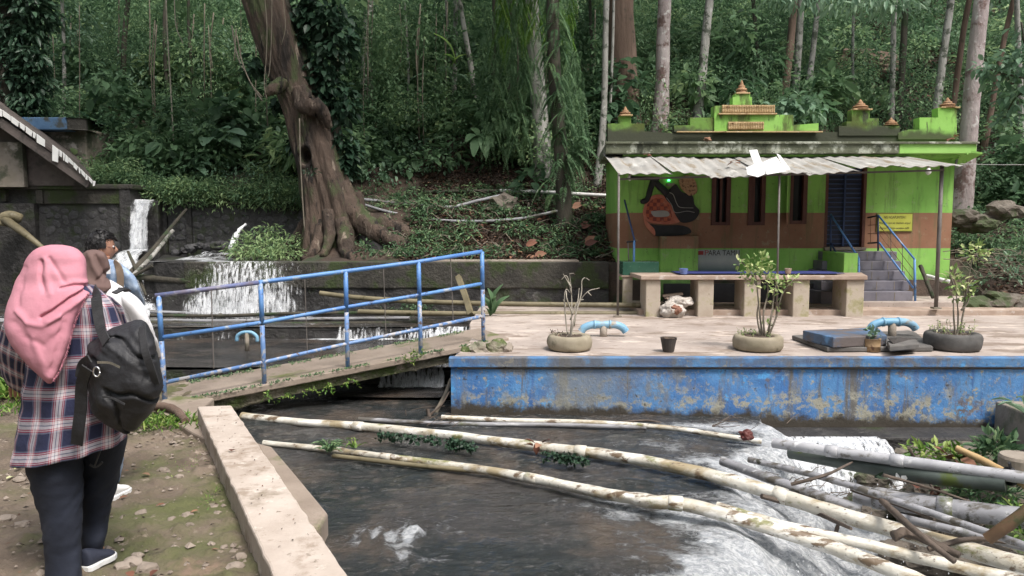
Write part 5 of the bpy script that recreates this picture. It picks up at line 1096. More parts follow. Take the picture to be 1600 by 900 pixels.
pipe('white_pipe', 'far thick peeling white pipe lying across the stream from the kerb', 'pipe', [W(378,650,-.185), W(470,660,-.18), W(560,666,-.165), W(700,680,-.165), W(850,699,-.13), W(960,712,-.13), W(1090,738,-.15), W(1200,768,-.20), W(1320,806,-.26), W(1450,842,-.30), W(1640,896,-.36)], [.040,.040,.042,.044,.046,.048,.050,.054,.056,.058,.060,.062], M['pipe_white'], wob=.16, seed=1, n=20, joints=(.22, .47, .74))
pipe('white_pipe', 'near thick mossy white pipe bending down through the foam', 'pipe', [W(412,692,-.17), W(520,703,-.165), W(620,716,-.16), W(720,729,-.155), W(830,747,-.13), W(930,768,-.13), W(1010,782,-.12), W(1080,790,-.13), W(1180,818,-.20), W(1290,852,-.28), W(1380,885,-.33), W(1480,925,-.38)], [.026,.028,.030,.033,.036,.040,.050,.046,.050,.050,.048,.048], M['pipe_white'], wob=.2, seed=2, n=20, joints=(.18, .38, .62))
pipe('white_pipe', 'second white pipe running alongside the near one in the foam', 'pipe', [W(1120,790,-.18), W(1220,820,-.22), W(1340,848,-.28), W(1480,882,-.34), W(1640,915,-.38)], [.030,.034,.038,.04,.04], M['pipe_white'], wob=.2, seed=3, n=16)
pipe('thin_pipe', 'thin brownish pipe beneath the near white pipe', 'pipe', [W(520,712,-.17), W(640,726,-.17), W(760,738,-.17), W(890,755,-.17)], .018, M['pipe_bamboo'], wob=.1)
pipe('thin_pipe', 'thin pale pipe closest to the foot of the blue wall', 'pipe', [W(690,652,-.14), W(800,657,-.14), W(920,660,-.15), W(1040,668,-.16), W(1110,678,-.18), W(1190,690,-.2)], .026, M['pipe_white'], wob=.1, seed=4)
pipe('thin_pipe', 'second thin grey strand under the blue wall, half in the water', 'pipe', [W(560,655,-.17), W(700,662,-.17), W(860,664,-.17), W(1010,668,-.17)], .02, M['pipe_grey'], wob=.1, seed=5)
pipe('grey_pipe', 'upper bright grey pipe tied at the right end with black strap', 'pipe', [P(1208,692,5.7), P(1320,708,5.35), P(1450,726,5.0), P(1640,752,4.55)], .040, M['pipe_light'], n=18, joints=(.3, .62))
pipe('dark_pipe', 'mossy dark green pipe lying right beneath the bright grey one', 'pipe', [P(1235,706,5.75), P(1340,726,5.35), P(1450,744,5.0), P(1572,756,4.7)], .055, M['pipe_dark'], n=18)
m = MB(); p = P(1578, 744, 4.72); m.tube([p+Vector((-.012, 0, 0)), p+Vector((.012, 0, 0))], .062, 16); m.tube([p+Vector((0, 0, .05)), p+Vector((-.03, -.03, .10))], .01, 6); tag(m.build('black_strap', M['black']), 'black strap tying the bright grey pipe at the right', 'strap')
pipe('grey_pipe', 'straight dull grey pipe slanting through the middle of the rapids', 'pipe', [P(1128,720,5.3), P(1200,747,5.0), P(1280,775,4.75), P(1345,797,4.6)], .034, M['pipe_grey'], n=16)
pipe('thin_pipe', 'long slim grey pipe crossing above the large grey one', 'pipe', [P(1170,718,5.2), P(1300,750,4.75), P(1450,800,4.3), P(1640,866,3.85)], .022, M['pipe_grey'], n=12, joints=(.2, .5))
pipe('grey_pipe', 'largest grey pipe lying at the right edge of the stream', 'pipe', [P(1335,772,5.0), P(1400,783,4.85), P(1520,800,4.6), P(1660,816,4.35)], .066, M['pipe_grey'], n=22, joints=(.25, .6))
pipe('thin_pipe', 'short slim grey pipe just below the large grey one', 'pipe', [P(1405,808,4.6), P(1480,826,4.4), P(1550,842,4.25), P(1650,868,4.1)], .026, M['pipe_grey'], n=12)
pipe('thin_pipe', 'half hidden grey pipe above the largest one among the plants', 'pipe', [P(1380,770,5.15), P(1450,780,5.0), P(1530,790,4.9)], .035, M['pipe_grey'], n=12)
pipe('broken_pole', 'dark split pole leaning across the white pipes at the lower right', 'pole', [P(1377,781,4.5), P(1410,812,4.25), P(1450,846,4.05), P(1492,878,3.9)], [.02,.022,.018,.015], M['pipe_brown'], wob=.15, n=8)
pipe('broken_pole', 'thick brown split bamboo jutting in at the right frame edge', 'pole', [P(1543,842,4.0), P(1575,820,3.95), P(1640,770,3.9)], [.032,.034,.03], mat('brown_bamboo', (.10,.055,.03), (.17,.10,.05), 4, .6, .4, layers=[((.05,.06,.02), 3, .52, .62)]), n=10, wob=.08)
pipe('bamboo_pole', 'yellowish splintered bamboo pole crossing the tied grey pipes', 'pole', [P(1494,700,5.1), P(1540,722,4.95), P(1580,745,4.75), P(1640,780,4.5)], [.022,.026,.028,.03], mat('fresh_bamboo', (.38,.24,.10), (.48,.35,.18), 5, .6, .3), n=10, wob=.12)
pipe('loose_stick', 'pale stick leaning under the left end of the blue wall', 'pole', [P(680,645,6.95), P(694,620,7.05), P(705,592,7.15)], [.022,.02,.018], M['vine'], n=8, wob=.1)
for i, (a, lab) in enumerate((([P(668,640,6.8), P(672,655,6.75), P(676,668,6.7)], 'short reddish snag standing among the thin pipes'), ([P(672,648,6.78), P(690,632,6.8), P(702,612,6.85)], 'forked thin twig rising from the snag near the blue wall'))):
    pipe('twig', lab, 'twig', a, [.012, .008, .004] if i else [.02, .016, .02], M['pipe_brown'], n=6, wob=.2)
for pts, lab in (([P(1290,800,4.7), P(1300,790,4.65), P(1318,795,4.6), P(1312,812,4.6), P(1306,832,4.6)], 'bare curled root caught on the rapids pipes'), ([P(1395,838,4.3), P(1420,832,4.3), P(1460,850,4.2), P(1500,868,4.1)], 'dark waterlogged branch between the two lowest white pipes')):
    pipe('drift_twig', lab, 'twig', pts, [.006, .008, .01, .014] if 'curled' in lab else [.03,.03,.025,.02], M['pipe_brown'], n=6, wob=.25)
for pts, r_, lab in (([(1236,757),(1290,742),(1332,722)], .012, 'thin bare stick crossing under the tied pipes'), ([(1330,765),(1400,788),(1460,812)], .014, 'dark thin stick beside the largest grey pipe'), ([(1190,775),(1262,796),(1330,826)], .018, 'wet dark stick lying in the foam between the white pipes'), ([(1420,700),(1440,735),(1462,770)], .012, 'thin brown stick propped on the mossy dark pipe'), ([(1380,742),(1450,762),(1540,792)], .011, 'black cable trailing over the right bank'), ([(930,665),(1010,657),(1060,668),(1120,676)], .010, 'curved rootlet washed against the blue wall foot'), ([(1450,858),(1520,842),(1600,852)], .016, 'weathered stick above the lowest white pipe at the right')):
    pipe('loose_stick', lab, 'stick', [P(x, y, 4.75 if y > 740 else 5.3 if y > 690 else 6.6) if y < 800 else P(x, y, 4.2) for x, y in pts], [r_, r_*.9, r_*.6], M['pipe_brown'], n=6, wob=.25, seed=r_*100)
m = MB()
for i in range(90):
    px, py = random.choice([(1230, 745), (1300, 770), (1400, 770), (1480, 850), (1560, 860), (1150, 665), (700, 655)]); p = W(px+random.gauss(0, 35), py+random.gauss(0, 8), -.16 if px < 1200 else -.36); a = random.gauss(0, .7); l = random.uniform(.05, .25)
    m.tube([p, p+Vector((math.cos(a)*l*.5, math.sin(a)*l*.5, random.uniform(0, .05))), p+Vector((math.cos(a)*l, math.sin(a)*l, random.uniform(-.02, .05)))], [.004, .003, .002], 4)
tag(m.build('drift_twigs', M['pipe_brown']), kind='stuff')
# moss, mussels and weeds on the pipes
S = []
for (a, b, zz) in (((590, 672), (690, 682), -.10), ((700, 684), (740, 690), -.10), ((850, 702), (920, 712), -.10)):
    for i in range(260):
        t = random.random(); p = W(a[0]+(b[0]-a[0])*t, a[1]+(b[1]-a[1])*t+2, zz); S.append(p+Vector((random.gauss(0, .02), random.gauss(0, .02)-.02, random.uniform(-.06, .0))))
S = np.array([tuple(s) for s in S]); o = leaf_obj('pipe_moss', [leafset(S, RNG.normal(0, 1, (len(S), 3)), .035, .028)], M['leaf_dark']); tag(o, kind='stuff')
def grass_tuft(c, n, h, w, mt, label, spread=.6, name='grass_tuft', cat='grass'):
    ax = np.stack([RNG.normal(0, spread, n), RNG.normal(0, spread, n), RNG.uniform(.6, 1.2, n)], -1); pos = np.array(c)+RNG.normal(0, .015, (n, 3))*[1, 1, .2]
    mid = pos + norm(ax)*h*.55; s1 = leafset(pos, ax, h*.75*RNG.uniform(.6, 1.1, n), w, T8); s2 = leafset(mid, ax+np.array([0, 0, -.9])+ax*[.8, .8, 0], h*.5*RNG.uniform(.6, 1.1, n), w*.8, T8)
    return tag(leaf_obj(name, [s1, s2], mt), label, cat)
grass_tuft(W(514, 706, -.12), 26, .15, .020, M['leaf'], 'tall green grass tuft growing on the near white pipe')
grass_tuft(W(552, 700, -.12), 10, .12, .014, M['leaf_bright'], 'thin yellow-green grass blades just right of the tall tuft')
for px, py, sc_, lab, mt in ((838, 694, .10, 'flat reddish dead leaf lying on the far white pipe', 'litter_red'),):
    n = 5; p = W(px, py, -.08); pos = np.array(p)+RNG.normal(0, .02, (n, 3)); o = leaf_obj('dead_leaf', [leafset(pos, RNG.normal(0, 1, (n, 3))*[1, .4, .5], sc_, sc_*.55, T8)], M[mt]); tag(o, lab, 'leaf')
blob_r = [(1166, 680, -.12, (.06, .05, .04))]
t = mat('dark_red', (.07,.012,.01), (.10,.02,.015), 9, .6, .4)
for px, py, z, r_ in blob_r: o = rock('red_lump', W(px, py, z), r_, 3, t, 'dark red lump sitting at the brink of the rapids', 'debris')

# right bank of the stream: rocks, stones, plants
random.seed(21)
m_ = ['rough grey-brown rock', ]
rks = [(1225, 762, -.55, (.22, .16, .12)), (1300, 742, -.52, (.16, .12, .10)), (1360, 752, -.5, (.2, .15, .12)), (1480, 780, -.45, (.35, .25, .14)), (1560, 778, -.38, (.25, .2, .16)), (1440, 730, -.42, (.3, .2, .16)), (1540, 735, -.35, (.3, .2, .2)), (1600, 800, -.4, (.3, .2, .2)), (1500, 830, -.5, (.3, .2, .12)), (1350, 800, -.6, (.25, .2, .1)), (1520, 720, -.38, (.3, .25, .16)), (1590, 840, -.5, (.3, .3, .15)), (1440, 868, -.52, (.25, .15, .1)), (1540, 880, -.55, (.3, .2, .12)), (1250, 730, -.6, (.2, .12, .1))]
rlab = ['rock left of the dark pipe end in the rapids', 'rock under the left part of the dark green pipe', 'rock beneath the two pale leaves', 'wide flat rock between the dark pipe and the largest grey pipe', 'rock below the tied pipe ends at the right', 'rock behind the bright grey pipe beside the low plants', 'rock under the bamboo pole', 'rock at the right frame edge above the split bamboo', 'rock under the thin grey pipes right of the dark split pole', 'rock at the left end of the largest grey pipe', 'rock just left of the concrete stub', 'rock at the right frame edge under the split bamboo', 'flat rock under the far white pipe at the lower right', 'rock between the two lowest white pipes at the right', 'small rock at the foot of the sill fall']
for i, (px, py, z, r_) in enumerate(rks): tag(rock('bank_rock', W(px, py, z-.06), r_, i*1.7, M['rock'], sub=4), 'wet brown ' + rlab[i], 'rock', 'rocks under the pipes')
X, Y = np.meshgrid(np.arange(3.0, 9.0, .05), np.arange(1.5, 6.5, .05)); Z = -.78 + .30*sstep(3.2, 4.6, X + .35*(Y-5)) + .25*(vn(X*1.6, Y*1.6, 5, 88)-.5)
tag(mobj('right_bank', grid_mesh('right_bank', X, Y, Z, M['rock'])), kind='structure')
def leaves_at(name, label, cat, spots, mt, L, Wd, n, r, tmpl=T8, kind=None, up=.5):
    S = []
    for c in spots: 
        c = np.array(c); d = norm(RNG.normal(0, 1, (n, 3))+[0, 0, .3]); pos = c + d*(RNG.random((n, 1))**.5)*r*[1, 1, .6]; S.append(leafset(pos, d+RNG.normal(0, .4, (n, 3))+[0, 0, up-.4], L*RNG.uniform(.6, 1.2, n), Wd, tmpl))
    return tag(leaf_obj(name, S, mt), label, cat, None, kind)
leaves_at('bank_plant', 'spreading low green plants behind the tied grey pipe', 'plant', [P(1450, 708, 5.6), P(1475, 712, 5.5), P(1435, 712, 5.6), P(1500, 715, 5.45)], M['leaf_bright'], .09, .03, 40, .13)
leaves_at('bank_plant', 'taller dark green leafy plant beside the concrete stub', 'plant', [P(1555, 695, 5.35), P(1570, 700, 5.3), P(1565, 712, 5.3), P(1548, 715, 5.3)], M['leaf'], .12, .04, 34, .14)
leaves_at('bank_plant', 'green ground plants between the dark pipe and the largest grey pipe', 'plant', [P(1520, 770, 4.9), P(1550, 775, 4.85), P(1575, 772, 4.8), P(1500, 768, 5.0)], M['leaf'], .07, .022, 70, .17)
leaves_at('bank_plant', 'small weeds at the far lower right among the pipes', 'plant', [P(1595, 835, 4.4), P(1590, 800, 4.5)], M['leaf_bright'], .06, .02, 40, .1)
leaves_at('dark_leaves', 'purple-brown withered leaves on the right bank', 'leaves', [P(1488, 714, 5.4), P(1478, 758, 5.05)], M['litter_red'], .11, .07, 7, .06)
leaves_at('pale_flower', 'two pale cream leaves standing upright under the dark pipe', 'leaf', [P(1404, 752, 5.0)], M['roof_bright'], .07, .045, 3, .04, up=1.5)
leaves_at('orange_leaf', 'single orange-brown heart leaf under the dark pipe', 'leaf', [P(1430, 756, 5.0)], M['litter_red'], .08, .06, 2, .015, up=.2)
leaves_at('round_leaf', 'round dark green leaf at the head of the right bank', 'leaf', [P(1372, 748, 5.1)], M['leaf_dark'], .11, .09, 2, .02)
grass_tuft(P(1604, 650, 5.2), 7, .3, .03, M['leaf_pale'], 'long pale grass blades on the concrete block at the right edge', 1.4)

# ------------------------------------------------------------------ pipes at the back
pipe('back_pipe', 'upper olive pipe along the foot of the dark wall', 'pipe', [P(500,458,10.9), P(560,465,10.8), P(650,471,10.6), P(800,475,10.35), P(1000,477,10.3)], .036, M['pipe_bamboo'])
pipe('back_pipe', 'lower olive pipe along the foot of the dark wall', 'pipe', [P(560,487,10.5), P(700,490,10.3), P(850,490,10.2), P(1060,490,10.2)], .036, M['pipe_bamboo'])
for i, (a, b, d) in enumerate(((487, 492, 10.9), (493, 490, 10.8), (500, 499, 10.6), (504, 506, 10.45))):
    pipe('floating_pole', ['uppermost floating pole in the pond below the weir', 'second floating pole in the pond below the weir', 'third floating pole in the pond below the weir', 'lowest floating pole at the brink of the long cascade'][i], 'pole', [P(235, a, d), P(350, (a+b)/2+2, d), P(450, b, d), P(600+i*20, b-2, d)], .026, M['bark_dark'] if i % 2 else M['pipe_grey'], wob=.1, seed=i)
pipe('leaning_board', 'short olive board leaning behind the right end of the railing', 'board', [P(716, 432, 10.8), P(728, 465, 10.5), P(736, 492, 10.2)], .05, M['pipe_bamboo'], n=4)
pipe('hill_pipe', 'pale plastic pipe lying level on the slope behind the wall', 'pipe', [P(780,298,14.2), P(850,300,14.0), P(900,303,13.9), P(960,306,13.9)], .034, mat('pale_pvc', (.48,.47,.46), (.6,.59,.58), 5, .4, .1))
pipe('hill_pipe', 'grey pipe joining the pale one from the left on the slope', 'pipe', [P(600,303,14.4), P(700,299,14.3), P(790,298,14.2), P(835,298,14.1)], .03, M['bark_dark'])
pipe('hill_pipe', 'kinked grey pipe crossing the litter from the big tree', 'pipe', [P(560,311,13.6), P(640,319,13.6), P(700,324,13.5), P(745,314,13.5), P(790,304,13.5)], .03, M['pipe_grey'])
pipe('hill_pipe', 'lowest sagging pipe on the litter slope', 'pipe', [P(562,318,13.3), P(620,334,13.2), P(700,345,13.0), P(800,343,12.9), P(880,328,12.9)], .026, M['pipe_grey'])
pipe('bamboo_pole', 'long bamboo leaning across the waterfall and over the pier', 'pole', [P(196, 436, 11.4), P(235, 395, 11.9), P(262, 362, 12.4), P(291, 327, 12.9)], [.06, .042, .034, .022], M['bark_dark'], n=10, wob=.1)
pipe('bamboo_pole', 'thinner grey bamboo bound beside the long leaning one', 'pole', [P(206, 432, 11.3), P(238, 400, 11.7), P(270, 360, 12.2)], [.03, .035, .03], M['bark_pale'], n=8)
pipe('bamboo_pole', 'dark level pole reaching right from the bamboo crossing', 'pole', [P(203, 431, 11.4), P(250, 436, 11.35), P(300, 440, 11.3)], .05, M['bark_dark'], n=8, wob=.1)
pipe('bamboo_pole', 'short stick crossing the bamboo from upper left to lower right', 'pole', [P(200, 393, 11.7), P(212, 420, 11.5), P(228, 462, 11.3)], [.022, .03, .02], M['bark_dark'], n=8)
pipe('bamboo_pole', 'short stub poking right at the bamboo crossing', 'pole', [P(205, 433, 11.3), P(222, 424, 11.3), P(238, 415, 11.3)], [.03, .025, .03], M['bark_dark'], n=8)
t = thing('outlet_pipe', 'mossy brown pipe with an elbow leaning on the left stone wall', 'pipe', tuple(P(10, 345, 12.6)))
m = MB(); m.tube([P(6, 342, 12.6), P(35, 362, 12.3), P(68, 388, 12.0)], [.075, .06, .035], 12); m.build('shaft', M['pipe_bamboo'], t, smooth=True)
m = MB(); m.tube(curve([P(3, 352, 12.6), P(6, 340, 12.6), P(18, 337, 12.6), P(32, 342, 12.7)], 4), .085, 12); m.build('elbow', M['pipe_bamboo'], t, smooth=True)

# ------------------------------------------------------------------ shack on the left
sh = thing('shack', 'old shack with a dark sloping roof whose torn edge shows bright white', 'shed', tuple(P(20, 270, 13.5)))
d0 = 12.4
m = MB(); e = [(-150, 120), (0, 178), (60, 215), (148, 282), (140, 290), (60, 240), (0, 205), (-150, 150)]
a = [P(x, y, d0) for x, y in ((-200, 95), (0, 172), (146, 283))]; b = [P(x, y, d0+3) for x, y in ((-200, 60), (0, 150), (120, 235))]; 
m.add([a[0], a[1], a[2], b[2], b[1], b[0]] + [v-Vector((0, 0, .05)) for v in (a[0], a[1], a[2], b[2], b[1], b[0])], [(0,1,4,5),(1,2,3,4),(11,10,7,6),(10,9,8,7),(0,6,7,1),(1,7,8,2),(2,8,9,3)]); m.build('roof', M['roof_sheet'], sh)
m = MB(); m.beam(P(-200, 112, d0+.05), P(0, 188, d0+.05), .05, .2); m.beam(P(0, 190, d0+.05), P(140, 288, d0+.05), .05, .14); m.build('fascia', M['roof_sheet'], sh)
m = MB(); e = [P(0, 196, d0+.5), P(138, 290, d0+.5), P(0, 290, d0+.5), P(-200, 290, d0+.5), P(-200, 120, d0+.5)]; m.add(e, [(0,1,2,3,4)]); m.build('gable', M['roof_sheet'], sh)
m = MB(); v0, v1 = P(-100, 210, d0+.35), P(38, 292, d0+.35); m.box(v0.x, v1.x, d0+.35, d0+.45, v1.z, Zat(222, d0+.35)); m.build('plaster_wall', M['plaster'], sh)
random.seed(5)
xx = -6
while xx < 150:
    w = random.uniform(4, 14) if xx < 100 else random.uniform(3, 8); y = np.interp(xx, [-10, 0, 60, 100, 146], [166, 170, 212, 240, 284]); y2 = np.interp(xx+w, [-10, 0, 60, 100, 146], [166, 170, 212, 240, 284]); h_ = random.uniform(8, 13) if not 58 < xx < 92 else random.uniform(15, 24)
    if xx > 105: h_ *= .6
    if random.random() < .92:
        m = MB(); q4 = [P(xx, y-1, d0-.03), P(xx+w-1, y2-1, d0-.03), P(xx+w-2+random.uniform(-1, 1), y2+h_*.8, d0-.02), P(xx+random.uniform(-1, 1), y+h_, d0-.02)]; m.add(q4+[v+Vector((0, .01, 0)) for v in q4], [(0,1,2,3),(7,6,5,4),(0,4,5,1),(1,5,6,2),(2,6,7,3),(3,7,4,0)]); m.build('torn_edge', M['roof_bright'], sh)
    xx += w
cb = thing('concrete_hut', 'grey concrete hut with a faded blue roof slab behind the shack', 'hut', tuple(P(100, 285, 14.2)))
m = MB(); m.box(Xat(-50, 14.2), Xat(141, 14.2), 14.2, 16.5, Zat(300, 14.2), Zat(201, 14.2)); m.build('wall', M['plaster'], cb, bevel=.02)
m = MB(); m.box(Xat(-50, 13.9), Xat(112, 13.9), 13.9, 16.8, Zat(203, 13.9), Zat(183, 13.9)); m.build('roof_slab', M['slab_blue'], cb, bevel=.02)
m = MB(); m.slab([(Xat(112, 13.9)+.002, 13.9), (Xat(136, 13.9), 14.05), (Xat(160, 15.5), 15.5), (Xat(160, 15.5), 16.8), (Xat(112, 13.9)+.002, 16.8)], Zat(203, 13.9)+.01, Zat(183, 13.9)-.01); m.build('slab_corner', M['mossy_cap'], cb, bevel=.02)
# ------------------------------------------------------------------ big leaning tree
def h1(x, y): return float(H(np.array([x]), np.array([y]))[0])
bt_ = thing('leaning_tree', 'huge leaning old tree with buttress roots and hanging lianas above the weir', 'tree', tuple(P(522, 398, 12.6)))
keys = [(-300, 318, 50), (-150, 366, 42), (0, 412, 34), (50, 428, 35), (100, 443, 33), (140, 459, 30), (180, 478, 34), (220, 489, 37), (260, 500, 36), (300, 513, 42), (340, 521, 43), (375, 521, 45), (395, 518, 46), (415, 518, 50)]
DT = 12.7; ys_ = np.linspace(-300, 415, 260); cx_ = np.interp(ys_, [k[0] for k in keys], [k[1] for k in keys]); hw = np.interp(ys_, [k[0] for k in keys], [k[2] for k in keys])
ker = np.ones(15)/15; cx_ = np.convolve(np.pad(cx_, 7, 'edge'), ker, 'valid'); hw = np.convolve(np.pad(hw, 7, 'edge'), ker, 'valid')
nth = 140; th = np.linspace(0, 2*math.pi, nth+1)
C = np.array([tuple(P(x, y, DT)) for x, y in zip(cx_, ys_)]); Rr = hw*DT/FPX
TH, I = np.meshgrid(th, np.arange(len(ys_))); Zc = C[I, 2]
flute = (vn(np.abs(((TH+math.pi/2) % (2*math.pi))-math.pi)*3.2, Zc*.55, 4, 31)-.5)
fine = (vn(np.abs(((TH+math.pi/2) % (2*math.pi))-math.pi)*12, Zc*1.6, 4, 32)-.5)
lowk = sstep(3.2, 1.0, Zc)
R_ = Rr[I]*(1 + flute*(.22+.55*lowk) + fine*(.09+.14*lowk)) ; R_ *= .93; R_ += lowk**2*.06*np.abs(np.cos(TH*2.5+.8))
X = C[I, 0] + R_*np.cos(TH); Y = C[I, 1] - R_*np.sin(TH); Z = Zc + 0*TH
# hollow knot
kx, kz = P(486, 247, DT).x, Zat(247, DT); dd = np.exp(-(((X-kx)/.07)**2+((Z-kz)/.10)**2)); rim = np.exp(-((np.hypot((X-kx)/.13, (Z-kz)/.17)-1)/.25)**2)
Y += np.where(np.sin(TH) > 0, dd*.30 - rim*.05, 0)
mobj('trunk', grid_mesh('trunk', X, Y, Z, M['bark_old']), bt_)
def root(pts, rs, seed, name='buttress_root', wob=.35, mt=None):
    c = curve(pts, 8); rr = [float(v) for v in np.interp(np.linspace(0, 1, len(c)), np.linspace(0, 1, len(rs)), rs)]
    m = MB(); m.tube(c, rr, 16, True, wob, seed); return m.build(name, mt or M['bark_old'], bt_, smooth=True)
q = lambda px, py, d=12.6: P(px, py, d)
root([q(530,290), q(550,330,12.5), q(582,360,12.4), q(630,384,12.3), q(695,404,12.2)], [.16,.20,.17,.12,.05], 1)
root([q(560,345,12.7), q(600,350,12.8), q(650,372,12.7), q(700,395,12.4)], [.14,.14,.12,.05], 2)
root([q(500,340,12.4), q(497,372,12.2), q(488,396,12.0), q(470,405,11.9)], [.11,.10,.08,.04], 3)
root([q(478,345,12.7), q(462,372,12.6), q(440,388,12.5), q(410,398,12.4)], [.09,.08,.06,.03], 4)
root([q(535,345,12.3), q(540,378,12.1), q(545,402,11.9), q(560,412,11.8)], [.12,.13,.12,.07], 5)
root([q(512,330,12.3), q(515,370,12.1), q(505,402,11.9)], [.10,.09,.06], 6)
root([q(556,300,12.8), q(566,345,12.8), q(575,370,12.8)], [.10,.14,.12], 7)
m = MB(); m.tube([q(560,352,12.5), q(578,378,12.45), q(600,408,12.3)], [.10,.17,.17], 10); m.build('hollow', M['dark_in'], bt_)  # near-black tube puts the hollow's shade into its colour
root([q(440,130,12.4), q(426,140,12.2), q(414,150,12.2)], [.12,.09,.03], 8, 'burl')
root([q(468,140,12.4), q(480,165,12.3), q(500,170,12.3), q(516,200,12.4)], [.14,.17,.13,.05], 9, 'burl')
root([q(440,-5,12.8), q(462,60,12.85), q(485,130,12.8), q(520,200,12.8), q(530,260,12.7)], [.10,.12,.14,.13,.08], 10, 'climbing_stem', mt=M['bark_dark'])
root([q(300,-160,12.8), q(200,-260,13.5), q(60,-400,14)], [.3,.2,.1], 11, 'limb')
root([q(380,-120,12.8), q(520,-260,13), q(700,-420,13)], [.28,.2,.1], 12, 'limb')
for pts, r_ in (([(413,-10),(417,40),(416,90),(413,130),(417,155)], .008), ([(425,-10),(424,60),(421,110),(418,122)], .007), ([(468,185),(469,240),(472,300),(476,362)], .011), ([(441,-10),(446,40),(440,70)], .006), ([(370,55),(378,95),(392,130),(410,152)], .010), ([(369,45),(366,95)], .009)):
    m = MB(); m.tube(curve([q(x, y, 12.15) for x, y in pts], 5), r_, 6); m.build('liana', M['vine'], bt_, smooth=True)
S = []
for (px, py, r_, n) in ((505,120,.35,220),(520,60,.45,300),(475,60,.18,60),(535,160,.3,160),(545,235,.22,90),(462,225,.10,30),(500,20,.4,220),(470,20,.25,90),(525,215,.25,110),(480,170,.12,60),(540,260,.2,70),(438,160,.12,40),(395,100,.2,50),(495,160,.25,90)):
    S.append(clump(P(px, py, 12.75), (r_, r_*.6, r_*1.2), n, .17, .10, .7, T8, vmid=.35))
S.append(clump(P(484, 268, 12.15), (.12, .08, .05), 30, .10, .02, .2, vmid=.8)); 
leaf_obj('clinging_leaves', S, M['leaf_dark'], bt_)
S = []
for i in range(34):
    c = P(random.uniform(60, 760), random.uniform(-360, -60), random.uniform(10.5, 15)); S.append(clump(c, .8, 130, .22, .10, .4))
leaf_obj('crown', S, M['leaf'], bt_)

# ------------------------------------------------------------------ other trees
random.seed(13)
def tree(px0, px1, pyb, wpx, d, mt, label, name='forest_tree', crown=True, leafmt='leaf', mossy=0, n=10, group=None, top=None, cr=1.0, kink=0.0):
    """trunk seen at px0 on the upper frame edge and standing at px1, pyb"""
    base = P(px1, pyb, d); base.z = min(base.z, h1(base.x, base.y)+.0) if top is None else base.z
    gz = h1(base.x, base.y); base = Vector((base.x, base.y, min(gz, base.z) - .25)) if abs(gz-base.z) < 3 else Vector((base.x, base.y, gz-.2))
    t = thing(name, label, 'tree', tuple(base), group); r = wpx/2*d/FPX
    topv = P(px0, 0, d); a = P(px1, pyb, d); dirv = (topv-a); dirv = dirv/dirv.z; hh = (topv.z-base.z) + (random.uniform(2.0, 4.0) if top is None else top)
    pts = []; ph = random.uniform(0, 6)
    for i in range(9):
        k = i/8; z = hh*k; pts.append(base + dirv*z + Vector((kink*math.sin(k*6+ph) + .02*math.sin(k*9), .06*math.sin(k*5+ph), 0)))
    rs = [r*(1.35 if i == 0 else 1.12 if i == 1 else 1.0 - .04*i) for i in range(9)]
    c = curve(pts, 5); rr = [float(v) for v in np.interp(np.linspace(0, 1, len(c)), np.linspace(0, 1, 9), rs)]
    m = MB(); m.tube(c, rr, n if wpx < 18 else 20, True, .10, random.random()*9)
    m.build('trunk', mt, t, smooth=True)
    if crown:
        S = []; tp = c[-1]
        for i in range(5):
            b = tp + Vector((random.gauss(0, .9), random.gauss(0, .9), random.uniform(-.6, .9)))*cr
            mb = MB(); mb.tube([tp-Vector((0, 0, .8)), tp.lerp(b, .5)+Vector((0, 0, .1)), b], [r*.5, r*.35, r*.15], 6); mb.build('limb', mt, t, smooth=True)
            S.append(clump(b, random.uniform(.7, 1.1)*cr, 120, .20, .085, .45))
        leaf_obj('crown', S, M[leafmt], t)
    return t
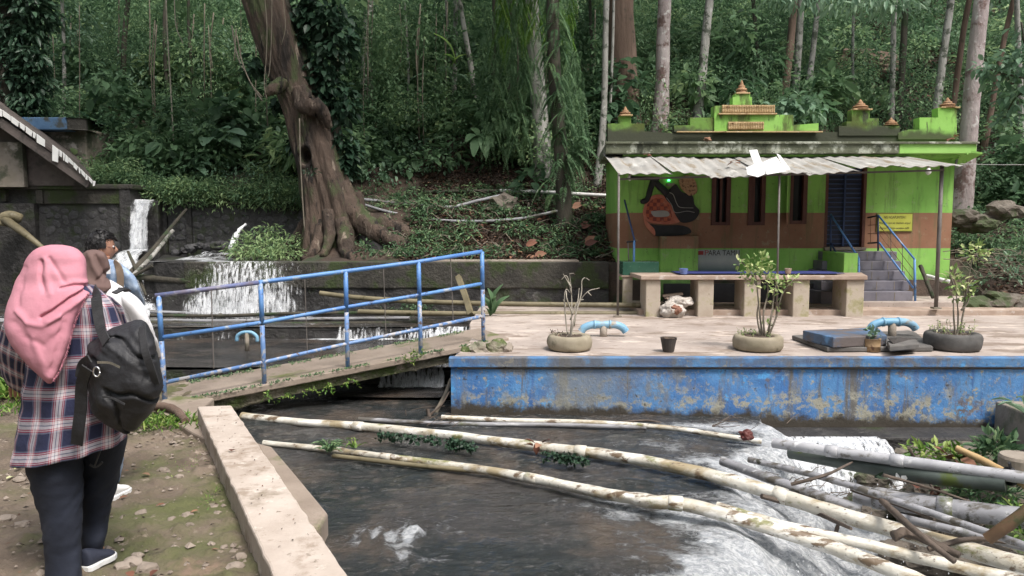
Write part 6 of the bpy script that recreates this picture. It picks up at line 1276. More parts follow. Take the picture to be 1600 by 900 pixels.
TR = [
 (14, 24, 260, 62, 14.6, 'bark_dark', 'thick dark creeper-covered trunk at the far left behind the shack'),
 (93, 95, 250, 6, 18, 'bark_pale', 'slim pale trunk above the blue-edged hut roof'),
 (199, 194, 220, 9, 20, 'bark_dark', 'dark slim trunk between the hut and the lianas'),
 (262, 264, 215, 6, 17.5, 'bark_dark', 'thin dark stem above the narrow waterfall'),
 (300, 296, 210, 5, 18.5, 'bark_dark', 'thin straight stem right of the liana above the waterfall'),
 (578, 566, 240, 17, 20, 'bark_pale', 'hazy pale trunk just right of the big leaning tree'),
 (632, 634, 190, 4, 19, 'bark_pale', 'very thin pale stem left of the palm frond'),
 (700, 700, 180, 5, 19, 'bark_pale', 'thin pale stem, left one of the close pair behind the long leaf'),
 (709, 708, 190, 8, 18.5, 'bark_pale', 'straight whitish trunk, right one of the close pair behind the long leaf'),
 (727, 746, 170, 9, 18, 'bark_pale', 'whitish trunk leaning right behind the fern thicket'),
 (770, 764, 210, 7, 20, 'bark_dark', 'dark slim trunk in the fern thicket'),
 (795, 792, 240, 9, 18, 'bark_dark', 'dark trunk hung with fern at the thicket middle'),
 (832, 850, 298, 27, 14.8, 'bark_pale', 'broad mottled white trunk rising behind the slope pipes'),
 (922, 925, 250, 6, 17.5, 'bark_dark', 'thin dark trunk left of the slender mottled one'),
 (948, 931, 300, 11, 14.6, 'bark_pale', 'slender mottled white trunk left of the green house'),
 (957, 946, 280, 5, 15.2, 'bark_pale', 'very slim pale stem right beside the slender mottled trunk'),
 (972, 974, 240, 47, 16.2, 'bark_brown', 'massive reddish brown trunk behind the left finial of the house'),
 (1040, 1027, 225, 24, 16.0, 'bark_pink', 'mottled grey-pink trunk right of the massive brown one'),
 (1108, 1083, 215, 15, 16.6, 'bark_pale', 'smooth pale trunk leaning right, left of the golden roof ornament'),
 (1178, 1182, 160, 7, 21, 'bark_dark', 'dark thin trunk above the golden roof ornament'),
 (1240, 1216, 175, 13, 19, 'bark_brown', 'brown trunk, thickest of the cluster above the right roof half'),
 (1252, 1233, 175, 11, 19.2, 'bark_pale', 'greyish trunk in the middle of the cluster above the right roof half'),
 (1275, 1254, 172, 9, 19.6, 'bark_pale', 'pale trunk right of the brown cluster'),
 (1338, 1336, 110, 5, 21, 'bark_pale', 'thin white stem standing before the brown boulder wall'),
 (1400, 1388, 190, 9, 18.5, 'bark_pale', 'pale trunk at the right end of the brown boulder wall'),
 (1414, 1398, 190, 11, 19, 'bark_dark', 'dark spotted trunk next to the boulder wall end'),
 (1478, 1453, 195, 13, 17.2, 'bark_pale', 'lichen-spotted white trunk left of the big pink-white one'),
 (1506, 1474, 175, 10, 18.5, 'bark_brown', 'brown trunk half behind the big pink-white one'),
 (1530, 1500, 300, 27, 14.2, 'bark_pink', 'big pink-white trunk rising behind the right house corner'),
 (1578, 1528, 235, 9, 16.5, 'bark_brown', 'slim pinkish trunk leaning right of the big pink-white one'),
 (1594, 1596, 260, 9, 16, 'bark_pale', 'pale trunk at the right frame edge'),
]
for a in TR: tree(*a[:4], a[4] if a[4] < 16 else 16 + (a[4]-16)*.38, M[a[5]], a[6], kink=.05 if a[3] < 14 else .02, leafmt='leaf')
# fern-hung dark trunk
ft = tree(868, 879, 392, 24, 12.9, M['bark_dark'], 'dark straight trunk cloaked with hanging ferns left of the house', kink=.04)
S = []
for i in range(120):
    py = random.uniform(-30, 315); px = np.interp(py, [0, 390], [868, 879]) + random.choice([-1, 1])*random.uniform(0, 14) ; b = P(px, py, 12.85+random.uniform(-.2, .2)); a = random.uniform(0, 6.28); l = random.uniform(.35, .75)
    S += frond(b, b+Vector((math.cos(a)*l*.55, math.sin(a)*l*.4, -l*.75)), .14, 22, .085, .018, vmid=random.uniform(.2, .8))
leaf_obj('hanging_fern', S, M['leaf'], ft)
# creepers on the dark left trunk
lt = [o for o in COL.objects if o.get('label', '').startswith('thick dark creeper')][0]
S = [clump(P(random.choice([random.uniform(-40, 62), random.uniform(30, 64)]), random.uniform(-40, 200), 14.2+random.uniform(-.1, .2)), random.uniform(.2, .4), 70, random.choice([.12, .2]), .07, .7, T8, vmid=random.uniform(.2, .8)) for _ in range(60)]
leaf_obj('creeper_leaves', S, M['leaf_dark'], lt)
# ------------------------------------------------------------------ undergrowth
def hill_pts(n, x0, x1, y0, y1):
    x = RNG.uniform(x0, x1, n); y = RNG.uniform(y0, y1, n); return np.stack([x, y, H(x, y)], -1)
def vis(px0, px1, d): return Xat(px0, d), Xat(px1, d)
# the general low cover: many small clumps, sparser on the litter slopes
S = []; rng = np.random.default_rng(3)
cnt = 0
for i in range(2900):
    d = rng.uniform(14.2, 29); x = rng.uniform(Xat(-120, d), Xat(1720, d)); z = float(H(np.array([x]), np.array([d]))[0])
    if x > Xat(945, d) and x < Xat(1490, d) and d < 15.2: continue
    px = 800 + x*FPX/d; litter = 1.0
    if px > 1290 and d > 15: litter = .45
    if 560 < px < 940 and d < 15: litter = .3
    if rng.random() > litter: continue
    r = rng.uniform(.22, .65); hgt = rng.uniform(.1, .9)*rng.uniform(.4, 1.6)
    L = rng.choice([.06, .10, .15, .24, .34], p=[.2, .3, .25, .17, .08]); n = int(95*(r/.4)**2*(.12/L)**.9*1.2)
    S.append(clump((x, d, z+hgt), r, max(n, 16), L, L*rng.choice([.3, .45, .6]), .35, T4 if L < .2 else T8, rng=rng, vmid=float(np.clip(rng.normal(.46, .26), .0, 1)), vs=.13)); cnt += 1
V, F_, A = join_leaves(S); print('undergrowth tris', len(F_), cnt)
leaf_u = mobj('undergrowth', np_mesh('undergrowth', V, F_, M['leaf'], {'v': ('FACE', A)}, smooth=False)); tag(leaf_u, kind='stuff')
# tall walls of foliage: shrubs and creepers reaching up, in front of the darkness
S = []; D = []
for i in range(1500):
    d = rng.uniform(16.5, 28); px = rng.uniform(-60, 1660)
    if 1290 < px < 1520 and rng.random() < .6: continue
    x = Xat(px, d); z0 = float(H(np.array([x]), np.array([d]))[0]); zt_ = Zat(rng.uniform(-60, 210), d)
    if zt_ < z0+.3: zt_ = z0 + rng.uniform(.3, 1.4)
    if px > 940 and zt_ - z0 > 2.2 and rng.random() < .55: continue
    r = rng.uniform(.3, .8); L = rng.choice([.07, .11, .2, .3], p=[.35, .35, .2, .1])
    S.append(clump((x, d, zt_), (r, r, r*rng.uniform(.5, 1.3)), int(120*(r/.5)**2*(.12/L)), L, L*.4, .5, rng=rng, vmid=float(np.clip(rng.normal(.44, .26), 0, 1)), vs=.13))
V, F_, A = join_leaves(S); print('mid tris', len(F_))
tag(mobj('forest_foliage', np_mesh('forest_foliage', V, F_, M['leaf'], {'v': ('FACE', A)}, smooth=False)), kind='stuff')
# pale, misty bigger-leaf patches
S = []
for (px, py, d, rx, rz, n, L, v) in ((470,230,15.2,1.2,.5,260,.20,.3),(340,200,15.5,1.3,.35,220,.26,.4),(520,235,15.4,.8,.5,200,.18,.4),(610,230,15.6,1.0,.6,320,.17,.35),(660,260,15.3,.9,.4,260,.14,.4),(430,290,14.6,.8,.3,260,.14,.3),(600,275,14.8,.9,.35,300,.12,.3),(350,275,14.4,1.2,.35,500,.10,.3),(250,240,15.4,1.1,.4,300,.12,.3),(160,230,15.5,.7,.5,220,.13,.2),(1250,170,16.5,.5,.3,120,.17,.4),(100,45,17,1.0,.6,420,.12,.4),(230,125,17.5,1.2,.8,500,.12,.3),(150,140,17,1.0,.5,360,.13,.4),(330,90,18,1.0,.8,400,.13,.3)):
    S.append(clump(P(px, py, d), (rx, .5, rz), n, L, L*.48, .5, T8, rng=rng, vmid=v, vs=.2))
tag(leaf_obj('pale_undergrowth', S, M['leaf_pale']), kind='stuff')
# hanging fern and creeper curtains of the thicket
def curtain(name, label, x0, x1, y0, y1, d0_, d1_, nf, mt='leaf', ln=(.3, .7), vm=.5):
    S = []
    for i in range(nf):
        px = random.uniform(x0, x1); py = random.uniform(y0, y1); b = P(px, py, random.uniform(d0_, d1_)); a = random.uniform(0, 6.28); l = random.uniform(*ln)
        S += frond(b, b+Vector((math.cos(a)*l*.35, math.sin(a)*l*.3, -l)), .06, 20, .075, .017, vmid=vm+random.gauss(0, .15))
    return tag(leaf_obj(name, S, M[mt]), label, 'fern')
curtain('fern_curtain', 'dense hanging fern curtain left of the broad mottled white trunk', 755, 838, -20, 230, 14.0, 15.0, 210)
curtain('fern_curtain', 'bright hanging ferns at the top of the thicket', 775, 900, -30, 60, 13.6, 14.5, 90, 'leaf_bright', vm=.35)
curtain('fern_curtain', 'ferns hanging right of the fern-cloaked trunk', 878, 912, 60, 260, 12.9, 13.6, 90)
# creepers climbing through the middle
S = []
for i in range(150):
    px = random.uniform(480, 940); py0 = random.uniform(-20, 180); ln = random.uniform(30, 130); d = random.uniform(15, 18.5); n = int(ln*1.3)
    k = rng.random(n); pos = np.stack([np.array(P(px, py0+ln*t, d)) for t in k]) + rng.normal(0, .07, (n, 3)); S.append(leafset(pos, rng.normal(0, .7, (n, 3))-[0, 0, .6], .13*rng.uniform(.6, 1.2, n), .055, T4, v=rng.normal(random.uniform(.25, .75), .12, n)))
tag(leaf_obj('creepers', S, M['leaf']), kind='stuff')
m = MB()
for i in range(70):
    px = random.uniform(60, 940); d = random.uniform(15, 20); y0 = random.uniform(-20, 60); y1 = y0+random.uniform(90, 220); sw = random.uniform(-6, 6)
    m.tube(curve([P(px, y0, d), P(px+sw, (y0+y1)/2, d), P(px+sw*.3, y1, d)], 3), random.uniform(.006, .016), 5)
tag(m.build('vine_stems', M['vine'], smooth=True), kind='stuff')
for pts, r_, lab in (([(259,-10),(262,60),(268,160),(273,264)], .014, 'long pale liana hanging straight down above the narrow waterfall'), ([(272,-10),(275,40),(286,68)], .010, 'short liana bending right beside the long pale one'), ([(362,40),(372,90),(395,135),(410,158)], .016, 'slanting dead vine against the big leaning tree')):
    tag(MB().tube(curve([P(x, y, 14.6) for x, y in pts], 6), r_, 6).build('liana', M['twig'], smooth=True), lab, 'liana')
# plants one can pick out
def bigleaf(name, label, cat, leaves_, d, mt, W_=.35):
    r = thing(name, label, cat, tuple(P(leaves_[0][0], leaves_[0][1], d))); me = None
    for i, (bx_, by_, tx, ty, w, dd) in enumerate(leaves_):
        b, t2 = P(bx_, by_, d), P(tx, ty, d+dd); ax = t2-b; L = ax.length; n = 10; vs = []
        up = Vector((0, -.35, .95)); sd = ax.normalized().cross(up).normalized(); nn = sd.cross(ax.normalized())
        for k in range(n+1):
            t = k/n; c = b + ax*t + nn*(.18*L*math.sin(math.pi*t)); ww = w*(math.sin(math.pi*min(1, t*.92+.06))**.7)
            vs += [c+sd*ww+nn*.12*ww, c, c-sd*ww+nn*.12*ww]
        m = MB(); m.add(vs, [(k*3+j, k*3+j+1, k*3+j+4, k*3+j+3) for k in range(n) for j in range(2)]); o = m.build('leaf', mt, r, smooth=True, fix=False)
        at = o.data.attributes.new('v', 'FLOAT', 'FACE'); at.data.foreach_set('value', [random.uniform(.35, .6)]*len(o.data.polygons))
    return r
bigleaf('banana_plant', 'long upright bright green leaf standing over the fern thicket', 'plant', [(712,100,672,50,.11,-.2),(712,100,690,85,.06,.2),(706,104,730,85,.07,0)], 15.8, M['leaf_bright'])
bigleaf('broadleaf_plant', 'cluster of big drooping leaves in the middle undergrowth', 'plant', [(748,212,728,222,.10,-.3),(750,212,770,230,.10,-.2),(750,212,760,248,.10,-.35),(748,214,740,245,.10,-.35),(750,212,775,213,.10,.1),(748,212,735,200,.09,.1)], 14.6, M['leaf'])
bigleaf('broadleaf_plant', 'whitish broad leaves beside the upper narrow waterfall', 'plant', [(305,262,290,245,.10,-.2),(305,262,318,240,.11,-.1),(305,264,330,258,.09,-.3),(304,264,283,262,.09,-.2),(306,266,322,274,.08,-.4)], 14.3, M['leaf_pale'])
bigleaf('broadleaf_plant', 'wide flat grey-green leaves spread low left of the big tree', 'plant', [(330,215,295,205,.16,-.3),(335,215,360,200,.16,-.2),(340,218,385,212,.17,-.3),(332,218,318,228,.15,-.5),(345,222,375,230,.15,-.4)], 14.5, M['leaf_pale'])
bigleaf('wall_plant', 'light green leafy plant at the right end of the railing', 'plant', [(768,492,762,450,.05,-.1),(770,490,786,444,.06,-.1),(772,490,796,462,.05,0),(768,492,752,462,.05,0),(770,490,775,462,.04,-.2),(766,494,748,480,.04,-.2)], 10.0, M['leaf'])
for lab, b, tips, d in (('drooping blue-green palm fronds in the middle of the forest', (705,140), [(640,125),(645,150),(655,168),(670,185),(735,130),(690,110)], 16.4), ('spiky fern fronds left of the house wall', (885,250), [(935,250),(925,225),(905,285),(930,275)], 12.9)):
    r = thing('palm_plant', lab, 'plant', tuple(P(*b, d))); S = []
    for tx, ty in tips: S += frond(P(*b, d), P(tx, ty, d-.3), .25, 30, .16, .022, vmid=.5)
    leaf_obj('fronds', S, M['leaf_pale'] if 'blue' in lab else M['leaf'], r)
# leaves hanging in from above, right, and the bush at the right edge
S = [clump(P(px, py, 11.5), (.5, .3, .18), 60, .17, .055, 1.2, T8, vmid=.6) for px, py in ((1215, -12), (1260, -5), (1310, 2), (1355, -5), (1380, 8), (1405, -8))]
ob = thing('overhanging_branch', 'drooping pale green leaves hanging in at the top right of the middle', 'branch', tuple(P(1310, -60, 11.5))); leaf_obj('leaves', S, M['leaf_pale'], ob)
m = MB(); m.tube(curve([P(1180, -14, 11.5), P(1260, -22, 11.5), P(1330, -24, 11.5), P(1420, -30, 11.5), P(1520, -90, 11.6)], 5), .02, 8); m.build('stem', M['bark_dark'], ob, smooth=True)
S = [clump(P(px, py, d), (rx, .35, rz), n, .16, .075, .5, T8, vmid=.35) for px, py, d, rx, rz, n in ((1560,110,11.5,.35,.22,70),(1590,90,11.3,.3,.3,70),(1585,150,11.6,.25,.3,60),(1540,105,11.5,.2,.12,24),(1575,185,11.7,.2,.15,30),(1600,40,11.2,.15,.12,12),(1600,120,11.4,.4,.5,110))]
bush = thing('side_branch', 'large-leaved grey-green branch reaching in at the upper right edge', 'branch', tuple(P(1620, 120, 11.4))); leaf_obj('leaves', S, M['leaf_pale'], bush)
m = MB(); m.tube(curve([P(1545, 108, 11.5), P(1580, 118, 11.4), P(1640, 130, 11.4)], 4), .012, 6); m.tube(curve([P(1570, 185, 11.7), P(1590, 150, 11.5), P(1640, 130, 11.4)], 4), .012, 6); m.tube(curve([P(1596, 35, 11.2), P(1606, 90, 11.3), P(1640, 130, 11.4)], 4), .012, 6); m.build('stem', M['bark_dark'], bush, smooth=True)
S = [clump(P(px, py, 13.2), (.3, .2, .2), 46, .17, .11, .5, T8, vmid=.55) for px, py in ((1220,168),(1245,165),(1268,168),(1232,176))]
tag(leaf_obj('roof_bush', S, M['leaf_pale']), 'broad-leaved bush showing above the roof right of the golden ornament', 'bush')
# shrubs right of the house and on the bank
S = []
for i in range(150):
    d = random.uniform(11.6, 16); px = random.uniform(1490, 1700); x = Xat(px, d); z = h1(x, d); S.append(clump((x, d, z+random.uniform(0, .25)), random.uniform(.15, .4), 60, .09, .035, .4, vmid=random.uniform(.3, .6)))
tag(leaf_obj('bank_undergrowth', S, M['leaf']), kind='stuff')
# bushes on the retaining walls and below the tree
S = []
for i in range(330):
    px = random.uniform(130, 490); d = random.choice([random.uniform(13.55, 14.9), random.uniform(13.42, 13.62)]); x = Xat(px, d); zz = 2.0+random.uniform(-.03, .28)+.45*sstep(13.6, 14.8, d)*random.uniform(.4, 1.2)
    if 200 < px < 255 and d < 14.2: zz += .12
    if px < 212: zz += .3
    S.append(clump((x, d, zz), random.uniform(.12, .32), 80, random.choice([.05, .075, .11]), .03, .4, vmid=random.uniform(.45, 1.0)))
tag(leaf_obj('wall_top_bushes', S, M['leaf']), kind='stuff')
S = [clump(P(px, py, d), (.3, .25, .13), 130, .10, .03, .3, vmid=.9) for px, py, d in ((375,385,12.1),(400,372,12.3),(420,360,12.5),(400,395,11.9),(435,378,12.3),(450,395,12.0),(430,398,11.8),(385,398,11.8),(460,375,12.4),(415,385,12.0))]
tag(leaf_obj('basin_bush', S, M['leaf']), 'bright green leafy mound between the weir basin and the big tree', 'bush')
for i, (px, py, r_) in enumerate([(300, 388, .12), (312, 384, .1), (325, 386, .11), (338, 384, .12), (288, 392, .09), (350, 383, .1), (275, 395, .1)]): rock('basin_stone', P(px, py, 13.2), (r_, .1, r_*.7), i*2.1, M['stone'], 'dark rounded stone in the row at the foot of the low fieldstone wall', 'stone', group='stones at the low wall foot', sub=2)
tag(leaf_obj('pier_weeds', [clump(P(x, y, 11.25), (.25, .12, .1), 60, .06, .02, .3, vmid=.4) for x, y in ((648,478),(620,482),(640,486),(662,482))], M['leaf']), 'mossy green clump at the foot of the dark wall behind the railing', 'weeds')
# low green cover on the bank right of the big tree
S = []
for i in range(260):
    px = random.uniform(560, 945); d = random.uniform(11.7, 14.4); x = Xat(px, d); S.append(clump((x, d, h1(x, d)+random.uniform(0, .12)), random.uniform(.08, .26), 45, random.choice([.05, .08, .12]), .03, .3, vmid=random.uniform(.15, .7)))
tag(leaf_obj('bank_cover', S, M['leaf']), kind='stuff')
m = MB()
for i in range(170):
    px = random.uniform(560, 945); d = random.uniform(11.6, 14.2); x = Xat(px, d); p = Vector((x, d, h1(x, d)+.05)); a = random.uniform(0, 6.28); l = random.uniform(.1, .5)
    m.tube([p, p+Vector((math.cos(a)*l*.5, math.sin(a)*l*.3, .04+random.uniform(0, .1))), p+Vector((math.cos(a)*l, math.sin(a)*l*.6, random.uniform(-.02, .12)))], [.009, .007, .003], 4)
tag(m.build('fallen_twigs', M['vine']), kind='stuff')
# litter on the slopes
n = 26000; P3 = hill_pts(n, -1.8, 1.9, 11.5, 15.5); P3[:, 2] += RNG.uniform(.0, .05, n)
S = [leafset(P3, RNG.normal(0, 1, (n, 3))*[1, 1, .3], .07*RNG.uniform(.4, 1.1, n), .035, T4)]
n = 26000; P3 = hill_pts(n, 5, 18, 14, 28); P3[:, 2] += RNG.uniform(.02, .08, n); S.append(leafset(P3, RNG.normal(0, 1, (n, 3))*[1, 1, .4], .20*RNG.uniform(.5, 1.1, n), .10, T4))
n = 8000; P3 = hill_pts(n, 7, 12, 10.6, 15); P3[:, 2] += RNG.uniform(.0, .05, n); S.append(leafset(P3, RNG.normal(0, 1, (n, 3))*[1, 1, .3], .10*RNG.uniform(.4, 1.1, n), .04, T4))
tag(leaf_obj('leaf_litter', S, M['litter']), kind='stuff')
n = 110; P3 = hill_pts(n, -1.5, 1.7, 11.55, 14.2); P3[:, 2] += .06; S = [leafset(P3, RNG.normal(0, 1, (n, 3))*[1, 1, .4], (.11*RNG.uniform(.4, 1.1, n)), .055, T8)]
tag(leaf_obj('reddish_litter', S, M['litter_red']), kind='stuff')
for (px, py, s_, lab) in ((822, 383, .26, 'large orange-brown fallen leaf with ribs below the slope pipes'), (836, 402, .24, 'reddish fallen leaf on the edge of the dark wall'), (893, 326, .24, 'orange fallen leaf right of the fern-cloaked trunk'), (908, 356, .22, 'pinkish fallen leaf near the house wall'), (914, 380, .28, 'large curled brown leaf near the left house corner'), (516, 268, .2, 'tan leaf caught beside the big tree trunk')):
    d = 11.75 if py > 370 else 12.6; pos = np.array([tuple(P(px, py, d))]*2)+RNG.normal(0, .015, (2, 3)); tag(leaf_obj('fallen_leaf', [leafset(pos, np.array([[1, -.3, .35], [.8, .2, .6]]), s_*.75, s_*.42, T8, up=np.array([[0, -1, .5], [0, -1, .6]]))], M['litter_red']), lab, 'leaf')
o = rock('dark_boulder', P(787, 322, 13.5), (.30, .25, .22), 5.5, M['rock'], 'round dark boulder half buried below the pale slope pipe', 'rock')
bw = thing('boulder_wall', 'brown rough earthen wall block high on the slope above the right roof half', 'wall', tuple(P(1350, 120, 20.5)))
rock('block', P(1350, 103, 20.6), (.86, .4, .42), 8, M['bark_brown'], parent=bw, sub=4)
m = MB(); m.box(Xat(1310, 20.6), Xat(1390, 20.6), 20.5, 21.2, Zat(124, 20.6), Zat(84, 20.6)); m.build('face', mat('earth_wall', (.13,.10,.08), (.19,.155,.125), 4, .95, .9, 10, .05), bw, bevel=.08)
# right bank: stones, fallen branch, roots
for i, (px, py, r_) in enumerate([(1560, 470, .28), (1520, 478, .3), (1590, 478, .3), (1465, 420, .18), (1500, 340, .3), (1530, 350, .3), (1570, 330, .3), (1455, 412, .12), (1480, 440, .15)]):
    d = 10.55 if py > 460 else 12.2; rock('bank_stone', P(px, py, d), (r_, .2, r_*.5), i*1.3+40, M['rock'], ['flat stone at the step end behind the right tyre planter', 'flat stone left of the planter top at the bank foot', 'flat stone at the right frame edge by the terrace', 'stone against the right house corner', 'big stone on the upper bank just right of the house', 'second upper stone further right on the bank', 'third upper stone nearest the right frame edge', 'small stone under the right house corner', 'small stone by the short white pipe piece'][i], 'rock', group='stones on the right bank', sub=3)
pipe('fallen_pipe', 'short white pipe piece stuck in the bank right of the house', 'pipe', [P(1448, 431, 11.2), P(1466, 436, 11.0), P(1484, 440, 10.9)], .03, M['white_sheet'], n=10)
pipe('dead_branch', 'dark forked branch leaning on the bank right of the stairs', 'branch', [P(1438, 415, 11.2), P(1448, 440, 11.0), P(1458, 465, 10.8)], .03, M['bark_dark'], n=7, wob=.2)
m = MB()
for i in range(120):
    p = P(random.uniform(1470, 1600), random.uniform(390, 460), random.uniform(11.2, 12)); a = random.uniform(-.6, .6); l = random.uniform(.1, .4); m.tube([p, p+Vector((l*math.cos(a)*.5, -.1, l*.2*math.sin(a)+.02)), p+Vector((l*math.cos(a), -.15, l*math.sin(a)-.05))], [.008, .006, .003], 4)
tag(m.build('dry_roots', M['vine']), kind='stuff')
leaves_at('bank_shrub', 'pale green scrubby plants on the bank behind the right planter', 'shrub', [P(x, y, 11.2) for x, y in ((1580, 430), (1560, 415), (1595, 440), (1540, 440), (1590, 400))], M['leaf_pale'], .08, .03, 40, .22)

# ------------------------------------------------------------------ path litter
random.seed(31)
def path_ok(x, y): return x < kerbx(y) - .03
peb = MB(); n = 0
while n < 850:
    x, y = random.uniform(-4.0, -.9), random.uniform(2.5, 6.8)
    if not path_ok(x, y): continue
    s = random.choice([.007, .009, .013, .02])*random.uniform(.7, 1.4); z = random.uniform(.0, .012); ph = random.uniform(0, 3)
    vs = [(x+s*1.3*math.cos(ph), y+s*math.sin(ph), z), (x-s*1.2*math.sin(ph), y+s*math.cos(ph), z), (x-s*math.cos(ph), y-s*math.sin(ph), z), (x+s*math.sin(ph), y-s*1.2*math.cos(ph), z), (x+s*.2, y, z+s*.8), (x-s*.3, y+s*.2, z+s*.65)]
    peb.add(vs, [(0,1,4),(1,5,4),(1,2,5),(2,3,5),(3,4,5),(3,0,4)]); n += 1
tag(peb.build('pebbles', M['pebble']), kind='stuff')
bmj = bmesh.new()
for i, (px, py, s) in enumerate([(290, 788, .030), (292, 806, .035), (305, 815, .02), (268, 812, .03), (222, 803, .04), (255, 735, .035), (280, 745, .03), (262, 738, .025), (208, 878, .045), (190, 885, .04), (230, 888, .05), (215, 868, .03), (375, 870, .035), (368, 885, .04), (345, 745, .02), (297, 822, .03), (340, 802, .025), (350, 855, .02), (330, 850, .02), (10, 812, .05), (35, 820, .04), (30, 750, .04)]):
    me = rocklump((0, 0, 0), (s, s*.8, s*.55), i*.9, 2); me.transform(Matrix.Translation(G(px, py, .005))); bmj.from_mesh(me)
me = bpy.data.meshes.new('path_stones'); bmj.to_mesh(me); bmj.free(); me.materials.append(M['pebble']); tag(mobj('path_stones', me), kind='stuff')
lv = [(258, 787, .05, 'pale yellow leaf lying beside the knobbly stones on the path', 'litter_red'), (310, 797, .045, 'small orange leaf right of the knobbly stones on the path', 'litter_red'), (200, 893, .07, 'rust-red leaf at the bottom of the path by the shoe', 'litter_red'), (222, 740, .06, 'olive leaf left of the upper stone patch on the path', 'litter'), (22, 733, .07, 'yellow-green leaf behind the pink-scarfed woman at the left', 'leaf_varieg'), (10, 748, .06, 'second yellow-green leaf at the left frame edge', 'leaf_varieg'), (200, 775, .05, 'thin tan leaf beside the white sneaker', 'litter_red'), (320, 722, .04, 'tiny curled leaf on the mossy stretch of the path', 'litter'), (245, 890, .06, 'brown leaf near the lower path stones', 'litter_red'), (300, 693, .05, 'dead leaf below the bridge foot', 'litter')]
for px, py, s, lab, mt in lv:
    p = G(px, py, .025); tag(leaf_obj('path_leaf', [leafset(np.array([tuple(p)]), np.array([[random.gauss(0, 1), random.gauss(0, 1), .1]]), s, s*.55, T8, up=np.array([[0, 0, 1.0]]))], M[mt]), lab, 'leaf')
n = 240; x = RNG.uniform(-3.6, -.9, n); y = RNG.uniform(2.6, 6.8, n); k = [path_ok(a, b) for a, b in zip(x, y)]; pos = np.stack([x, y, 0*x+.022], -1)[k]
tag(leaf_obj('path_litter', [leafset(pos, RNG.normal(0, 1, (len(pos), 3))*[1, 1, .12], .035*RNG.uniform(.4, 1.2, len(pos)), .018, T4)], M['litter']), kind='stuff')
S = []
for (px, py, n, h_, sx) in ((245, 660, 500, .07, .34), (15, 615, 500, .18, .5), (20, 640, 200, .08, .4), (330, 780, 30, .03, .05), (290, 725, 60, .02, .12)):
    c = G(px, py, .03); pos = np.array(c)+np.stack([RNG.normal(0, sx*.5, n), RNG.normal(0, .12, n), np.zeros(n)], -1); S.append(leafset(pos, np.stack([RNG.normal(0, .7, n), RNG.normal(0, .7, n), RNG.uniform(.3, 1, n)], -1), h_*RNG.uniform(.5, 1.1, n), h_*.22))
tag(leaf_obj('path_grass', S, M['leaf_bright']), kind='stuff')
pipe('bent_root', 'thick brown root curving over the slab at the bridge foot', 'root', [G(236, 637, .05), G(255, 635, .07), G(275, 642, .07), G(290, 658, .05)], [.03, .035, .035, .03], M['bark_brown'], n=10, wob=.15)
n = 40; tag(leaf_obj('kerb_debris', [leafset(np.array([(kerbx(y)+random.uniform(.05, .25), y, .156) for y in np.linspace(3.2, 5.7, n)]), RNG.normal(0, 1, (n, 3))*[1, 1, .1], .016, .009)], M['litter']), kind='stuff')
tag(leaf_obj('kerb_leaf', [leafset(np.array([tuple(G(360, 704, .16)), tuple(G(363, 705, .16))]), np.array([[1, .1, .2], [-.6, .4, .2]]), .04, .022, T8)], M['litter_red']), 'small curled brown leaf on top of the kerb wall', 'leaf')
# unseen forest behind and beside the viewer, added to cut low sky light
S = []
rb = np.random.default_rng(8)
for i in range(520):
    a = rb.uniform(-.25, 1.25)*math.pi; R0_ = rb.uniform(17, 24); x = R0_*math.cos(a)*1.15; y = -R0_*math.sin(a)*.9 + 2; 
    if y > 9: continue
    S.append(clump((x, y, rb.uniform(0, 13)), rb.uniform(1.3, 2.4), 60, .95, .5, .3, rng=rb))
tag(leaf_obj('unseen_forest', S, M['leaf']), kind='stuff')

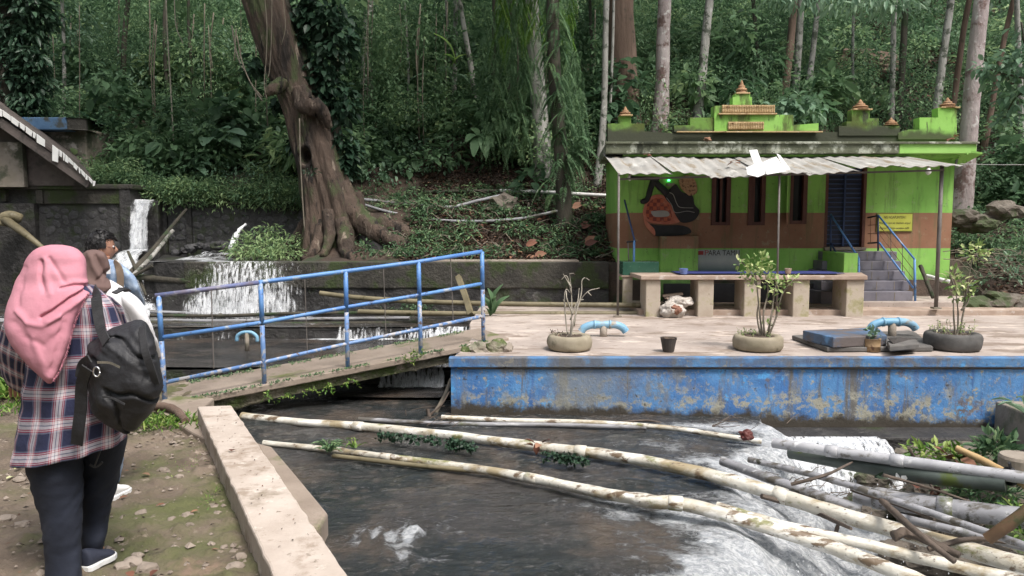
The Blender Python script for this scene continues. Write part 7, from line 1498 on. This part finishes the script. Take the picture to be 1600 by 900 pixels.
# ------------------------------------------------------------------ people
def pxloft(name, rows, mt, parent, n=48, rep=5, fold=None, uv=False, cap=True, smooth=True, sq=2.0, extra=None):
    """rows: (xl, yl, xr, yr, centre depth, half depth). Each row is an ellipse through the two photo points at that depth."""
    R = np.array(rows, float); k = len(R); t = np.linspace(0, k-1, (k-1)*rep+1)
    pts = curve([Vector((r[0], r[1], 0)) for r in rows], rep); ptr = curve([Vector((r[2], r[3], 0)) for r in rows], rep); dd = curve([Vector((r[4], r[5], 0)) for r in rows], rep)
    m = len(pts); th = np.linspace(0, 2*math.pi, n, endpoint=False); V = np.zeros((m, n, 3)); A_ = np.zeros((m, n)); L_ = np.zeros(m); pc = None
    for i in range(m):
        l = P(pts[i].x, pts[i].y, dd[i].x); r = P(ptr[i].x, ptr[i].y, dd[i].x); c = (l+r)/2; a = (r-l)/2
        if pc is not None: L_[i] = L_[i-1] + (c-pc).length
        pc = c
        ct, sn = np.cos(th), np.sin(th); ct = np.sign(ct)*np.abs(ct)**(2/sq); sn = np.sign(sn)*np.abs(sn)**(2/sq)
        vd = np.array([c.x, c.y, 0])/math.hypot(c.x, c.y); V[i] = np.array(c)[None] + ct[:, None]*np.array(a)[None] - sn[:, None]*vd[None]*dd[i].y; A_[i] = th
    if fold is not None:
        C = V.mean(1, keepdims=True); N = norm((V-C)*[1, 1, .15]); V = V + N*fold(V, A_, np.repeat(np.arange(m)[:, None]/m, n, 1))[..., None]
    if extra is not None: V = extra(V)
    F = [(i*n+j, i*n+(j+1) % n, (i+1)*n+(j+1) % n, (i+1)*n+j) for i in range(m-1) for j in range(n)]
    if cap: F += [tuple(range(n-1, -1, -1)), tuple((m-1)*n+j for j in range(n))]
    mb = MB(); mb.v = [tuple(v) for v in V.reshape(-1, 3)]; mb.f = F; mb.mi = [0]*len(F)
    o = mb.build(name, mt, parent, smooth=smooth)
    if uv:
        ul = o.data.uv_layers.new(name='UVMap')
        for pg in o.data.polygons:
            vi = [o.data.loops[q].vertex_index for q in pg.loop_indices]; js = [v % n for v in vi]; wrap = max(js)-min(js) > n/2
            for q, v in zip(pg.loop_indices, vi):
                j = v % n; j = j+n if (wrap and j < n/2) else j; ul.data[q].uv = (j/n*1.35, L_[v//n]*.95)
    return o
def nz3(V, s, oct=3, seed=0): return vn(V[..., 0]*s+V[..., 1]*s*.7, V[..., 2]*s, oct, seed)-.5
def skin_body(name, parent, joints, edges, radii, mt, rootj, sub=2):
    me = bpy.data.meshes.new(name); off = wloc(parent); names = list(joints); idx = {k: i for i, k in enumerate(names)}
    me.from_pydata([tuple(Vector(joints[k])-off) for k in names], [(idx[a], idx[b]) for a, b in edges], [])
    me.materials.append(mt); o = bpy.data.objects.new(name, me); link(o, parent); s = o.modifiers.new('skin', 'SKIN'); s.use_smooth_shade = True
    for i, k in enumerate(names): d = me.skin_vertices[0].data[i]; d.radius = (radii[k], radii[k]*.9); d.use_root = (k == rootj)
    u = o.modifiers.new('sub', 'SUBSURF'); u.levels = sub; u.render_levels = sub; return o
def body(parent, hips, chest, neck, head, hr, kneeL, footL, toeL, kneeR, footR, toeR, shL, elL, haL, shR, elR, haR, sc_=1.0, mt=None, leg=.07):
    J = {'hip': hips, 'waist': Vector(hips).lerp(Vector(chest), .5), 'chest': chest, 'neck': neck, 'head': head, 'crown': Vector(head)+Vector((0, 0, hr*.7)),
         'hipL': Vector(hips)+Vector((-.09, 0, -.03)), 'hipR': Vector(hips)+Vector((.09, 0, -.03)), 'kneeL': kneeL, 'footL': footL, 'toeL': toeL, 'kneeR': kneeR, 'footR': footR, 'toeR': toeR,
         'shL': shL, 'elL': elL, 'haL': haL, 'shR': shR, 'elR': elR, 'haR': haR}
    E = [('hip', 'waist'), ('waist', 'chest'), ('chest', 'neck'), ('neck', 'head'), ('head', 'crown'), ('hip', 'hipL'), ('hip', 'hipR'), ('hipL', 'kneeL'), ('kneeL', 'footL'), ('footL', 'toeL'), ('hipR', 'kneeR'), ('kneeR', 'footR'), ('footR', 'toeR'),
         ('chest', 'shL'), ('shL', 'elL'), ('elL', 'haL'), ('chest', 'shR'), ('shR', 'elR'), ('elR', 'haR')]
    Rr = {'hip': .08, 'waist': .10, 'chest': .10, 'neck': .045, 'head': hr*.85, 'crown': hr*.6, 'hipL': .055, 'hipR': .055, 'kneeL': .038, 'kneeR': .038, 'footL': .026, 'footR': .026, 'toeL': .025, 'toeR': .025, 'shL': .045, 'shR': .045, 'elL': .035, 'elR': .035, 'haL': .022, 'haR': .022}
    for s in 'LR':
        h = Vector(J['ha'+s]); d = (h-Vector(J['el'+s])).normalized(); sd = d.cross(Vector((0, 0, 1))).normalized(); J['palm'+s] = h+d*.07; E.append(('ha'+s, 'palm'+s)); Rr['palm'+s] = .026
        for f in range(4):
            a = h+d*.10+sd*(f-1.5)*.019; b = a+d*.03-Vector((0, 0, .012)); c = b+d*.022*(1 if f in (1, 2) else .7)-Vector((0, 0, .018))
            for nm, v, r in (('a', a, .0095), ('b', b, .0085), ('c', c, .007)): J[f'f{f}{nm}{s}'] = v; Rr[f'f{f}{nm}{s}'] = r
            E += [('palm'+s, f'f{f}a{s}'), (f'f{f}a{s}', f'f{f}b{s}'), (f'f{f}b{s}', f'f{f}c{s}')]
        a = h+d*.035+sd*.035; b = a+d*.03+sd*.012; J['t1'+s] = a; J['t2'+s] = b; Rr['t1'+s] = .011; Rr['t2'+s] = .009; E += [('ha'+s, 't1'+s), ('t1'+s, 't2'+s)]
    return skin_body('body', parent, J, E, Rr, mt or M['skin'], 'hip')
def shoe(parent, heel, toe, w, h, upper, label=None, name='shoe'):
    heel, toe = Vector(heel), Vector(toe); d = toe-heel; L = d.length; d.normalize(); s = d.cross(Vector((0, 0, 1))).normalized(); u = s.cross(d)
    prof = [(0, .55, 1.0), (.06, .8, 1.05), (.25, .85, .95), (.42, .82, .80), (.6, .98, .62), (.78, 1.0, .5), (.92, .82, .42), (1.0, .45, .28)]
    def body_(z0f, z1f, k=1.0, mt=None, nm='upper'):
        m = MB(); vs = []; n = 14
        for t, ww, hh in prof:
            for j in range(n):
                a = 2*math.pi*j/n; z = (z0f + (hh*z1f-z0f)*(.5+.5*math.sin(a))); vs.append(heel + d*(L*t) + s*(math.cos(a)*w/2*ww*k) + u*(z*h))
        f = [(i*n+j, i*n+(j+1) % n, (i+1)*n+(j+1) % n, (i+1)*n+j) for i in range(len(prof)-1) for j in range(n)] + [tuple(range(n-1, -1, -1)), tuple((len(prof)-1)*n+j for j in range(n))]
        m.add(vs, f); return m.build(nm, mt, sh_, smooth=True, sub=1)
    m = MB(); n = len(prof); vs = []
    for sg in (1, -1):
        for t, ww, hh in (prof if sg > 0 else prof[::-1]): vs.append(heel + d*(L*(t*1.03-.01)) + s*(sg*w/2*ww*1.06))
    k = len(vs); m.add([v - u*.002 for v in vs]+[v+u*h*.24 for v in vs], [tuple(range(k-1, -1, -1)), tuple(range(k, 2*k))]+[(i, (i+1) % k, (i+1) % k+k, i+k) for i in range(k)])
    sh_ = m.build(name, M['rubber'], parent, bevel=.004); body_(.1, 1.0, .98, upper); return sh_

# ---- woman in the pink scarf
DW1 = 3.28
w1 = thing('person', 'woman seen from behind in a long pink headscarf, plaid shirt and navy jeans', 'person', tuple(G(105, 905, 0)))
q = lambda px, py, d=DW1: P(px, py, d)
body(w1, q(112, 668), q(105, 520), q(85, 455), q(82, 425), .085, q(95, 790, 3.26), P(98, 925, 3.17), P(101, 933, 3.18), q(160, 780, 3.42), P(146, 850, 3.4), P(160, 862, 3.45), q(66, 490), P(24, 548, 3.42), P(26, 590, 3.6), q(160, 480), q(185, 560), P(200, 560, 3.62))
def leg_fold(seed, knee):
    def f(V, A, T):
        n = vn(V[..., 0]*6, V[..., 2]*34 + A*.6, 3, seed)-.5; k = np.exp(-((T-knee)/.16)**2); return (vn(V[..., 0]*9+A*.9, V[..., 2]*26+A*2.6, 3, seed+1)-.5)*.030*(k+.18) + n*.010
    return f
pxloft('jeans', [(40,650,140,655,3.28,.12),(31,690,132,700,3.28,.155),(40,730,130,735,3.27,.14),(50,770,129,772,3.26,.115),(60,800,128,800,3.25,.10),(64,830,127,830,3.24,.098),(68,860,127,860,3.23,.09),(70,900,128,900,3.20,.088),(74,945,126,945,3.12,.075)], M['jeans'], w1, fold=leg_fold(3, .45), rep=7)
pxloft('jeans', [(102,650,190,640,3.33,.12),(112,680,199,672,3.35,.155),(118,720,192,715,3.38,.13),(121,755,184,750,3.40,.11),(123,785,176,780,3.42,.095),(124,815,170,812,3.43,.09),(126,840,165,838,3.40,.08),(128,858,162,854,3.40,.07)], M['jeans'], w1, fold=leg_fold(5, .45), rep=7)
o = pxloft('shirt', [(70,440,150,446,3.27,.10),(48,455,168,460,3.27,.13),(38,478,184,480,3.27,.145),(34,520,192,515,3.27,.155),(36,570,196,560,3.26,.16),(34,610,192,595,3.26,.16),(28,650,190,630,3.25,.165),(22,690,190,655,3.25,.17),(19,722,190,682,3.25,.175),(20,724,189,684,3.26,.165)], M['plaid'], w1, uv=True, rep=8, n=72,
   fold=lambda V, A, T: .010*np.sin(A*9+V[..., 2]*3)*T + nz3(V, 5, 3, 8)*.05)
pxloft('sleeve', [(28,462,80,470,3.30,.06),(12,490,60,500,3.32,.065),(0,520,46,535,3.36,.062),(-4,550,40,575,3.42,.06),(2,585,40,600,3.5,.05),(10,600,36,615,3.58,.045)], M['plaid'], w1, uv=True, fold=lambda V, A, T: nz3(V, 9, 3, 4)*.03)
pxloft('sleeve', [(140,455,176,466,3.30,.07),(150,475,192,485,3.34,.065),(160,510,200,520,3.42,.06),(170,545,210,555,3.5,.055),(185,580,220,590,3.58,.045)], M['plaid'], w1, uv=True, fold=lambda V, A, T: nz3(V, 9, 3, 6)*.03)
def pink_fold(V, A, T):
    c = P(140, 445, DW1); dx = V[..., 0]-c.x; dz = V[..., 2]-c.z; phi = np.arctan2(dz, dx); rr = np.hypot(dx, dz)
    w = vn(phi*3+5, rr*2, 3, 12)-.5
    g1 = np.exp(-((np.mod(phi, 2*math.pi)-3.62-.35*(rr-.2)+w*.25)/.085)**2) + .8*np.exp(-((np.mod(phi, 2*math.pi)-3.95-.5*(rr-.2)+w*.2)/.07)**2) + .6*np.exp(-((np.mod(phi, 2*math.pi)-3.15+w*.3)/.10)**2) + .5*np.exp(-((np.mod(phi, 2*math.pi)-2.75+w*.4)/.08)**2)
    f = -.030*g1*sstep(.06, .16, rr)*sstep(.50, .28, rr)*(T > .12) + .006*np.sin(phi*9+rr*5+w*9)*sstep(.1, .3, rr)
    f += nz3(V, 3.5, 3, 13)*.03*sstep(.05, .3, T)
    return f
pk = [(78,382.5,98,382.5,3.27,.02),(62,386,115,386,3.27,.06),(51,392,125,392,3.27,.09),(42,401,132,401,3.27,.11),(36,412,135,411,3.27,.12),(31,425,136,424,3.26,.127),(23,440,137,439,3.255,.132),(17,457,139,450,3.225,.135),(10,476,134,466,3.19,.125),(6,494,124,484,3.16,.115),(6,512,115,506,3.135,.11),(11,530,111,527,3.125,.105),(21,547,106,544,3.115,.095),(35,563,100,560,3.105,.085),(50,578,93,576,3.095,.065),(63,590,87,589,3.085,.045),(73,598,81,598,3.08,.02)]
def proj(V):
    y = V[..., 1]; z = V[..., 2]-CAMZ; dep = y*_cp - z*_sp; return 800+FPX*V[..., 0]/dep, 450-FPX*(y*_sp+z*_cp)/dep
def pldist(px, py, pl):
    best = np.full(px.shape, 1e9)
    for (ax, ay), (bx, by) in zip(pl[:-1], pl[1:]):
        dx, dy = bx-ax, by-ay; t = np.clip(((px-ax)*dx+(py-ay)*dy)/(dx*dx+dy*dy), 0, 1); best = np.minimum(best, np.hypot(px-ax-t*dx, py-ay-t*dy))
    return best
CR = [([(62,408),(58,432),(64,462)], -.008, 5), ([(76,404),(88,422),(102,440)], -.007, 5), ([(139,451),(112,468),(86,487),(64,497)], -.024, 4.5), ([(139,458),(114,478),(90,496),(70,504)], .010, 8),
      ([(24,482),(42,506),(66,512),(92,496)], .008, 8), ([(137,446),(112,446),(95,452)], -.011, 4), ([(130,430),(112,437),(96,446)], .006, 7), ([(15,505),(40,530),(70,542),(98,522)], -.004, 8), ([(34,418),(26,450),(20,490)], -.004, 7), ([(100,505),(92,535),(82,575)], -.004, 7)]
def pink_fold(V, A, T):
    c = P(140, 445, DW1); dx = V[..., 0]-c.x; dz = V[..., 2]-c.z; phi = np.arctan2(dz, dx); rr = np.hypot(dx, dz)
    w = vn(phi*3+5, rr*2, 3, 12)-.5
    g1 = np.exp(-((np.mod(phi, 2*math.pi)-3.62-.35*(rr-.2)+w*.25)/.085)**2) + .8*np.exp(-((np.mod(phi, 2*math.pi)-3.95-.5*(rr-.2)+w*.2)/.07)**2) + .6*np.exp(-((np.mod(phi, 2*math.pi)-3.15+w*.3)/.10)**2) + .5*np.exp(-((np.mod(phi, 2*math.pi)-2.75+w*.4)/.08)**2)
    f = -.030*g1*sstep(.06, .16, rr)*sstep(.50, .28, rr)*(T > .12) + .006*np.sin(phi*9+rr*5+w*9)*sstep(.1, .3, rr)
    f += nz3(V, 3.5, 3, 13)*.03*sstep(.05, .3, T)
    return f
pk = [(78,382.5,98,382.5,3.27,.02),(62,386,115,386,3.27,.06),(51,392,125,392,3.27,.09),(42,401,132,401,3.27,.11),(36,412,135,411,3.27,.12),(31,425,136,424,3.26,.127),(23,440,137,439,3.255,.132),(17,457,139,450,3.225,.135),(10,476,134,466,3.19,.125),(6,494,124,484,3.16,.115),(6,512,115,506,3.135,.11),(11,530,111,527,3.125,.105),(21,547,106,544,3.115,.095),(35,563,100,560,3.105,.085),(50,578,93,576,3.095,.065),(63,590,87,589,3.085,.045),(73,598,81,598,3.08,.02)]
def proj(V):
    y = V[..., 1]; z = V[..., 2]-CAMZ; dep = y*_cp - z*_sp; return 800+FPX*V[..., 0]/dep, 450-FPX*(y*_sp+z*_cp)/dep
def pldist(px, py, pl):
    best = np.full(px.shape, 1e9)
    for (ax, ay), (bx, by) in zip(pl[:-1], pl[1:]):
        dx, dy = bx-ax, by-ay; t = np.clip(((px-ax)*dx+(py-ay)*dy)/(dx*dx+dy*dy), 0, 1); best = np.minimum(best, np.hypot(px-ax-t*dx, py-ay-t*dy))
    return best
CR = [([(64,409),(62,430),(67,456)], -.014, 3.5), ([(70,405),(70,430),(78,458)], .008, 5), ([(76,404),(88,422),(100,440)], -.010, 3.5), ([(139,451),(112,468),(86,487),(66,496)], -.026, 3.5), ([(139,456),(114,476),(90,494),(72,502)], .012, 5),
      ([(26,486),(42,505),(66,509),(90,494)], .010, 5), ([(137,446),(112,447),(97,451)], -.014, 3), ([(134,441),(112,440),(96,444)], .008, 4), ([(20,505),(40,528),(70,540),(96,520)], -.007, 6), ([(50,530),(62,560),(76,590)], .007, 6), ([(38,418),(30,445),(26,480)], -.006, 5), ([(100,505),(92,535),(82,575)], -.006, 5)]
def pink_fold(V, A, T):
    px, py = proj(V); px = px + (vn(px*.05, py*.05, 2, 61)-.5)*7; f = 0
    for pl, d_, w_ in CR: f = f + d_*np.exp(-(pldist(px, py, pl)/w_)**2)
    return f + nz3(V, 3.5, 3, 13)*.02*sstep(.05, .3, T) + nz3(V, 9, 3, 14)*.007 + nz3(V, 30, 2, 15)*.0015
hj = pxloft('headscarf', pk, M['pink'], w1, n=220, rep=13, fold=pink_fold, sq=2.25)
# frayed hem
hem = []
for i in range(260):
    t = random.random(); x = np.interp(t, [0, .12, .35, .6, .8, 1], [80, 92, 104, 112, 122, 136]); y = np.interp(t, [0, .12, .35, .6, .8, 1], [598, 578, 548, 515, 486, 458]); hem.append(P(x, y, np.interp(t, [0, 1], [3.05, 3.09])))
pos = np.array([tuple(v) for v in hem]); leaf_obj('frayed_hem', [leafset(pos, np.tile([.8, -.1, -.6], (260, 1))+RNG.normal(0, .3, (260, 3)), .012, .002)], M['pink'], w1)
# tail of the scarf gathered over the shoulder, towards the neck
shoe(w1, G(130, 893, .008), G(174, 868, .008), .10, .10, M['shoe']); shoe(w1, G(90, 960, .008), G(114, 934, .008), .10, .10, M['shoe'])
m = MB(); m.tube(curve([q(163, 640, 3.18), q(160, 690, 3.17), q(148, 728, 3.19)], 5), .004, 6); m.tube(curve([q(140, 726, 3.2), q(150, 730, 3.2), q(160, 722, 3.2)], 4), .005, 6); m.build('pocket_cord', M['strap'], w1)

# ---- her backpack
bp_ = thing('backpack', 'shiny black nylon backpack slung low on the pink-scarfed woman', 'backpack', tuple(q(195, 675, 3.1)))
def bagfold(V, A, T):
    c = P(200, 560, 3.1); dx = (V[..., 0]-c.x); dz = V[..., 2]-c.z; n = vn(dx*8+3, dz*8, 4, 41)-.5; n2 = vn((dx+dz)*16, (dz-dx)*5, 3, 42)-.5
    n3 = vn((dx*.8+dz)*7+9, (dz-dx)*3.2, 2, 43)-.5; return n*.05 + np.abs(n2)*.022 - .030*np.exp(-(n3/.035)**2) + .009*np.exp(-((np.mod((dx*.75+dz)*9, 1)-.5)/.12)**2)*sstep(.06, .12, dz+.12) + n2*.012
bag = pxloft('bag_body', [(205,501,222,500,3.14,.03),(184,510,228,506,3.13,.07),(162,522,233,516,3.12,.10),(145,537,240,532,3.11,.125),(136,556,247,554,3.10,.14),(133,578,250,580,3.10,.15),(135,603,250,606,3.10,.15),(141,628,246,628,3.11,.14),(152,648,234,648,3.12,.12),(172,664,220,662,3.13,.09),(192,675,210,673,3.14,.04)], M['bag'], bp_, n=110, rep=9, fold=bagfold, sq=2.3)
def ribbon(pts, w, mt, parent, name, th=.006, nrm=(0, -1, 0)):
    c = curve(pts, 6); m = MB(); vs = []; n = len(c)
    for i, p in enumerate(c):
        t = (c[min(i+1, n-1)]-c[max(i-1, 0)]).normalized(); s = t.cross(Vector(nrm)).normalized(); nn = s.cross(t); vs += [p+s*w/2+nn*th/2, p-s*w/2+nn*th/2, p-s*w/2-nn*th/2, p+s*w/2-nn*th/2]
    m.add(vs, [(i*4+j, i*4+(j+1) % 4, (i+1)*4+(j+1) % 4, (i+1)*4+j) for i in range(n-1) for j in range(4)]+[(3,2,1,0), ((n-1)*4, (n-1)*4+1, (n-1)*4+2, (n-1)*4+3)]); return m.build(name, mt, parent)
ribbon([q(147, 452, 3.19), q(150, 462, 3.12), q(153, 490, 3.095), q(158, 515, 3.06), q(166, 535, 3.0)], .045, M['strap'], bp_, 'shoulder_strap')
ribbon([q(136, 575, 2.99), q(128, 600, 3.03), q(126, 640, 3.05), q(122, 672, 3.05), q(120, 695, 3.06)], .05, M['bag'], bp_, 'lower_strap')
ribbon([q(140, 560, 2.98), q(128, 570, 3.04), q(124, 590, 3.06)], .035, M['strap'], bp_, 'side_strap')
ribbon([q(222, 510, 3.04), q(226, 545, 2.96), q(236, 575, 2.965), q(244, 600, 3.0)], .03, M['strap'], bp_, 'compression_strap')
ribbon([q(152, 566, 2.955), q(172, 567, 2.945), q(188, 574, 2.94)], .010, M['steel'], bp_, 'zip_piping', .003)
ribbon([q(160, 620, 2.97), q(175, 622, 2.955), q(195, 632, 2.955)], .008, M['strap'], bp_, 'pocket_zip', .004)
m = MB(); c = q(151, 581, 2.94); m.tube([c+Vector((math.cos(a)*.013, 0, math.sin(a)*.02)) for a in np.linspace(0, 6.28, 15)], .0035, 6); m.build('ring_clip', M['steel'], bp_, smooth=True)
ribbon([q(178, 458, 3.24), q(192, 452, 3.28), q(200, 455, 3.35)], .03, M['strap'], bp_, 'shoulder_strap', nrm=(0, -.4, 1))

# ---- woman in white with the brown scarf
def brown_fold(V):
    px, py = proj(V); f = 0
    for pl, d_, w_ in [([(150,400),(158,415),(170,432)], -.016, 3), ([(140,396),(146,418),(160,440)], .012, 4), ([(160,398),(166,410),(171,424)], .010, 3), ([(150,440),(162,430),(172,424)], -.014, 3), ([(128,430),(145,446),(172,450)], .012, 4)]: f = f + d_*np.exp(-(pldist(px, py, pl)/w_)**2)
    return f + nz3(V, 9, 3, 5)*.02
w2 = thing('person', 'woman in a white top and dark brown headscarf just ahead of the pink-scarfed one', 'person', tuple(G(185, 782, 0)))
D2 = 4.15; q = lambda px, py, d=D2: P(px, py, d)
body(w2, q(175, 600), q(165, 500), q(152, 450), q(150, 420), .075, q(150, 690, 4.26), P(156, 760, 4.3), P(158, 770, 4.32), q(180, 690, 4.33), q(179, 752, 4.40), P(181, 766, 4.44), q(130, 470), q(125, 530), P(150, 560, 4.5), q(200, 470), q(232, 530), P(236, 545, 4.55), sc_=.9)
pxloft('headscarf', [(142,390,150,390,4.15,.02),(134,393,160,393,4.15,.05),(128,400,167,400,4.15,.075),(125,412,170,412,4.15,.085),(124,426,170,426,4.14,.09),(122,438,171,436,4.13,.095),(116,448,176,444,4.12,.12),(108,462,174,452,4.11,.14)], M['brown_cloth'], w2, fold=lambda V, A, T: brown_fold(V), n=160)
pxloft('white_top', [(135,436,172,438,4.15,.08),(128,446,196,452,4.15,.11),(118,462,212,468,4.15,.13),(112,490,216,495,4.15,.14),(112,540,214,545,4.15,.14),(112,600,212,600,4.15,.15),(112,650,206,650,4.15,.15)], M['white_cloth'], w2, fold=lambda V, A, T: nz3(V, 7, 3, 15)*.035, n=60)
pxloft('white_sleeve', [(175,448,205,458,4.12,.06),(188,468,222,474,4.08,.07),(202,494,234,498,4.08,.07),(212,518,242,520,4.12,.062),(220,542,248,540,4.2,.055),(226,562,250,556,4.3,.045)], M['white_cloth'], w2, fold=lambda V, A, T: nz3(V, 12, 3, 16)*.03)
pxloft('white_sleeve', [(112,455,150,462,4.2,.05),(105,480,140,486,4.25,.055),(104,520,136,526,4.3,.05),(112,556,140,560,4.4,.045)], M['white_cloth'], w2)
for a in ([(112,640,165,640,4.2,.11),(128,700,166,700,4.25,.08),(140,750,168,750,4.3,.06),(146,768,168,768,4.3,.045)], [(150,640,206,640,4.28,.11),(162,690,196,690,4.32,.08),(170,735,190,735,4.38,.06),(172,752,187,752,4.4,.045)]):
    pxloft('jeans', a, M['denim'], w2, fold=leg_fold(7, .5))
shoe(w2, G(168, 783, .008), G(198, 766, .008), .095, .10, M['rubber']); shoe(w2, G(140, 786, .008), G(158, 776, .008), .09, .085, M['rubber'])
ribbon([q(162, 470, 4.03), q(172, 456, 4.05), q(190, 450, 4.1), q(198, 453, 4.2)], .02, M['strap'], w2, 'bag_strap', nrm=(0, -.6, .8))

# ---- man in the denim jacket, face turned to the right
mn = thing('person', 'black-haired man with glasses in a pale denim jacket looking right at the waterfall', 'person', tuple(G(172, 705, 0)))
D3 = 5.15; q = lambda px, py, d=D3: P(px, py, d); u3 = D3/FPX
body(mn, q(175, 560), q(172, 470), q(160, 414), q(158, 396), .07, q(168, 640), P(166, 702, 5.1), P(178, 706, 5.25), q(184, 640), P(186, 700, 5.3), P(198, 700, 5.45), q(150, 430), q(146, 480), P(160, 500, 5.5), q(196, 430), q(214, 480), P(216, 500, 5.55))
# head: one shaped mesh, facing right and a little away
def head_mesh(c, s, face, mt):
    bm = bmesh.new(); bmesh.ops.create_icosphere(bm, subdivisions=5, radius=1)
    f = Vector(face).normalized(); up = Vector((0, 0, 1)); sd = f.cross(up).normalized(); up = sd.cross(f)
    for v in bm.verts:
        x, y, z = v.co; # x forward, y side, z up
        X_ = x*.098; Y_ = y*.076; Z_ = z*.118
        if z < 0: X_ *= 1-.10*abs(z); Y_ *= 1-.28*abs(z)**1.3
        if z < 0 and x < 0: X_ *= 1-.35*abs(z)
        g = lambda cx, cy, cz, r: math.exp(-(((x-cx)**2+(y-cy)**2+(z-cz)**2)/r**2))
        X_ += .024*g(1, 0, -.22, .17) + .012*g(1, 0, -.05, .16) - .010*g(.93, .33, .05, .2) - .010*g(.93, -.33, .05, .2) + .008*g(.9, 0, -.55, .14) + .006*g(.88, 0, -.72, .1) + .012*g(.7, 0, -.95, .25) + .006*g(.95, .3, .2, .2) + .006*g(.95, -.3, .2, .2)
        v.co = f*X_*s + sd*Y_*s + up*Z_*s
    me = bpy.data.meshes.new('head'); bm.to_mesh(me); bm.free(); me.materials.append(mt); me.polygons.foreach_set('use_smooth', [True]*len(me.polygons)); o = bpy.data.objects.new('head', me); link(o, mn); o.location = Vector(c)-wloc(mn); return o, f, sd, up
hc = q(158, 387); S3 = .86
hd, f_, s_, u_ = head_mesh(hc, S3, (.88, .48, -.02), M['skin'])
# hair: cap over crown and back with uneven surface
bm = bmesh.new(); bmesh.ops.create_icosphere(bm, subdivisions=5, radius=1); rm = []
for v in bm.verts:
    x, y, z = v.co; lim = -.45 if x < -.1 else (-.02 if x < .42 else .50)
    if z < lim-.06: rm.append(v)
    n = noise.noise(v.co*3)*.04 + noise.noise(v.co*14)*.012
    v.co = f_*(x*.108+(-.006))*S3*(1+n) + s_*y*.088*S3*(1+n) + u_*(z*.132*S3*(1+n)+.004+.014*max(0, z)*(x > 0))
bmesh.ops.delete(bm, geom=rm, context='VERTS'); me = bpy.data.meshes.new('hair'); bm.to_mesh(me); bm.free(); me.materials.append(M['hair']); me.polygons.foreach_set('use_smooth', [True]*len(me.polygons)); o = bpy.data.objects.new('hair', me); link(o, mn); o.location = hc-wloc(mn)
# strands
pos = []; ax = []
for i in range(1400):
    v = Vector((random.gauss(0, 1), random.gauss(0, 1), random.gauss(0, 1))).normalized()
    if v.z < (-.4 if v.x < 0 else .35): continue
    pos.append(tuple(hc + f_*(v.x*.109-.006)*S3 + s_*v.y*.089*S3 + u_*(v.z*.133*S3+.006))); ax.append(tuple((f_*(v.x*.4+.35) + s_*v.y*.5 + u_*(v.z*.35-.35))))
leaf_obj('hair_strands', [leafset(np.array(pos), np.array(ax)+RNG.normal(0, .25, (len(pos), 3))*.4, .03, .003)], M['hair'], mn)
m = MB(); ec = hc + s_*.07*S3 - f_*.012 - u_*.012; vs = []
for sgn in (1,):
    for k in range(3):
        rr = (.030, .022, .010)[k]
        for j in range(12): a = 2*math.pi*j/12; vs.append(ec + s_*(.004, .014, .006)[k] + u_*math.sin(a)*rr*1.0 + f_*(math.cos(a)*rr*.62-.004*math.sin(a)))
m.add(vs, [(k*12+j, k*12+(j+1) % 12, (k+1)*12+(j+1) % 12, (k+1)*12+j) for k in range(2) for j in range(12)]+[tuple(24+j for j in range(12))]); m.build('ear', M['skin'], mn, smooth=True, sub=1)
for sg in (1, -1):
    c = hc + f_*.098*S3 + s_*sg*.032 + u_*.008; m = MB(); m.tube([c + s_*math.cos(a)*.022 + u_*math.sin(a)*.016 for a in np.linspace(0, 6.28, 17)], .0022, 6); m.build('glasses_rim', M['black'], mn)
    m = MB(); m.tube([c+s_*sg*.022, ec + s_*(0 if sg > 0 else -.14*S3) + u_*.018], .0022, 6); m.build('glasses_arm', M['frame'], mn)
    m = MB(); e = hc + f_*.088*S3 + s_*sg*.030 + u_*.008; m.lathe([(.001, -.008), (.009, 0), (.001, .008)], e, 8); m.build('eye', M['roof_bright'], mn)
pxloft('neck', [(149,398,172,400,5.15,.05),(150,408,172,410,5.15,.05),(148,416,176,418,5.15,.06)], M['skin'], mn)
pxloft('denim_jacket', [(150,405,172,405,5.15,.055),(144,410,183,409,5.15,.08),(138,418,194,417,5.15,.11),(134,432,201,430,5.15,.125),(132,460,207,458,5.15,.13),(132,500,210,500,5.15,.13),(134,540,208,540,5.15,.13),(136,560,206,560,5.15,.13)], M['denim'], mn, fold=lambda V, A, T: nz3(V, 10, 3, 22)*.03, n=60)
pxloft('jacket_sleeve', [(180,412,200,420,5.12,.05),(186,430,212,434,5.1,.055),(192,452,220,454,5.12,.052),(198,474,226,472,5.2,.048),(204,492,226,490,5.35,.04)], M['denim'], mn, fold=lambda V, A, T: nz3(V, 14, 3, 23)*.03)
pxloft('jacket_sleeve', [(128,420,150,424,5.2,.05),(124,450,146,454,5.2,.05),(128,486,148,488,5.35,.045)], M['denim'], mn)
m = MB(); v0 = q(163, 416, 5.03); m.box(v0.x-.0, v0.x+.05, 5.0, 5.015, v0.z-.05, v0.z+.005); m.build('white_patch', M['white_cloth'], mn)
ribbon([q(178, 410, 5.1), q(186, 420, 5.03), q(188, 445, 5.02), q(182, 470, 5.02)], .045, M['brown_strap'], mn, 'bag_strap', .01)
for a in ([(138,550,178,550,5.12,.11),(146,610,174,610,5.1,.08),(152,660,172,660,5.1,.06),(154,692,170,692,5.1,.05)], [(168,550,208,550,5.2,.11),(172,610,200,610,5.25,.08),(176,660,196,660,5.28,.06),(178,690,194,690,5.3,.05)]): pxloft('trousers', a, M['jeans'], mn, fold=leg_fold(9, .5))
shoe(mn, P(158, 712, 5.0), P(172, 704, 5.25), .095, .08, M['rubber']); shoe(mn, P(182, 708, 5.2), P(198, 700, 5.45), .095, .08, M['rubber'])
